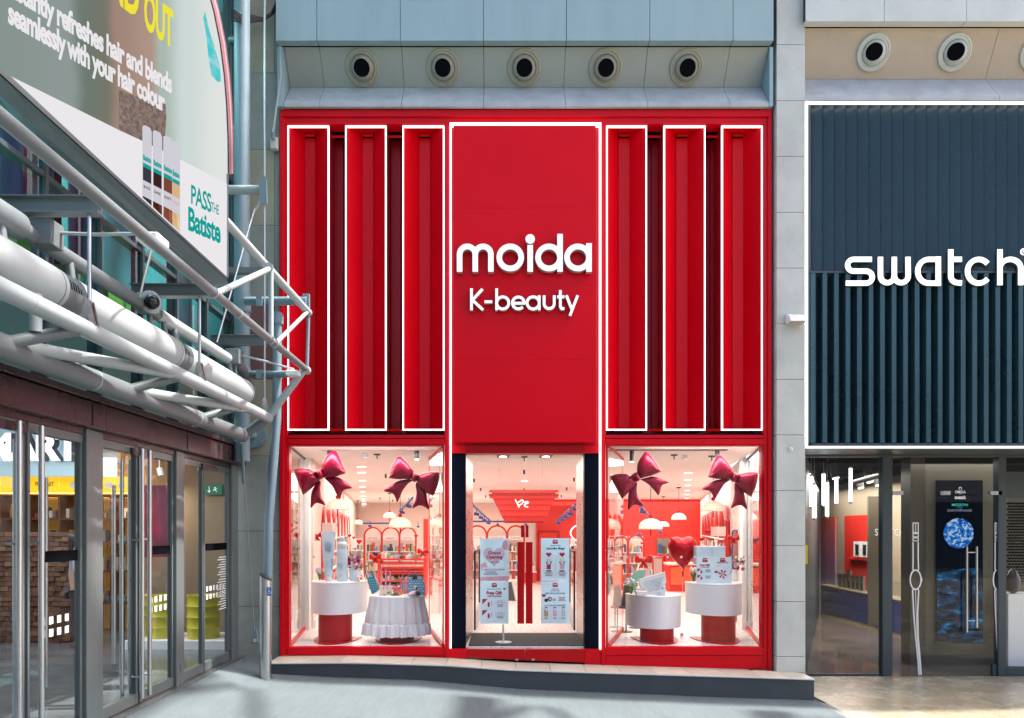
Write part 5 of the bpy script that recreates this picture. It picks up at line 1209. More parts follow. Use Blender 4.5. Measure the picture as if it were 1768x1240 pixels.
for i, (px, t, d) in enumerate([(719.5, 779, 794), (1091, 782, 798), (1238.5, 781, 796), (569, 779, 788)]):
    Y = 11.1; x = X(px, Y)
    o = tag(empty('track_spot', (x, Y, Z(d, Y))), ['black cylinder spotlight at the right of the left window', 'black cylinder spotlight at the left of the right window', 'black cylinder spotlight behind the right-hand bow', 'black cylinder spotlight behind the leftmost bow'][i], 'spotlight', 'black window spotlights')
    obj('head', MB().tube([(x, Y, ZC), (x, Y, Z(d, Y) + .01)], .034, 18), M['black'], o, smooth=True); obj('lens', MB().tube([(x, Y, Z(d, Y) + .009), (x, Y, Z(d, Y))], .028, 16), M['downlight'], o)
for a, b, m_, i in ((555, 748, 'letter_side', 0), (1064, 1255, 'black', 1)):
    tag(obj('light_track', MB().box(X(a, 11.1), X(b, 11.1), 11.04, 11.16, ZC - .012, ZC - .001), M[m_] if i else mat('track_pink', (.5, .36, .32, 1), .5)), 'long thin lighting track on the ceiling of the %s window' % ('left', 'right')[i], 'light track', 'window lighting tracks')
random.seed(9)
o = thing('sprinklers', 'scattered tiny dark sprinkler heads on the pink ceiling', 'ceiling fitting', (0, 18, ZC))
for px, py in [(666, 819), (656, 859), (678, 863), (650, 876), (631, 877), (508, 860), (1153, 866), (1155, 867), (1137, 879), (1191, 886), (818.5, 827), (830, 843), (838.5, 855.5), (991, 825.5), (978.5, 842), (969, 855), (905, 812), (905, 844), (1308, 867)]:
    Y = yceil(py); x = X(px, Y); obj('head', MB().tube([(x, Y, ZC + .034), (x, Y, ZC - .05)], .022, 8), M['blue_track'] if 815 < px < 995 else M['black'], o)

# pendant lamps: cream domes with a red ball and red pull
def pendant(px, pyb, wpx, lab, grp='cream dome pendant lamps'):
    Y = min(32, .42 * F / wpx); x = X(px, Y); r = .21; zb = Z(pyb, Y)
    o = thing('pendant_lamp', lab, 'pendant lamp', (x, Y, zb), grp)
    prof = [(r * .93, zb), (r, zb + .006)] + [(r * math.cos(a), zb + .03 + r * .78 * math.sin(a)) for a in [i * R(88) / 10 for i in range(11)]]
    obj('shade', MB().lathe(x, Y, prof, 32), M['cream'], o, smooth=True)
    obj('inner_rim', MB().lathe(x, Y, [(r * .93, zb), (r * .8, zb + .05), (.02, zb + .12)], 28), M['cream'], o, smooth=True)
    zt = zb + .03 + r * .78
    obj('ball', MB().ball((x, Y, zt + .035), .04, 14), M['red_gloss'], o, smooth=True)
    obj('pull', MB().tube([(x, Y, zb + .1), (x, Y, zb - .09)], .012, 8).ball((x, Y, zb - .1), .018, 8), M['red_gloss'], o, smooth=True)
    obj('cord', MB().tube([(x, Y, zt + .06), (x, Y, ZC + .03)], .006, 6), M['black'], o)
    obj('ceiling_rose', MB().lathe(x, Y, [(.001, ZC + .0), (.06, ZC + .005), (.065, ZC + .034)], 16), M['black'], o, smooth=True)
for q in [(583, 880, 40, 'big cream dome lamp under the left bow in the left window'), (691, 911, 39, 'big cream dome lamp right of centre in the left window'), (618, 905.5, 17.5, 'small cream dome lamp left of the blue track'),
          (672.5, 894.5, 22, 'mid-size cream dome lamp between two larger ones in the left window'), (750.5, 905.5, 19, 'small cream dome lamp added for a mirror image at the right edge of the left window'),  # last one added in place of a lamp mirrored in the glass return
          (1123.5, 914, 41, 'big cream dome lamp left in the right window'), (1145.5, 909.5, 20, 'cream dome lamp partly hidden behind a bigger one'), (1172, 897.5, 25.5, 'bright cream dome lamp high above the heart balloon'),
          (1231.5, 882.5, 39, 'big cream dome lamp between the bow and the right wall arches'), (1132.5, 940.5, 14.5, 'small low cream dome lamp near the red door frame'), (1171, 929, 15, 'small cream dome lamp just behind the top of the heart balloon'),
          (952, 928.5, 18, 'cream dome lamp above the goodie bags poster')]: pendant(*q)

# arches
def arch(px_a, px_b, pyt, Y, Yb_=None, pyb=None, m='red_tube', r=.022, name='arch', lab='', grp='', Y2=None, x2=None, foot=ZF):
    """a tall inverted-U tube; legs at photo columns px_a (depth Y) and px_b (depth Y2)"""
    Y2 = Y2 or Y; a = Vector((X(px_a, Y), Y, 0)); b = Vector((X(px_b, Y2), Y2, 0)); d = b - a; h = d.length / 2
    zt = Z(pyt, (Y + Y2) / 2); zs = zt - min(h, (zt - foot) * .5)
    pts = [a + Vector((0, 0, foot)), a + Vector((0, 0, zs))]
    for i in range(1, 16):
        t = math.pi * i / 16; pts.append((a + b) / 2 - d / 2 * math.cos(t) + Vector((0, 0, zs + (zt - zs) * math.sin(t))))
    pts += [b + Vector((0, 0, zs)), b + Vector((0, 0, foot))]
    return pts
GOODS = [mat('pack_%d' % i, v, .45) for i, v in enumerate([(.80, .72, .68, 1), (.75, .45, .42, 1), (.60, .05, .06, 1), (.25, .35, .50, 1), (.80, .78, .72, 1), (.35, .20, .12, 1), (.75, .55, .25, 1), (.20, .35, .25, 1), (.06, .06, .08, 1), (.70, .30, .40, 1)])]
def goods(a, b, pys, Y, dep=.2, hmax=12, wmin=1.5, wmax=4):
    mb = MB()
    for py in pys:
        x = a
        while x < b - wmin:
            w_ = min(random.uniform(wmin, wmax), b - x); mb.mat(random.randrange(10)).pbox(x, x + w_ * .9, py - random.uniform(.35, 1) * hmax, py - .15, Y + random.random() * .05, Y + dep); x += w_
    return mb
random.seed(17)
def bay(a, b, top, base, Y, lab, sign, grp, shelves=(0, 1, 2, 3), backlit=True):
    o = thing('arch_shelf', lab, 'shelf unit', (X((a + b) / 2, Y), Y, ZF), grp)
    pts = arch(a, b, top, Y); obj('arch', MB().tube(pts, .028, 10), M['red_tube'], o, smooth=True)
    w2 = (b - a) / 2; cx_ = (a + b) / 2
    poly = [(b - 1, base), (b - 1, top + w2)] + [(cx_ + (w2 - 1) * math.cos(t), top + w2 - (w2 - 1) * math.sin(t)) for t in [math.pi * i / 12 for i in range(13)]] + [(a + 1, base)]
    obj('back_panel', MB().pprism(poly, Y + .3, Y + .34), mat('shelf_back', (.86, .74, .66, 1), .6, emit=.03), o)
    hb = obj('header', MB().pbox(a + 1, b - 1, 926, 932.5, Y + .02, Y + .06), M['white_matt'], o)
    obj('header_print', ptext(MB(), sign, a + 7, b - 7, 931, 928, Y + .015), M['red_tube'], hb)
    hh = (base - 936) / 4
    for k in range(4):
        obj('shelf_board', MB().pbox(a + 1, b - 1, 936 + hh * (k + 1), 937.3 + hh * (k + 1), Y + .03, Y + .28), M['white_matt'], o)
    obj('stock', goods(a + 2, b - 2, [936 + hh * (k + 1) for k in range(4)], Y + .04, hmax=hh * .92), GOODS, o, kind='stuff')
    return o
for i, (a, b, s_) in enumerate([(629, 659, 'SKIN CARE'), (659.5, 689.5, 'K-BEAUTY'), (690, 718, 'BEAUTY TOOLS')]):
    bay(a, b, 911, 1000, 24, '%s arched shelf bay at the back of the left window view' % ('left', 'middle', 'right')[i], s_, 'arched shelves behind the left window')
for i, (a, b, s_) in enumerate([(808, 840, 'SKIN CARE'), (841, 875, 'BODY CARE'), (876, 905, 'BEAUTY TOOLS')]):
    bay(a, b, 908, 1000, 23, '%s arched shelf bay seen through the entrance doors' % ('left', 'middle', 'right')[i], s_, 'arched shelves behind the doors')
for i, (a, b, s_) in enumerate([(1060, 1084, 'BODY'), (1085, 1111.5, 'BEAUTY TOOLS')]):
    bay(a, b, 924 if i else 926, 1008, 22, '%s arched shelf bay at the back of the right window view' % ('left', 'right')[i], s_, 'arched shelves behind the right window')
# receding rows of red arches on the side walls
def row(side, n, pA, YA, pB, YB_, tA, grp):
    for i in range(n):
        f0, f1 = i / n, (i + .94) / n
        gY = lambda f: 1 / (1 / YA + (1 / YB_ - 1 / YA) * f) if False else YA + (YB_ - YA) * f
        gx = lambda f: X(pA, YA) + (X(pB, YB_) - X(pA, YA)) * f
        a, b = Vector((gx(f0), gY(f0), ZF)), Vector((gx(f1), gY(f1), ZF)); d = b - a
        zt = 2.16; zs = 1.62
        pts = [a, a + Vector((0, 0, zs - ZF))]
        for k in range(1, 14):
            t = math.pi * k / 14; pts.append((a + b) / 2 - d / 2 * math.cos(t) + Vector((0, 0, zs - ZF + (zt - zs) * math.sin(t))))
        pts += [b + Vector((0, 0, zs - ZF)), b]
        o = thing('wall_arch', '%s red arch of the receding row on the %s side wall' % (['nearest', 'second', 'third', 'fourth', 'fifth', 'sixth', 'farthest'][i if i < n - 1 else 6], side), 'arch', tuple((a + b) / 2), grp)
        obj('tube', MB().tube(pts, .06 if i == 0 else .05, 12), M['red_tube'], o, smooth=True)
        sgn = 1 if side == 'left' else -1
        for k, z in enumerate((.45, .85, 1.2, 1.5)):
            mb = MB(); off = Vector((sgn * .02, 0, 0)); w3 = Vector((sgn * .20, 0, 0))
            p = a + d * .05 + Vector((0, 0, z - ZF)); q = b - d * .05 + Vector((0, 0, z - ZF))
            obj('shelf_board', mb.prism([p - w3 * .5, q - w3 * .5, q + w3 * .5, p + w3 * .5], (0, 0, .02)), M['white_matt'], o)
        mb = MB(); random.seed(i + (50 if side == 'left' else 90))
        for z in (.47, .87, 1.22):
            f = .08
            while f < .9:
                g_ = random.uniform(.04, .08); p = a + d * f + Vector((-sgn * .02, 0, z + .001 - ZF)); h_ = random.uniform(.12, .26)
                mb.mat(random.randrange(10)).box(p.x - .05, p.x + .05, p.y, p.y + d.y * g_, p.z, p.z + h_); f += g_ * 1.1
        obj('stock', mb, GOODS, o, kind='stuff')
row('left', 7, 556, 14.2, 602, 27, 870, 'red arches on the left side wall')
row('right', 6, 1256, 14.6, 1214, 26, 882, 'red arches on the right side wall')

# hanging red slat ceiling
sl_ = thing('slat_canopy', 'red hanging slat canopy over the middle of the shop', 'ceiling canopy', (.5, 15, 2.3))
SLM = [M['red_wall'], mat('slat_red_dark', (.42, .012, .01, 1), .45), mat('slat_red_mid', (.58, .02, .015, 1), .45)]
for i in range(17):
    f = i / 16; t = 846 + (900 - 846) * f; Y = 14.6 + 9.0 * f
    wl, wr_ = 844.5 + 27 * f, 964 - 25 * f
    if i in (1,): wl += 3; wr_ -= 3
    if i in (2, 3): wl -= 4; wr_ += 4
    hgt = 6.4 - 1.8 * f
    obj('slat', MB().pbox(wl, wr_, t, t + hgt * .72, Y, Y + .05), SLM[i % 3], sl_)
for px in (855, 879, 904, 929, 954): obj('rib', MB().prism([P(px, 846, 14.66), P(px + 2, 846, 14.66), P(px + 2, 852, 14.66), P(px, 852, 14.66)], (0, .3, 0)), M['red_deep'], sl_)
for px in (862, 937): obj('wire', MB().tube([P(px, 846, 14.62), (X(px, 14.62), 14.62, ZC + .03)], .004, 5), M['letter_side'], sl_)
# glowing line drawing added before the slats in place of a sign's reflection
def smooth_line(pts, sub=5):
    q = [pts[0]] + list(pts) + [pts[-1]]; out = []
    for i in range(1, len(q) - 2):
        for j in range(sub):
            t = j / sub; out.append(tuple(.5 * (2 * q[i][k] + (q[i + 1][k] - q[i - 1][k]) * t + (2 * q[i - 1][k] - 5 * q[i][k] + 4 * q[i + 1][k] - q[i + 2][k]) * t * t + (3 * q[i][k] - q[i - 1][k] - 3 * q[i + 1][k] + q[i + 2][k]) * t ** 3) for k in (0, 1)))
    return out + [pts[-1]]
ne = thing('reflected_squiggle', 'small white neon-like squiggle of a y and e added for a reflection before the red slats', 'neon sign', tuple(P(902, 876, 14.3)))
mb = MB(); N = lambda pts: mb.tube([P(a, b, 14.3) for a, b in smooth_line(pts)], .011, 8)
N([(889.5, 862.5), (893, 869), (896, 876)]); N([(893, 869), (897, 866), (901.5, 863.5), (903.5, 866.5), (900, 870.5), (896.5, 873), (896, 876.5)]); N([(905, 868), (910, 866.2), (912, 868.4), (906, 871), (906, 874), (912, 875.6)])
obj('tube', mb, emis('reflection_white', (1, .85, .78, 1), 1.3), ne, smooth=True)
# blue lighting tracks
def track(name, p, q, spots, lab):
    o = tag(empty('light_track', tuple(p)), lab, 'light track'); obj('rail', MB().tube([p, q], .025, 8), M['blue_track'], o)
    for (px, py, Y, w_) in spots:
        c_ = P(px, py, Y); s_ = obj('spot', MB().tube([c_ + Vector((-w_, 0, .0)), c_ + Vector((w_, 0, -.02))], w_ * .62, 14), M['blue_track'], o, smooth=True)
        obj('stem', MB().tube([c_, c_ + Vector((0, 0, .14))], .010, 6), M['blue_track'], s_)
track('t', P(817, 873, 15), P(846, 899, 22), [(823, 887, 16, .055), (830.5, 893, 17.6, .055), (836.5, 897.5, 19, .055), (843.5, 902.5, 21, .055)], 'left slanting blue lighting track with four spotlights')
track('t', P(994, 871, 15), P(962, 899, 22), [(992.5, 879, 15.4, .04), (985, 887, 16, .055), (978, 892, 17.6, .055), (971, 897, 19, .055), (963.5, 902.5, 21, .055)], 'right slanting blue lighting track with five spotlights')
track('t', P(816, 900.5, 22.4), P(872, 900.5, 22.4), [(859.5, 905, 22.3, .04), (908, 905, 22.3, .04)], 'level blue lighting track above the entrance arches')
track('t', P(626, 903.5, 22.8), P(672, 903.5, 22.8), [(639, 908, 22.7, .05), (722, 909, 22.7, .04)], 'level blue lighting track above the left window shelves')
track('t', P(712, 860, 13.6), P(690, 882, 16), [(706, 873, 14.2, .05), (695, 884, 15.6, .045)], 'short blue track with lit spots behind the right bow of the left window')
track('t', P(1105, 874, 13.6), P(1121, 892, 16), [(1109.5, 882.5, 14.0, .055), (1104, 922, 20, .05), (1140, 918, 20, .05)], 'short blue track behind the left bow of the right window')
track('t', P(500, 897, 13.2), P(512, 902, 14), [], 'short blue track at the far left edge of the left window')

# heart outline neon and lettering on the red wall
hn = thing('wall_neon', 'white neon heart and letter m on the red wall beside the doors', 'neon sign', tuple(P(990, 960, 23.8)))
mb = MB(); mb.tube([P(a, b, 23.85) for a, b in smooth_line([(1004, 912), (996, 908), (989, 912), (985, 920), (989, 929), (998, 935), (1004, 938)])], .02, 8)
obj('heart', mb, emis('neon_heart', (1, .9, .88, 1), 1.5), hn, smooth=True); obj('lettering', ptext(MB(), 'moida', 984, 1030, 947, 936, 23.88, bold=.05), M['white_sign'], hn)
# security gates beside the doors
for i, (a, b, s_) in enumerate(((818, 827.5, 1), (993.5, 984, -1))):
    o = thing('security_gate', '%s dark framed security gate behind the entrance doors' % ('left', 'right')[i], 'security gate', (X(a, 12.5), 12.5, ZF), 'security gates')
    p, q = Vector((X(a, 12.3), 12.3, 0)), Vector((X(b, 14.0), 14.0, 0)); zz = 1.32
    mk = lambda z0, z1, f0=0, f1=1, th=.03: MB().prism([p.lerp(q, f0) + Vector((0, 0, z0)), p.lerp(q, f1) + Vector((0, 0, z0)), p.lerp(q, f1) + Vector((0, 0, z1)), p.lerp(q, f0) + Vector((0, 0, z1))], (th * s_, 0, 0))
    obj('frame', mk(ZF, zz, 0, .06), M['black'], o); obj('frame', mk(ZF, zz, .94, 1), M['black'], o); obj('top', mk(zz, zz + .04), M['black'], o); obj('base', mk(ZF, ZF + .3, .061, .939), M['letter_side'], o)
    obj('panel', mk(ZF + .31, zz - .01, .061, .939, .01), M['clear'], o)
# entrance mat, A-board, stand pole
tag(obj('door_mat', MB().box(X(815, 12), X(995, 12), 10.62, 11.9, ZF + .001, ZF + .012), mat('mat_grey', (.06, .06, .06, 1), .9, bump=.3, bscale=200)), 'dark grey entrance mat just behind the red doors', 'mat')
o = tag(empty('a_board', tuple(P(884, 1040, 17))), 'small dark chalk A-board standing behind the grand opening poster', 'a-board')
obj('front_board', MB().prism([P(868, 1037, 17), P(891, 1038, 17), P(884, 1005, 17.3), P(872, 1005, 17.3)], (0, .04, 0)), M['black'], o); obj('frame', MB().tube([P(891, 1038, 16.98), P(884, 1004, 17.28)], .018, 6), M['letter_side'], o)
o = tag(empty('poster_stand', tuple(P(868.5, 1117, 10.9))), 'slim pale floor stand below the left door poster', 'stand')
obj('pole', MB().tube([P(869, 1078, 10.9), P(869, 1117, 10.9)], .014, 10), M['white_matt'], o); obj('foot', MB().lathe(X(869, 10.9), 10.9, [(.12, ZF + .012), (.12, ZF + .02), (.001, ZF + .026)], 20), M['white_matt'], o, smooth=True)

# ------------------------------------------------------------------ door posters
PB = mat('poster_blue', (.62, .77, .83, 1), .45, var=.08, scale=5, emit=.08); PR = mat('poster_crimson', (.42, .01, .05, 1), .5); PN = mat('poster_navy', (.02, .09, .22, 1), .5); PK = mat('poster_pink', (.72, .38, .45, 1), .5, var=.15, scale=9)
PWh = mat('poster_white', (.75, .82, .86, 1), .5); PBk = M['black']; PAm = mat('poster_amber', (.5, .25, .08, 1), .5); PGr = mat('poster_green', (.45, .62, .52, 1), .5)
class Sheet:
    def __init__(s, o, Y): s.o = o; s.Y = Y; s.k = 1
    def put(s, nm, mb, m): s.k += 1; return obj(nm, mb, m, s.o)
    def y(s): return s.Y - .0006 * s.k
    def rect(s, a, b, t, d, m, nm='print'): return s.put(nm, MB().pbox(a, b, t, d, s.y(), s.y() + .0004), m)
    def poly(s, pts, m, nm='print'): return s.put(nm, MB().pprism(pts, s.y(), s.y() + .0004), m)
    def txt(s, st, a, b, d, t, m, **k): return s.put('print', ptext(MB(), st, a, b, d, t, s.y(), **k), m)
    def lines(s, a, b, t, d, n, m):
        mb = MB(); h = (d - t) / n
        for i in range(n):
            w_ = (b - a) * random.uniform(.6, 1) / 2; cx_ = (a + b) / 2; mb.pbox(cx_ - w_, cx_ + w_, t + h * i, t + h * i + h * .38, s.y(), s.y() + .0004)
        return s.put('small_print', mb, m)
def heart(cx, cy, r, n=26):
    return [(cx + r * 16 * math.sin(t) ** 3 / 17, cy - r * (13 * math.cos(t) - 5 * math.cos(2 * t) - 2 * math.cos(3 * t) - math.cos(4 * t)) / 17) for t in [2 * math.pi * i / n for i in range(n)]]
def crest(sh, cx, cy):
    sh.poly([(cx - 4.4, cy + 3.6), (cx + 4.4, cy + 3.6), (cx + 4.8, cy + 1), (cx + 3.5, cy - 3.6), (cx - 3.5, cy - 3.6), (cx - 4.6, cy - 1)], PR)
    sh.txt('moida', cx - 3.2, cx + 3.2, cy + .2, cy - 2.4, PWh, bold=.03)
def poster(a, b, t, d, Y, lab, nm='poster', grp=None):
    o = tag(obj(nm, MB().pbox(a, b, t, d, Y, Y + .006), PB), lab, 'poster', grp); return Sheet(o, Y)
YP = 10.50
s1 = poster(829, 878, 930, 1003.4, YP, 'pale blue Grand Opening poster with pink heart on the left door', grp='posters behind the doors')
s1.poly([(829.3, 997), (878, 995), (878, 1003.2), (829.3, 1003.2)], PK); s1.poly([(866, 944), (869, 935), (875, 932), (877.6, 940), (876, 950), (870, 950)], PK); s1.poly([(830, 975), (838, 970), (843, 982), (832, 986)], PK)
for q in ((840, 934, 846, 946), (852, 932, 855, 946), (870, 958, 874, 975)): s1.rect(q[0], q[2], q[1], q[3], PWh)
s1.poly(heart(853, 960, 19.5), PK); s1.poly(heart(853, 960, 18), mat('poster_rose', (.66, .52, .62, 1), .5, var=.1, scale=6))
s1.txt('Grand', 842.5, 864, 957.5, 951.5, PR, bold=.04); s1.txt('Opening', 839.5, 867.5, 966.5, 958.6, PR, bold=.04); s1.txt('9 April 2026', 845, 862.5, 972.2, 969.3, PR, bold=.02)
s1.rect(833, 873.5, 980, 995, PWh); s1.txt('COME VISIT IN THE WEEKEND', 835, 871, 984.6, 982.2, PR, bold=.02); s1.lines(835, 860, 986, 993.8, 4, PN)
s2 = poster(829, 878, 1003.9, 1077, YP, 'pale blue Free Gift with Purchase poster on the left door', grp='posters behind the doors')
crest(s2, 853.5, 1010.5); s2.txt('Opening Special Offer', 841, 865, 1018.6, 1016.2, PN, bold=.02); s2.txt('Free Gift', 840, 866.5, 1026.8, 1020.6, PR, bold=.05); s2.txt('with Purchase', 841, 866, 1031, 1027.6, PR, bold=.04)
s2.poly(heart(871, 1017, 2.6), PR)
for y in (1034, 1053.5):
    s2.rect(832.5, 875.5, y, y + 17, PWh); s2.poly([(832.6, y + .2), (842, y + .2), (832.6, y + 10)], PR); s2.rect(842, 845.5, y + 6, y + 14, PR); s2.rect(848, 849.5, y + 4, y + 12, PK)
    s2.txt('spend 50', 858, 867.5, y + 5, y + 3, PN); s2.txt('+ full size gift', 855.5, 872, y + 8, y + 5.6, PR); s2.lines(857, 870, y + 10, y + 15, 3, PN)
s2.txt('moida', 851, 857, 1073.4, 1072, PR)
s3 = poster(934, 983, 929.4, 1003, YP, 'pale blue Goodie Bags poster on the right door', grp='posters behind the doors')
crest(s3, 958.5, 935.5); s3.txt('Opening Treats', 950, 968, 943.6, 941, PN, bold=.02); s3.txt('Goodie Bags', 943, 975, 949.8, 945.2, PN, bold=.05)
for cx_, m_ in ((947.5, PR), (970.5, PK)):
    s3.rect(cx_ - 10.5, cx_ + 10.5, 959, 996, PWh); s3.poly(heart(cx_, 957.6, 5), PR); s3.rect(cx_ - 3.6, cx_ + 3.6, 974.5, 983, m_)
    for j, (dx, h_, mm) in enumerate([(-4.5, 970, PBk), (-2.2, 965, PK), (.2, 967, PWh), (2.4, 965.5, PGr), (4.6, 969, PBk)]): s3.poly([(cx_ + dx * .6 - .5, 975), (cx_ + dx * .6 + .5, 975), (cx_ + dx + .9, h_), (cx_ + dx - .9, h_)], mm)
    s3.rect(cx_ - 4.4, cx_ + 4.4, 984.8, 987, PN); s3.lines(cx_ - 8.5, cx_ + 8.5, 988.4, 991, 2, PR); s3.lines(cx_ - 6.5, cx_ + 6.5, 992, 995.4, 2, PN)
s4 = poster(934, 983, 1003.9, 1077, YP, 'pale blue Buy One Get One Free poster on the right door', grp='posters behind the doors')
crest(s4, 958.5, 1010); s4.txt('Opening', 953, 964.5, 1018.4, 1016, PR, bold=.03); s4.txt('Special Deal', 951, 966.5, 1021.4, 1018.9, PR, bold=.03)
s4.txt('GIFT WITH PURCHASE', 941.5, 975.5, 1026, 1023.2, PN, bold=.03); s4.poly(heart(939, 1028.5, 3.6), PR)
s4.put('print', MB().pprism([(943 + 3.2 * math.cos(t), 1036.5 - 3.2 * math.sin(t)) for t in [math.pi * i / 8 for i in range(16)]], s4.y(), s4.y() + .0004), PBk)
s4.put('print', MB().pprism([(949.5 + 3.8 * math.cos(t), 1034.5 - 4 * math.sin(t)) for t in [math.pi * i / 8 for i in range(16)]], s4.y(), s4.y() + .0004), PBk)
s4.put('print', MB().pprism([(950 + 2.4 * math.cos(t), 1034.6 - 2.5 * math.sin(t)) for t in [math.pi * i / 8 for i in range(16)]], s4.y(), s4.y() + .0004), PK)
s4.rect(954.5, 959.5, 1033, 1038, PK); s4.lines(962, 978, 1031, 1039, 4, PR)
s4.txt('BUY ONE GET ONE FREE', 940.5, 976, 1046.8, 1044.2, PN, bold=.03)
for cx_, mm in ((943, PAm), (958, PK), (972.5, PGr)):
    s4.rect(cx_ - 6.6, cx_ + 6.6, 1050, 1073, PWh); s4.rect(cx_ - 2.6, cx_ + 2.6, 1048.4, 1050.4, PR)
    for dx in (-2, 1.6): s4.rect(cx_ + dx - 1.4, cx_ + dx + 1.6, 1055 + dx * .5, 1064.5, mm); s4.rect(cx_ + dx - .4, cx_ + dx + .6, 1052.6 + dx * .5, 1055 + dx * .5, PN)
    s4.lines(cx_ - 4, cx_ + 4, 1066.5, 1070, 2, PN)

# ------------------------------------------------------------------ window display plinths
YT = 11.5
def plinth_table(c_, hw, pyt, pyb, phw, bhw, lab):
    cx_ = X(c_, YT); rx = X(c_ + hw, YT) - cx_; ry = .62; zt = Z(pyt, YT); zb = Z(pyb, YT - ry * .95)
    o = thing('display_table', lab, 'display table', (cx_, YT - .3, ZF), 'half-round display tables')
    obj('drum', MB().half(cx_, YT, rx - .006, ry - .006, zb, zt - .028, 32), M['white'], o, smooth=True, bevel=.004)
    obj('table_top', MB().half(cx_, YT + .01, rx, ry, zt - .026, zt, 36), M['white'], o, smooth=True, bevel=.008)
    pr = X(c_ + phw, YT) - cx_
    obj('pedestal', MB().lathe(cx_, YT - .32, [(pr, ZF + .012), (pr, zb - .002)], 36), M['red_gloss'], o, smooth=True)
    br = X(c_ + bhw, YT) - cx_
    obj('base_plate', MB().half(cx_, YT, br, .78, ZF + .001, ZF + .012, 36), M['red_gloss'], o, smooth=True)
    return cx_, zt
T1 = plinth_table(587, 47.5, 1001.5, 1062, 28, 39, 'tall half-round white display table on red pedestal in the left window')
T3 = plinth_table(1126.5, 47, 1024, 1086.5, 28, 38.5, 'low half-round white display table on red pedestal in the right window')
T4 = plinth_table(1229.5, 47.5, 1004, 1064, 28, 39, 'tall half-round white display table on red pedestal in the right window')
# cloth covered table
c_ = 690; cx_ = X(c_, YT); zt2 = Z(1024, YT)
o = thing('cloth_table', 'round table under a frilled white cloth on red pedestal in the left window', 'display table', (cx_, YT - .3, ZF))
obj('pedestal', MB().lathe(cx_, YT - .30, [(X(c_ + 28.5, YT) - cx_, ZF + .012), (X(c_ + 28.5, YT) - cx_, zt2 - .1)], 32), M['red_gloss'], o, smooth=True)
obj('base_plate', MB().half(cx_, YT, X(c_ + 39, YT) - cx_, .78, ZF + .001, ZF + .012, 32), M['red_gloss'], o, smooth=True)
zb_ = Z(1098, 11.0)
def wave(a, j):
    k = [0, 0, .004, .014, .035, .05, .062, .05, .09, .13][min(j, 9)]
    return k * (math.sin(19 * a + .8 * math.sin(3 * a)) + (.45 if j < 8 else .9) * math.sin((31 if j < 8 else 43) * a + 1.3)) * (1 if j < 8 else .62)
rt = .40; hz2 = zt2 - zb_
prof = [(.001, zt2), (rt * .96, zt2), (rt, zt2 - .012), (rt * 1.015, zt2 - .06), (rt * 1.05, zt2 - .2 * hz2 - .05), (rt * 1.09, zt2 - .45 * hz2), (rt * 1.12, zt2 - .66 * hz2), (rt * 1.10, zt2 - .69 * hz2), (rt * 1.17, zt2 - .72 * hz2), (rt * 1.19, zt2 - hz2 + .0)]
mb = MB().lathe(cx_, YT - .30, prof, 220, ry=.85, wave=wave)
M['cloth'] = mat('white_cloth', (.90, .90, .90, 1), .85, bump=.15, bscale=120)
obj('table_cloth', mb, M['cloth'], o, smooth=True)

# products: tube and pump bottle with print
def tprod(name, lab, mbs, cat, grp=None, base=None):
    o = tag(empty(name, base or (0, 0, 0)), lab, cat, grp)
    return o
M['pale_blue'] = mat('pale_blue_plastic', (.60, .73, .80, 1), .35)
Yq = 11.28; zt = T1[1]
o = thing('squeeze_tube', 'tall pale blue squeeze tube standing on its cap on the left window table', 'cosmetic tube', (X(567, Yq), Yq, zt))
def flat(cx, Y, rows, n=20):                        # rows: (z, half width, half depth)
    mb = MB(); b = 0
    for (z, w_, d) in rows:
        for k in range(n): a = 2 * math.pi * k / n; mb.v.append((cx + w_ * math.cos(a), Y + d * math.sin(a), z))
    for j in range(len(rows) - 1):
        for k in range(n): k2 = (k + 1) % n; mb.f.append([j * n + k, j * n + k2, (j + 1) * n + k2, (j + 1) * n + k]); mb.m.append(0)
    mb.f.append(list(range(n))[::-1]); mb.f.append([(len(rows) - 1) * n + k for k in range(n)]); mb.m += [0, 0]
    return mb
hp = YT / F
obj('body', flat(X(567, Yq), Yq, [(zt + .075, .055, .05), (zt + .09, .062, .05), (zt + .35, .085, .04), (zt + .66, .103, .012), (zt + .74, .104, .006)]), M['pale_blue'], o, smooth=True)
obj('cap', flat(X(567, Yq), Yq, [(zt, .050, .05), (zt + .07, .052, .052)]), M['white_matt'], o, smooth=True)
pr_ = obj('print', ptext(MB(), 'moist cream', 562.5, 566, 0, 0, Yq) if False else text(MB(), 'HYDRA CREAM', (X(574, 11.2), 11.21, zt + .17), (0, 0, 1), (-1, 0, 0), width=.16, height=.02, bold=.02), PN, o)
mb = MB(); random.seed(2)
for k in range(9): mb.box(X(560.5, 11.2) + k * .011, X(560.5, 11.2) + k * .011 + .004, 11.232, 11.236, zt + .42 + random.uniform(0, .03), zt + .60 - random.uniform(0, .04))
for k in range(5): mb.box(X(562, 11.2), X(562, 11.2) + random.uniform(.03, .07), 11.216, 11.22, zt + .30 - k * .022, zt + .304 - k * .022)
obj('print', mb, mat('print_greyblue', (.20, .32, .42, 1), .5), o, kind='stuff')
o = thing('pump_bottle', 'tall pale blue pump bottle with clear cap on the left window table', 'cosmetic bottle', (X(590.5, Yq), Yq, zt))
cxb = X(590.5, Yq)
obj('body', MB().lathe(cxb, Yq, [(.001, zt + .001), (.078, zt + .001), (.082, zt + .02), (.082, zt + .46), (.074, zt + .49), (.06, zt + .495)], 28), M['pale_blue'], o, smooth=True)
obj('collar', MB().lathe(cxb, Yq, [(.076, zt + .50), (.076, zt + .56), (.05, zt + .59), (.05, zt + .60)], 28), M['white_matt'], o, smooth=True)
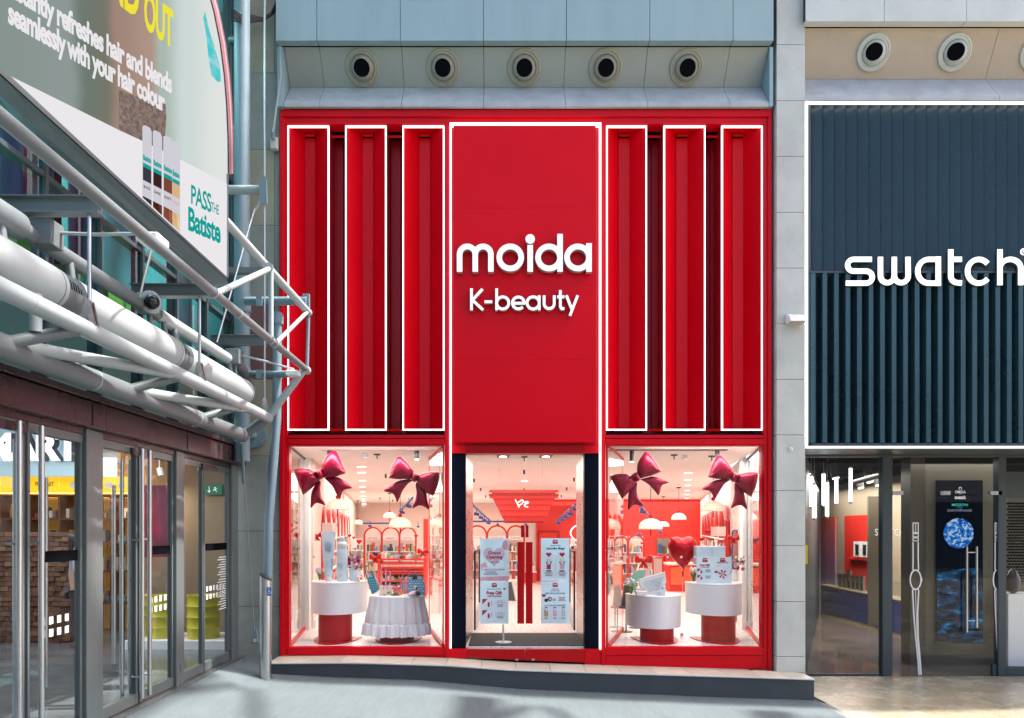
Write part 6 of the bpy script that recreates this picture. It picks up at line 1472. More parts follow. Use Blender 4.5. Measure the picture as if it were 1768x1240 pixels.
obj('pump', MB().lathe(cxb, Yq, [(.040, zt + .60), (.042, zt + .64), (.034, zt + .66), (.001, zt + .665)], 20), M['pale_blue'], o, smooth=True)
obj('clear_cap', MB().lathe(cxb, Yq, [(.080, zt + .505), (.080, zt + .70), (.074, zt + .71), (.001, zt + .712)], 28), M['clear'], o, smooth=True)
mb = MB()
for k in range(6): mb.box(cxb - .045 + k * .015, cxb - .041 + k * .015, Yq - .086, Yq - .083, zt + .18 + random.uniform(0, .05), zt + .28 - random.uniform(0, .03))
for k in range(3): mb.box(cxb - .02, cxb + .02, Yq - .086, Yq - .083, zt + .10 - .018 * k, zt + .104 - .018 * k)
obj('print', mb, mat('print_greyblue2', (.20, .32, .42, 1), .5), o, kind='stuff')
tag(obj('carton', MB().pbox(556, 574.5, 903, 921, 12.0, 12.3), mat('blush_card', (.62, .42, .37, 1), .6), bevel=.004), 'blush pink square carton above the squeeze tube in the left window', 'box')
def box_thing(name, a, b, t, d, Y, dep, m, lab, cat='box', grp=None, **k): return tag(obj(name, MB().pbox(a, b, t, d, Y, Y + dep), m, bevel=.003, **k), lab, cat, grp)
def zpy(zv, Y): return CY - (zv - EYE) * F / Y
y0 = zpy(T1[1], 11.2)
box_thing('carton', 604, 611, y0 - 23, y0 - .1, 11.3, .1, M['pale_blue'], 'slim pale blue carton below the pink flowers')
box_thing('carton', 615.5, 620.5, y0 - 7, y0 - .1, 11.15, .06, M['pink_ceiling'], 'tiny pink carton at the right end of the tall left table')
tag(obj('small_jar', MB().lathe(X(612.8, 11.15), 11.15, [(.001, T1[1] + .001), (.021, T1[1] + .001), (.021, T1[1] + .07), (.017, T1[1] + .075), (.017, T1[1] + .10), (.001, T1[1] + .102)], 16), M['pale_blue'], smooth=True), 'small pale blue bottle beside the slim carton', 'cosmetic bottle')

# flowers
def vase_flowers(px, Y, zt, kind, lab, s=1.0):
    x = X(px, Y); o = thing('flower_vase', lab, 'flowers', (x, Y, zt))
    rnd = random.Random(int(px))
    lg = mat('leaf_green_%d' % px, (.10, .24, .06, 1), .5)
    if kind == 'tulip':
        obj('vase', MB().lathe(x, Y, [(.03 * s, zt + .002), (.042 * s, zt + .01), (.045 * s, zt + .10 * s)], 18), M['clear'], o, smooth=True)
        st_ = MB(); pt2 = MB(); lf = MB()
        for k in range(13 if s > .8 else 7):
            a = rnd.uniform(0, 6.28); r_ = rnd.uniform(.01, .085) * s; h_ = rnd.uniform(.15, .22) * s
            tip = Vector((x + r_ * math.cos(a) * 1.3, Y + r_ * math.sin(a), zt + h_)); st_.tube([(x + .3 * r_ * math.cos(a), Y + .3 * r_ * math.sin(a), zt + .02), tip], .004, 5)
            pt2.lathe(tip.x, tip.y, [(.004, tip.z - .01), (.019 * s, tip.z + .006), (.022 * s, tip.z + .022), (.015 * s, tip.z + .042), (.004, tip.z + .052)], 8)
        for k in range(9):
            a = rnd.uniform(0, 6.28); d = Vector((math.cos(a), math.sin(a), 0)); b0 = Vector((x, Y, zt + .03)); e = b0 + d * .09 * s + Vector((0, 0, .13 * s)); sd_ = d.cross(Vector((0, 0, 1))) * .014 * s
            m_ = (b0 + e) / 2 + Vector((0, 0, .03)); lf.prism([b0 - sd_ * .3, m_ - sd_, e, m_ + sd_, b0 + sd_ * .3], d.cross(sd_).normalized() * .002)
        obj('stems', st_, lg, o); obj('leaves', lf, lg, o, kind='stuff'); obj('tulip_heads', pt2, mat('tulip_%d' % px, (.80, .78, .70, 1) if px > 1000 else (.72, .55, .60, 1), .5), o, smooth=True, kind='stuff')
    else:
        obj('vase', MB().lathe(x, Y, [(.001, zt + .002), (.05 * s, zt + .002), (.062 * s, zt + .07), (.045 * s, zt + .17), (.05 * s, zt + .19)], 22), M['white'], o, smooth=True)
        cols = [mat('petal_%d_%d' % (px, i), v, .55) for i, v in enumerate([(.72, .12, .30, 1), (.80, .40, .52, 1), (.60, .04, .20, 1), (.86, .70, .74, 1)])]
        for k in range(16):
            a = rnd.uniform(0, 6.28); r_ = rnd.uniform(.02, .15) * s; cp_ = Vector((x + r_ * math.cos(a), Y + .6 * r_ * math.sin(a), zt + .25 + rnd.uniform(-.06, .12) * s)); R_ = rnd.uniform(.028, .045) * s
            mb = MB()
            for ring_ in range(4):
                for q in range(6):
                    th = q * 1.047 + ring_ * .5; rr_ = R_ * (1 - .22 * ring_); d = Vector((math.cos(th), -.4, math.sin(th))).normalized(); e = cp_ + d * rr_ + Vector((0, -.012 * ring_, 0)); u = Vector((-math.sin(th), 0, math.cos(th))) * rr_ * .5
                    mb.add([cp_, cp_ + d * rr_ * .6 - u, e - u * .5 + Vector((0, .006, 0)), e + u * .5 + Vector((0, .006, 0)), cp_ + d * rr_ * .6 + u], [(0, 1, 2, 3, 4)])
            obj('flower', mb, cols[rnd.randrange(4)], o)
        lf = MB()
        for k in range(34):
            a = rnd.uniform(0, 6.28); r_ = rnd.uniform(.08, .19) * s; cp_ = Vector((x + r_ * math.cos(a), Y + .6 * r_ * math.sin(a), zt + .22 + rnd.uniform(-.06, .2) * s)); d = (cp_ - Vector((x, Y, zt + .15))).normalized(); sd_ = d.cross(Vector((rnd.random(), rnd.random(), rnd.random()))).normalized() * .012
            lf.add([cp_ - d * .03, cp_ - sd_, cp_ + d * .03, cp_ + sd_], [(0, 1, 2, 3)])
        obj('leaves', lf, lg, o, kind='stuff')
vase_flowers(615, 11.36, T1[1], 'rose', 'pink and magenta roses in a white vase on the left window table')
vase_flowers(553, 11.2, T1[1], 'tulip', 'few pale tulips leaning in a small glass left of the squeeze tube', .75)
vase_flowers(1091, 11.1, T3[1], 'tulip', 'white tulips in a clear glass on the low right window table', 1.0)
vase_flowers(1197.5, 11.2, T4[1], 'tulip', 'white tulips half hidden beside the free gift card', .95)
vase_flowers(1269, 11.75, T4[1] - .02, 'rose', 'pink and dark flowers behind the spin to win card', .9)

# cards on the tall right table
y0 = zpy(T4[1], 11.1)
for i, (a, b) in enumerate(((1202.5, 1232), (1232.4, 1263))):
    s_ = poster(a, b, 962, y0 - .2, 11.10, ['pale blue Free Gift card standing on the tall right window table', 'pale blue Spin to Win card standing on the tall right window table'][i], 'card', 'cards on the right window table')
    cc = (a + b) / 2; crest(s_, cc, 967)
    if i == 0:
        s_.txt('Free Gift', a + 6, a + 23, 978, 973.8, PR, bold=.05); s_.txt('with Purchase', a + 7, a + 22, 980.6, 978.7, PR, bold=.03)
        for y in (982, 993): s_.poly([(a + 1.5, y), (a + 8, y), (a + 1.5, y + 6)], PR); s_.rect(a + 7, a + 10, y + 3, y + 8, PR); s_.lines(a + 15, a + 25, y + 1, y + 7, 4, PN)
    else:
        s_.txt('Spin to Win', a + 6, a + 25, 973.4, 969.8, PR, bold=.05); s_.rect(a + 3, a + 13, 976, 979, M['pale_blue'])
        n_ = 12
        for k in range(n_):
            t0, t1 = 2 * math.pi * k / n_, 2 * math.pi * (k + 1) / n_
            s_.k = 6; s_.poly([(1247.5 + .3 * math.cos(t0), 991.5), (1247.5 + 7 * math.cos(t0), 991.5 - 8 * math.sin(t0)), (1247.5 + 7 * math.cos(t1), 991.5 - 8 * math.sin(t1))], PR if k % 2 else PWh)
        s_.rect(a + 1.5, a + 7, 986, 989.5, PR); s_.poly([(1254, 981), (1260, 978.4), (1260, 979.2), (1254, 981.8)], PGr); s_.poly([(1259, 992), (1262, 986), (1262.4, 986.4), (1259.5, 992.4)], PN)
box_thing('carton', 1202.5, 1229, 943.5, 975, 11.3, .2, M['pale_blue'], 'left tall pale blue carton behind the cards'); box_thing('carton', 1229.6, 1252.5, 943.5, 975, 11.3, .2, M['pale_blue'], 'right tall pale blue carton behind the cards')
for i, (a, b) in enumerate(((1202.5, 1229), (1229.6, 1252.5))): obj('stand', MB().pbox(a + 4, b - 4, 975.2, zpy(T4[1], 11.35) - .2, 11.33, 11.45), M['pale_blue'])
for q in [o_ for o_ in COL.objects if o_.name.startswith('stand') and o_.parent is None and 'label' not in o_]: tag(q, 'pale blue riser under the %s tall carton behind the cards' % ('left' if q.location.x < X(1229.3, 11.4) else 'right'), 'riser')
box_thing('carton', 1238.5, 1253, 909.5, 926, 13.2, .4, mat('blush_card2', (.70, .50, .46, 1), .6), 'blush pink carton in front of the right wall arches')
# low right table goods
zt = T3[1]; y1 = zpy(zt, 11.1)
o = thing('info_sign', 'white slanted info card with fine blue print on the low right table', 'card', tuple(P(1126, y1, 11.2)))
cd_ = obj('card', MB().pprism([(1102, 1001), (1148, 987.5), (1150.5, 1003), (1144, 1022), (1139, y1 - .3), (1116, y1 - .3), (1108, 1018)], 11.2, 11.24), M['white_matt'], o, bevel=.003)
mb = MB()
for k in range(7): a = P(1111 + k * 1.3, 1007 + k * 2.6, 11.197); d = Vector((.30 - k * .022, 0, .085 - k * .006)); mb.prism([a, a + d, a + d + Vector((0, 0, .006)), a + Vector((0, 0, .006))], (0, .001, 0))
obj('print', mb, mat('print_teal', (.10, .32, .38, 1), .5), cd_)
tag(obj('dropper_bottle', MB().lathe(X(1124.5, 11.32), 11.32, [(.001, zt + .002), (.05, zt + .002), (.05, zt + .25), (.02, zt + .29), (.018, zt + .36), (.001, zt + .375)], 20), M['pale_blue'], smooth=True), 'pale blue dropper bottle tip rising behind the slanted card', 'cosmetic bottle')
gm = mat('mint_leaf', (.33, .62, .46, 1), .55, var=.1, scale=5)
for i, (x0, w_) in enumerate(((1101, 15), (1051, 9))):
    o = thing('leaf_disc', ['big mint green leaf-shaped disc behind the slanted card', 'mint green disc at the far left edge of the right window'][i], 'display disc', (X(x0, 11.4), 11.4, zt))
    if i == 0: pts = [(1088, 1006), (1089, 996), (1096, 987), (1106, 983.5), (1115, 984), (1113, 995), (1108, 1003), (1101, 1006.5), (1094, 1022)]
    else: pts = [(1048.5, 992), (1053, 991), (1058, 998), (1059, 1008), (1056, 1018), (1050, 1025), (1048.5, 1025)]
    obj('disc', MB().pprism(pts, 11.36, 11.375), gm, o, bevel=.002); obj('foot', MB().box(X(x0, 11.4) - .03, X(x0, 11.4) + .03, 11.378, 11.44, zt + .001, zt + .05), M['white_matt'], o)
box_thing('tray', 1099, 1118, y1 - 6.5, y1 - .1, 10.98, .14, M['white_matt'], 'white leaflet box at the front of the low right table'); box_thing('carton', 1098, 1114.5, y1 - 11, y1 - 9, 11.12, .12, M['letter_side'], 'dark grey leaflet lying on the low right table box')
for i, (a, b, h) in enumerate(((1140, 1145, 9), (1144.5, 1149, 16), (1137, 1141.5, 6))):
    box_thing('carton', a, b, y1 - h, y1 - .1, 11.05 + .03 * i, .06, M['pale_blue'], ['middle', 'tallest', 'shortest'][i] + ' of three small pale blue cartons on the low right table', 'box', 'small cartons on the low right table')

# cloth table goods
zt = zt2; y2 = zpy(zt, 11.2); rnd = random.Random(4)
M['teal_cloth'] = mat('teal_print', (.02, .28, .36, 1), .7); M['pinkbag'] = mat('pink_knit', (.72, .16, .22, 1), .8)
def bag(name, lab, pts, strapL, strapR, Y, m, dots=None, par=None):
    o = thing(name, lab, 'bag', tuple(P(pts[0][0], pts[0][1], Y)))
    obj('pouch', MB().pprism(pts, Y, Y + .04), m, o, bevel=.008)
    for s_ in (strapL, strapR): obj('strap', MB().ribbon(s_, 2.2, Y + .01, Y + .02), m, o)
    if dots:
        mb = MB()
        for (a, b) in dots: mb.pprism([(a - 1, b + .8), (a + 1, b + .8), (a, b - .8)], Y - .002, Y - .0005)
        obj('pattern', mb, M['white_matt'], o, kind='stuff')
    return o
dts = [(638 + (i % 4) * 3.6 + (i // 4) * .9, 1001 + (i // 4) * 4.2) for i in range(20)]
bag('tote_bag', 'teal patterned tote bag hanging at the left edge of the cloth table', [(633, 998), (646, 994), (655, 1018), (643, 1027), (638, 1016)], [(634, 999), (631.5, 990), (630.5, 984)], [(645.5, 995), (643, 988), (640.5, 984)], 10.95, M['teal_cloth'], dts)
bag('knit_bag', 'pink knitted bag standing behind the cloth table goods', [(691, 1004), (706, 1004), (708, 1014), (706, y2 - .2), (692, y2 - .2), (690, 1012)], [(692, 1005), (697, 990), (699, 981)], [(705.5, 1005), (706.5, 992), (708, 982)], 11.35, M['pinkbag'])
o = bag('gift_bag', 'blue and white cloud patterned gift bag on the cloth table', [(705.5, 997), (728, 996), (734, 1010), (733.5, y2 + 1), (705, y2 + 1)], [(713, 997), (715, 991), (718, 990)], [(718, 990), (720, 993), (720, 997)], 11.15, mat('cloud_blue', (.10, .42, .62, 1), .5))
mb = MB()
for r_ in range(6):
    for k in range(5): a = 707.5 + k * 5 + (r_ % 2) * 2.4; b = 999.5 + r_ * 4.2; mb.pprism([(a + 1.9 * math.cos(t), b - 1.0 * math.sin(t)) for t in [math.pi * i / 5 for i in range(10)]], 11.147, 11.1485)
obj('pattern', mb, M['white_matt'], o, kind='stuff'); obj('leaf_charm', MB().pprism([(711, 998), (714, 993.5), (719, 993), (721, 997), (719, 1000), (713, 1000.5)], 11.13, 11.146), M['black'], o)
for i, px in enumerate((658.5, 666, 673.5)):
    o = thing('candle', '%s tall pink candle on the cloth table' % ('left', 'middle', 'right')[i], 'candle', (X(px, 11.25), 11.25, zt), 'pink candles')
    obj('stick', MB().tube([(X(px, 11.25), 11.25, zt + .13), P(px, 980 + 3 * i, 11.25)], .012, 10), mat('candle_pink_%d' % i, (.82, .35, .45, 1), .5), o, smooth=True)
    obj('box', MB().box(X(px - 2.6, 11.25), X(px + 2.6, 11.25), 11.22, 11.28, zt + .001, zt + .13), M['pink_ceiling'], o)
def heap(name, lab, px, pyc, Y, n, r, cols, sx=.05, sz=.02):
    o = thing(name, lab, 'accessory', (X(px, Y), Y, zt)); cs = [mat('%s_%d_%d' % (name, px, i), v, .65) for i, v in enumerate(cols)]
    mb = MB(); rn = random.Random(int(px))
    for k in range(n):
        a = rn.uniform(0, 6.28); rr_ = rn.random() ** .5
        mb.mat(k % len(cs)).ball((X(px, Y) + sx * rr_ * math.cos(a), Y + .05 * rr_ * math.sin(a), zt + r + sz * (1 - rr_) * rn.random() * 2.2), r * rn.uniform(.7, 1.2), 8)
    obj('beads', mb, cs, o, smooth=True, kind='stuff'); return o
heap('bead_necklace', 'heap of cream and brown bead necklaces at the left of the cloth table', 662, 1026, 11.05, 60, .009, [(.8, .74, .66, 1), (.4, .25, .18, 1), (.8, .5, .45, 1)], .085, .02)
heap('scrunchie', 'green speckled scrunchie on the cloth table', 672, 1018, 11.12, 26, .016, [(.12, .42, .20, 1), (.5, .7, .5, 1)], .045, .03)
heap('scrunchie', 'dark multicolour scrunchie at the middle of the cloth table', 683, 1026, 11.0, 34, .014, [(.06, .05, .14, 1), (.4, .06, .05, 1), (.5, .4, .1, 1)], .06, .02)
heap('scrunchie', 'orange frilly scrunchie beside the red pouch', 690, 1020, 11.1, 26, .018, [(.85, .22, .02, 1), (.9, .4, .05, 1)], .04, .04)
heap('plush_charm', 'pale pink fluffy charm at the front of the cloth table', 712, 1024, 10.95, 22, .024, [(.85, .55, .62, 1), (.9, .8, .8, 1)], .035, .02)
heap('plush_charm', 'black fluffy charm beside the pink one on the cloth table', 720.5, 1024, 11.0, 18, .020, [(.01, .01, .012, 1)], .03, .03)
heap('plush_charm', 'black and white fluffy charm against the cloud bag', 718, 1010, 11.08, 20, .020, [(.01, .01, .012, 1), (.8, .78, .76, 1)], .04, .07)
heap('hair_clips', 'pearl white hair clips between the scrunchie and charm', 702, 1026, 11.0, 20, .012, [(.85, .8, .78, 1), (.9, .55, .6, 1)], .05, .01)
box_thing('red_pouch', 679, 691, y2 - 13, y2 - 2, 11.2, .05, M['pinkbag'], 'red square pouch in the middle of the cloth table', 'pouch')
o = tag(obj('hand_mirror', MB().pprism([(698.5 + 5.4 * math.cos(t), 1014 - 6.4 * math.sin(t)) for t in [math.pi * i / 12 for i in range(24)]], 11.1, 11.115), M['steel'], bevel=.003), 'round silver mirror leaning among the bags', 'mirror')

# ------------------------------------------------------------------ foil bows and hearts
def pillow(mb, pts, Y, h, n=7):
    """inflated foil cushion from an outline in photo pixels, bulging both ways from depth Y"""
    m = len(pts); P0 = [P(a, b, Y) for a, b in pts]; cc = sum(P0, Vector()) / m
    for sgn in (-1, 1):
        b0 = len(mb.v)
        for j in range(n + 1):
            s_ = math.cos(math.pi / 2 * j / n) if j < n else 0.0
            hh = h * math.sqrt(max(0, 1 - s_ ** 2.4))
            for k, p in enumerate(P0):
                q = cc + (p - cc) * s_; cr = .05 * h * math.sin(k * 2.4) * (s_ ** 3)
                mb.v.append((q.x, Y + sgn * (hh + (cr if j else 0)), q.z))
        for j in range(n):
            for k in range(m):
                k2 = (k + 1) % m; mb.f.append([b0 + j * m + k, b0 + j * m + k2, b0 + (j + 1) * m + k2, b0 + (j + 1) * m + k]); mb.m.append(mb.k)
    return mb
def smooth_poly(pts, sub=5):
    out = []; n = len(pts)
    for i in range(n):
        p0, p1, p2, p3 = [pts[(i + k - 1) % n] for k in range(4)]
        for j in range(sub):
            t = j / sub; out.append(tuple(.5 * ((2 * p1[q]) + (-p0[q] + p2[q]) * t + (2 * p0[q] - 5 * p1[q] + 4 * p2[q] - p3[q]) * t * t + (-p0[q] + 3 * p1[q] - 3 * p2[q] + p3[q]) * t ** 3) for q in (0, 1)))
    return out
def bow(lab, org, mirror, Y=10.78, data=None):
    """outline in 6.36x crop pixels, from the left bow"""
    lobes = data
    f = lambda q: (org[0] + q[0] / 6.36, org[1] + q[1] / 6.36)
    o = thing('foil_bow', lab, 'balloon', tuple(P(*f(lobes['knot'][0]), Y)), 'magenta foil bow balloons')
    for nm, h in (('tail_a', .05), ('tail_b', .05), ('loop_a', .11), ('loop_b', .11), ('knot', .085)):
        pts = [f(q) for q in lobes[nm]]; sm = smooth_poly(pts, 3)
        obj({'tail': 'tail', 'loop': 'loop', 'knot': 'knot'}[nm.split('_')[0]], pillow(MB(), sm, Y + (.03 if 'tail' in nm else (-.03 if nm == 'knot' else 0)), h), M['foil'], o, smooth=True)
    k = lobes['knot'][2]; p = P(*f((k[0] + 12, k[1] + 15)), Y - .02)
    obj('valve', MB().tube([p, p + Vector((-.01, 0, -.05))], .014, 8), M['foil'], o, smooth=True)
LBOW = dict(loop_a=[(385, 290), (345, 305), (320, 330), (355, 375), (370, 400), (330, 440), (270, 500), (190, 565), (175, 555), (130, 450), (80, 310), (82, 288), (150, 278), (240, 278), (310, 305)],
            loop_b=[(385, 300), (388, 240), (430, 160), (495, 88), (515, 80), (545, 95), (600, 190), (655, 320), (645, 335), (560, 362), (480, 382), (415, 380), (400, 340)],
            tail_a=[(340, 430), (375, 420), (368, 500), (385, 590), (428, 684), (350, 660), (310, 670), (264, 717), (262, 640), (268, 560), (300, 480)],
            tail_b=[(415, 385), (440, 378), (560, 372), (640, 420), (720, 490), (650, 510), (610, 540), (585, 620), (545, 560), (505, 480), (450, 420)],
            knot=[(318, 318), (370, 288), (392, 300), (412, 365), (400, 385), (372, 400), (345, 375)])
RBOW = dict(loop_a=[(1395, 330), (1385, 380), (1350, 400), (1290, 395), (1200, 398), (1125, 385), (1124, 360), (1150, 260), (1205, 165), (1240, 145), (1265, 155), (1330, 215), (1380, 280)],
            loop_b=[(1455, 350), (1520, 325), (1600, 312), (1668, 322), (1680, 340), (1665, 450), (1615, 575), (1600, 580), (1530, 545), (1460, 480), (1425, 410), (1435, 370)],
            tail_a=[(1390, 405), (1340, 440), (1275, 520), (1250, 580), (1212, 655), (1195, 610), (1160, 555), (1062, 525), (1130, 470), (1210, 420), (1300, 400)],
            tail_b=[(1425, 430), (1470, 470), (1530, 540), (1548, 640), (1568, 735), (1500, 695), (1440, 690), (1378, 720), (1410, 630), (1425, 540), (1415, 470)],
            knot=[(1392, 325), (1425, 332), (1458, 352), (1430, 400), (1415, 430), (1375, 415), (1378, 370)])
R1 = dict(loop_a=[(345, 320), (300, 345), (275, 370), (320, 400), (340, 430), (300, 490), (240, 560), (188, 612), (180, 608), (110, 480), (60, 385), (62, 360), (130, 340), (220, 338), (290, 355)],
          loop_b=[(350, 320), (350, 240), (390, 160), (430, 105), (445, 98), (475, 115), (540, 190), (610, 300), (600, 320), (520, 352), (440, 375), (385, 390), (365, 350)],
          tail_a=[(315, 440), (350, 435), (345, 510), (365, 600), (425, 695), (345, 680), (300, 690), (250, 740), (248, 660), (252, 570), (280, 490)],
          tail_b=[(385, 400), (430, 385), (520, 365), (600, 385), (702, 430), (640, 455), (615, 480), (588, 575), (545, 530), (490, 470), (430, 425)],
          knot=[(280, 360), (335, 320), (352, 330), (380, 390), (372, 415), (345, 425), (315, 395)])
R2 = dict(loop_a=[(1400, 320), (1398, 370), (1370, 395), (1290, 398), (1210, 392), (1135, 375), (1130, 355), (1160, 250), (1215, 155), (1245, 136), (1275, 145), (1335, 200), (1385, 270)],
          loop_b=[(1455, 345), (1530, 322), (1610, 315), (1670, 325), (1678, 350), (1660, 460), (1610, 580), (1595, 588), (1530, 545), (1455, 480), (1425, 425), (1440, 375)],
          tail_a=[(1380, 400), (1330, 430), (1275, 500), (1240, 560), (1202, 618), (1185, 590), (1150, 530), (1060, 505), (1130, 450), (1215, 405), (1300, 398)],
          tail_b=[(1425, 440), (1465, 480), (1520, 540), (1540, 640), (1562, 732), (1500, 688), (1440, 690), (1378, 718), (1405, 630), (1420, 540), (1415, 470)],
          knot=[(1400, 322), (1430, 330), (1465, 348), (1440, 400), (1420, 430), (1378, 410), (1385, 360)])
bow('shiny magenta foil bow at the upper left of the left window', (495, 765), 0, data=LBOW)
bow('shiny magenta foil bow at the upper right of the left window', (495, 765), 0, data=RBOW)
bow('shiny magenta foil bow at the upper left of the right window', (1045, 765), 0, data=R1)
bow('shiny magenta foil bow at the upper right of the right window', (1045, 765), 0, data=R2)
o = thing('heart_balloon', 'large shiny red heart balloon floating in the right window', 'balloon', tuple(P(1179, 988, 11.6)))
obj('heart', pillow(MB(), smooth_poly([(1177, 929), (1186, 926), (1196, 928), (1202.5, 937), (1202, 952), (1196, 964), (1188, 974), (1181, 983), (1179.5, 988), (1177.5, 983), (1170, 974), (1160, 963), (1154.5, 951), (1153.5, 938), (1158, 929), (1168, 926.5)], 3), 11.6, .16), M['foil_red'], o, smooth=True)
obj('neck', MB().tube([P(1179, 986, 11.6), P(1179, 995, 11.6)], .012, 8), M['foil_red'], o, smooth=True)
obj('string', MB().tube([P(1179, 995, 11.6), P(1178, 1060, 11.6), P(1177, 1100, 11.6)], .002, 5), M['white_matt'], o)
obj('weight', MB().ball((X(1177, 11.6), 11.6, ZF + .03), .03, 10), M['pink_wall'], o, smooth=True)
def small_bow(px, py, s, Y, lab, m='foil_red'):
    o = thing('red_bow', lab, 'bow', tuple(P(px, py + 12 * s, Y)), 'small red foil bows')
    for sg_ in (-1, 1):
        obj('loop', pillow(MB(), smooth_poly([(px, py - 1.5 * s), (px + sg_ * 9 * s, py - 9 * s), (px + sg_ * 13 * s, py - 7 * s), (px + sg_ * 14 * s, py + 2 * s), (px + sg_ * 10 * s, py + 4 * s), (px, py + 1.5 * s)], 3), Y, .06 * s), M[m], o, smooth=True)
        obj('tail', pillow(MB(), smooth_poly([(px, py + 1 * s), (px + sg_ * 4 * s, py + 4 * s), (px + sg_ * 8 * s, py + 13 * s), (px + sg_ * 4 * s, py + 11 * s), (px + sg_ * 1 * s, py + 12 * s)], 2), Y + .02, .03 * s), M[m], o, smooth=True)
    obj('knot', MB().ball(tuple(P(px, py, Y - .03)), .035 * s, 10), M[m], o, smooth=True)
small_bow(1111, 968, 1.1, 16, 'red foil bow on the pink counter left of the heart balloon'); small_bow(648.5, 963, .8, 17.5, 'red foil bow on the red gondola in the left window'); small_bow(730, 953, .7, 17.5, 'red foil bow on the right post of the red gondola')
small_bow(1266, 930, .75, 12.9, 'red foil bow on the blue oval mirror in the right window'); small_bow(547, 925, .75, 12.9, 'red foil bow beside the blue mirror in the left window'); small_bow(1145, 962, .7, 19, 'small red foil bow on the far pink counter')
for i, (px, py, r_, Y) in enumerate([(577.5, 907.5, 5.2, 13.6), (603.5, 925, 3.2, 15), (610.5, 928.5, 2.6, 16.5), (620, 935, 4.6, 18), (718.5, 925.5, 3.2, 21), (1222, 918, 4.5, 14.5), (1211.5, 931, 4.0, 16), (1108, 938, 2.6, 21), (697, 946, 3.0, 20), (501, 912, 4, 13), (513.5, 924, 4, 13.4)]):
    o = tag(obj('paper_heart', pillow(MB(), heart(px, py, r_ * 1.15, 20), Y, .03), M['foil_red'], smooth=True), '%s red heart ornament from the left among the shop shelves' % ['third', 'fourth', 'fifth', 'sixth', 'eighth', 'eleventh', 'tenth', 'ninth', 'seventh', 'first', 'second'][i], 'heart ornament', 'red heart ornaments')

# ------------------------------------------------------------------ furniture deeper in the shop
random.seed(31)
go = thing('red_gondola', 'red shelving gondola full of small goods behind the cloth table', 'shelf unit', (X(692, 18), 18, ZF))
for a in (652, 731): obj('post', MB().pbox(a, a + 4.5, 962, 1030, 18, 18.5), M['red_wall'], go)
for i, py in enumerate((965, 972, 979, 985.5, 990, 1003, 1016)): obj('shelf_board', MB().pbox(656.5, 731, py, py + (3 if i < 4 else 1.6), 18, 18.5), M['red_wall'], go)
mb = MB()
for k in range(26): mb.pbox(658 + k * 2.75, 659.3 + k * 2.75, 975.2, 978.8, 17.98, 18.02)
obj('rail', mb, M['pink_wall'], go, kind='stuff')
obj('stock', goods(658, 730, [964.8], 18.05, hmax=13, wmin=3, wmax=8), GOODS, go, kind='stuff'); obj('stock', goods(657, 731, [1002.8, 1015.8], 18.05, hmax=9), GOODS, go, kind='stuff')
obj('back', MB().pbox(656.5, 731, 982, 1028, 18.51, 18.54), M['pale'], go)
obj('base', MB().pbox(656.5, 731, 1017.8, 1030, 18.02, 18.5), M['pink_wall'], go)
o = thing('red_column', 'plain red column at the right of the left window view', 'column', (X(732, 17), 17, ZF)); obj('shaft', MB().box(X(731, 19.5), X(738.5, 19.5), 19.5, 19.7, ZF, Z(896, 19.5)), M['red_wall'], o)
for i, (a, b, t, Y) in enumerate(((1112, 1126, 966, 16.2), (1127.5, 1143, 964, 16.4), (1061, 1073, 963, 14.6), (744, 757, 1000, 14.8))):
    o = thing('pink_counter', ['pink counter with red edge under the red bow in the right window', 'second pink counter block right of the red bow', 'pink counter block at the left edge of the right window', 'pink counter block at the right edge of the left window'][i], 'counter', (X(a, Y), Y, ZF), 'pink counters')
    obj('block', MB().box(X(a, Y), X(b, Y), Y, Y + .5, ZF, Z(t, Y)), M['pink_wall'], o); obj('edge', MB().box(X(a, Y) - .02, X(b, Y) + .02, Y - .01, Y + .52, Z(t, Y) + .001, Z(t, Y) + .03).box(X(b, Y) + .002, X(b, Y) + .03, Y - .01, Y + .5, ZF, Z(t, Y)), M['red_wall'], o)
o = thing('cash_desk', 'wide red cash desk with lit panels behind the heart balloon', 'counter', (X(1180, 20), 20, ZF))
obj('body', MB().box(X(1156, 20), X(1206, 20), 20, 20.8, ZF, Z(976, 20)), M['red_wall'], o)
for a, b in ((1158.5, 1178), (1181, 1203)): obj('panel', MB().pbox(a, b, 979, 1010, 19.96, 19.99), mat('desk_panel_%d' % a, (.80, .09, .03, 1), .5, emit=.25), o)
obj('top', MB().box(X(1154, 20), X(1208, 20), 19.9, 20.9, Z(976, 20) + .001, Z(976, 20) + .05), M['pink_wall'], o)
o = thing('back_room_window', 'dark glazed opening into a back room on the red wall', 'opening', (X(1144, 29.8), 29.8, 1)); obj('opening', MB().pbox(1135, 1162, 930, 961, 29.85, 29.95), mat('back_room', (.18, .20, .17, 1), .4), o)
for k, (a, b) in enumerate(((1137, 1143), (1144, 1149), (1152, 1158))): obj('shelf_stock', MB().pbox(a, b, 940 + 3 * k, 955, 29.8, 29.84), [PN, M['wood'], PGr][k], o)
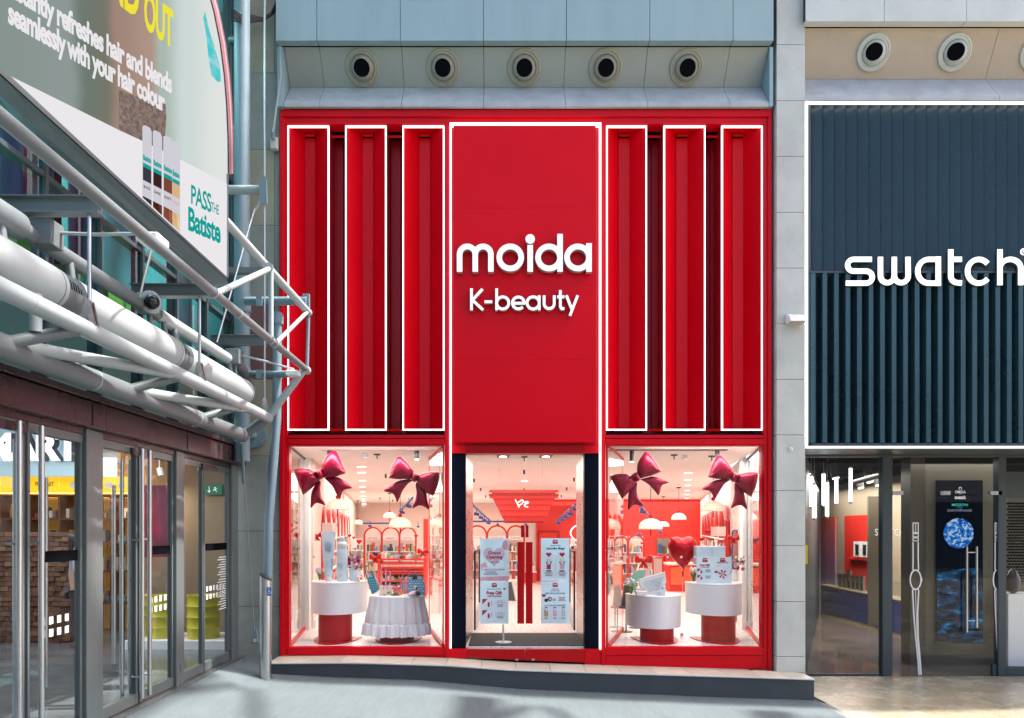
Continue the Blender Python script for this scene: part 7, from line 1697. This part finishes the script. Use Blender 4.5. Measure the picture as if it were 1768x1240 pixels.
# blue oval mirrors in the two window corners
for i, (px, Y) in enumerate(((1270, 13.3), (541, 13.3))):
    o = thing('oval_mirror', ['tall blue rimmed oval mirror at the right edge of the right window', 'tall blue rimmed oval mirror behind the pier of the left window'][i], 'mirror', tuple(P(px, 1006, Y)))
    w_ = 5.2; pts = [(px + w_ * math.cos(t), 921 - w_ * math.sin(t) * 1.1) for t in [math.pi * k / 10 for k in range(11)]] + [(px + w_ * math.cos(t), 1002 - w_ * math.sin(t)) for t in [math.pi + math.pi * k / 10 for k in range(11)]]
    obj('rim', MB().ribbon(pts, 1.6, Y, Y + .04, True), M['blue_track'], o); obj('mirror_face', MB().pprism([(px + (a - px) * .9, b) for a, b in pts], Y + .01, Y + .03), mat('mirror_face_%d' % i, (.7, .3, .3, 1), .08, metal=.9), o)
    obj('stand', MB().tube([P(px, 1006, Y + .02), (X(px, Y + .02), Y + .02, ZF + .02)], .02, 8), M['red_tube'], o)
# clutter shelves glimpsed at the window edges
for i, (a, b, Y) in enumerate(((500, 516, 14.2), (742, 763, 16.5), (1297, 1313, 14.5), (1049, 1060, 16), (603, 625, 25), (818, 829, 18), (985, 993, 18), (606, 616, 20))):
    o = thing('goods_shelf', ['shelf of small goods at the far left edge of the left window', 'shelf of small goods at the far right edge of the left window', 'shelf of small goods at the far right edge of the right window', 'shelf of small goods at the far left edge of the right window', 'narrow tall shelf of accessories beside the back arches', 'goods shelf behind the left security gate', 'goods shelf behind the right security gate', 'slim goods shelf at the end of the left wall arches'][i], 'shelf unit', (X(a, Y), Y, ZF), 'small goods shelves')
    obj('back', MB().pbox(a, b, 930, 1030, Y + .3, Y + .33), M['pale'], o)
    for py in (950, 965, 980, 995, 1010, 1026): obj('shelf_board', MB().pbox(a, b, py, py + 1.4, Y, Y + .3), M['red_wall'] if py in (980, 1010) else M['white_matt'], o)
    obj('stock', goods(a + .5, b - .5, [950, 965, 980, 995, 1010, 1026], Y + .03, hmax=10), GOODS, o, kind='stuff')
for i, (a, b, t, d, Y) in enumerate(((604, 628, 975, 1018, 19), (640, 654, 985, 1030, 15.5), (905, 925, 955, 1003, 23.3), (1146, 1156, 975, 1012, 20.5), (1062, 1078, 985, 1040, 14.8), (832, 862, 985, 1012, 20), (966, 983, 975, 1012, 20))):
    o = thing('goods_table', ['pale goods table at the foot of the left wall arches', 'pale goods table left of the red gondola', 'tall goods stand between the back arches and red wall', 'goods stand left of the red cash desk', 'pale goods table behind the low right display', 'low goods table behind the grand opening poster', 'low goods table behind the goodie bags poster'][i], 'display stand', (X(a, Y), Y, ZF), 'goods tables')
    obj('block', MB().box(X(a, Y), X(b, Y), Y, Y + .5, ZF, Z(d - (d - t) * .3, Y)), [M['pink_wall'], M['white_matt'], M['red_wall']][i % 3], o)
    obj('top', MB().box(X(a, Y) - .03, X(b, Y) + .03, Y - .03, Y + .53, Z(d - (d - t) * .3, Y) + .001, Z(d - (d - t) * .3, Y) + .03), M['red_wall'] if i % 3 < 2 else M['white_matt'], o)
    tp = d - (d - t) * .3 - .03 * F / Y
    obj('stock', goods(a, b, [tp], Y + .04, hmax=12, wmin=1.4, wmax=3.2), GOODS, o, kind='stuff')
    obj('riser', MB().pbox(a + 2, b - 2, tp - 9.4, tp - 8.6, Y + .3, Y + .45).pbox(a + 2, a + 2.6, tp - 8.6, tp, Y + .3, Y + .45).pbox(b - 2.6, b - 2, tp - 8.6, tp, Y + .3, Y + .45), M['red_tube'], o)
    obj('stock', goods(a + 2, b - 2, [tp - 9.5], Y + .31, dep=.14, hmax=8, wmin=1.4, wmax=2.8), GOODS, o, kind='stuff')
# black round stools
for i, (px, py) in enumerate(((509, 1047), (1081, 1050))):
    Y = 12.1; o = thing('side_stool', ['black round stool at the left edge of the left window', 'black round stool left of the low right table'][i], 'stool', (X(px, Y), Y, ZF), 'black stools')
    obj('seat', MB().lathe(X(px, Y), Y, [(.001, Z(1050, Y)), (.11, Z(1050, Y)), (.12, Z(1048, Y)), (.11, Z(1047, Y)), (.001, Z(1047, Y))], 20), M['black'], o, smooth=True)
    obj('pole', MB().tube([(X(px, Y), Y, ZF + .02), P(px, 1050, Y)], .012, 8), M['black'], o); obj('foot', MB().lathe(X(px, Y), Y, [(.10, ZF + .001), (.10, ZF + .012), (.02, ZF + .02)], 20), M['black'], o, smooth=True)
    tag(obj('leather_bag', MB().prism([P(px - 8, 1046.8, Y - .03), P(px + 8, 1046.8, Y - .03), P(px + 6, 1014, Y - .03), P(px - 2, 1010, Y - .03)], (0, .09, 0)), mat('charcoal_leather_%d' % i, (.035, .035, .037, 1), .5), bevel=.01), 'charcoal bag standing on the %s black stool' % ('left window', 'right window')[i], 'bag')
tag(obj('floor_stand', MB().lathe(X(1077 + 20, 12.6), 12.6, [(.11, ZF + .001), (.11, ZF + .012), (.012, ZF + .02), (.012, .7)], 18), M['black'], smooth=True), 'thin black floor stand behind the low right table', 'stand')

# ------------------------------------------------------------------ people seen small through the glass
def person(lab, x, y, z0, H, shirt, hair, skin=(.45, .27, .19, 1), face=math.pi, arms='down', long_hair=True, trousers=(.03, .03, .04, 1)):
    o = thing('person', lab, 'person', (x, y, z0)); k = H / 1.75
    def build(name, V, E, Rr, m, root=0):
        me = bpy.data.meshes.new(name); me.from_pydata([Vector(v) * k for v in V], E, []); me.materials.append(m)
        b = bpy.data.objects.new(name, me); COL.objects.link(b); b.parent = o
        md = b.modifiers.new('skin', 'SKIN'); md.use_smooth_shade = True
        for i, r_ in enumerate(Rr): me.skin_vertices[0].data[i].radius = (r_[0] * k, r_[1] * k) if isinstance(r_, tuple) else (r_ * k, r_ * k)
        me.skin_vertices[0].data[root].use_root = True
        s_ = b.modifiers.new('sub', 'SUBSURF'); s_.levels = 1; s_.render_levels = 2; return b
    def skinobj(name, V, E, Rr, m, root=0):
        me = bpy.data.meshes.new(name); me.from_pydata([tuple(Vector(v) * k) for v in V], E, [])
        bm = bmesh.new(); bm.from_mesh(me); L = bm.verts.layers.skin.verify(); bm.verts.ensure_lookup_table()
        for i, v in enumerate(bm.verts):
            r_ = Rr[i]; v[L].radius = (r_[0] * k, r_[1] * k) if isinstance(r_, tuple) else (r_ * k, r_ * k); v[L].use_root = (i == root)
        bm.to_mesh(me); bm.free(); me.materials.append(m)
        b = bpy.data.objects.new(name, me); COL.objects.link(b); b.parent = o
        b.modifiers.new('skin', 'SKIN').use_smooth_shade = True
        s_ = b.modifiers.new('sub', 'SUBSURF'); s_.levels = 1; s_.render_levels = 2; return b
    sk = mat('skin_%d' % int(x * 100), skin, .55); hm = mat('hair_%d' % int(x * 100), hair, .5); sm = mat('shirt_%d' % int(x * 100), shirt, .8); tm = mat('trousers_%d' % int(x * 100), trousers, .8)
    ex = [(.22, 0, 1.12), (.20, -.22, 1.18)] if arms == 'hold' else [(.25, 0, 1.14), (.26, -.03, .88)]
    V = [(0, 0, .95), (0, 0, 1.15), (0, 0, 1.38), (0, 0, 1.48), (0, -.01, 1.60), (0, -.01, 1.70)]; E = [(0, 1), (1, 2), (2, 3), (3, 4), (4, 5)]; Rr = [(.15, .11), (.13, .10), (.15, .10), .055, (.075, .09), (.06, .075)]
    for s_ in (-1, 1):
        b = len(V); V += [(s_ * .17, 0, 1.40), (s_ * ex[0][0], ex[0][1], ex[0][2]), (s_ * ex[1][0], ex[1][1], ex[1][2]), (s_ * .09, 0, .86), (s_ * .10, 0, .48), (s_ * .10, .01, .08), (s_ * .10, -.12, .035)]
        E += [(2, b), (b, b + 1), (b + 1, b + 2), (0, b + 3), (b + 3, b + 4), (b + 4, b + 5), (b + 5, b + 6)]; Rr += [.055, .042, .030, .085, .058, .042, .035]
    skinobj('body', V, E, Rr, sk)
    V = [(0, 0, .90), (0, 0, 1.15), (0, 0, 1.39), (0, 0, 1.44)]; E = [(0, 1), (1, 2), (2, 3)]; Rr = [(.165, .125), (.148, .115), (.165, .115), .07]
    for s_ in (-1, 1): b = len(V); V += [(s_ * .17, 0, 1.40), (s_ * ex[0][0], ex[0][1], ex[0][2])]; E += [(2, b), (b, b + 1)]; Rr += [.07, .056]
    skinobj('shirt', V, E, Rr, sm)
    V = [(0, 0, .93)]; E = []; Rr = [(.165, .125)]
    for s_ in (-1, 1): b = len(V); V += [(s_ * .09, 0, .84), (s_ * .10, 0, .48), (s_ * .10, .01, .09)]; E += [(0, b), (b, b + 1), (b + 1, b + 2)]; Rr += [.10, .072, .058]
    skinobj('trousers', V, E, Rr, tm)
    V = [(0, .02, 1.73), (0, .05, 1.66), (0, .06, 1.56), (0, .07, 1.42 if long_hair else 1.52)]; skinobj('hair', V, [(0, 1), (1, 2), (2, 3)], [(.075, .08), (.10, .085), (.09, .06), (.06, .03)], hm)
    for s_ in (-1, 1): e_ = obj('eye', MB().ball((x + s_ * .032 * k, y - .088 * k, z0 + 1.63 * k), .009 * k, 8), M['black'], o, smooth=True); 
    obj('nose', MB().ball((x, y - .105 * k, z0 + 1.605 * k), .014 * k, 8), sk, o, smooth=True); obj('mouth', MB().box(x - .022 * k, x + .022 * k, y - .094 * k, y - .088 * k, z0 + 1.565 * k, z0 + 1.572 * k), mat('lips_%d' % int(x * 100), (.4, .12, .12, 1), .5), o)
    o.rotation_euler = (0, 0, face); return o
person('dark-haired shopper in grey top beside the brick counter in the toy shop', X(132, 11.2), 11.2, -.05, 1.72, (.30, .31, .33, 1), (.01, .008, .008, 1), face=R(120), arms='hold')
person('black-haired person in pink top at the right edge of the right window', X(1309, 15.2), 15.2, ZF, 1.22, (.55, .20, .30, 1), (.008, .007, .008, 1), face=R(-60), arms='hold')
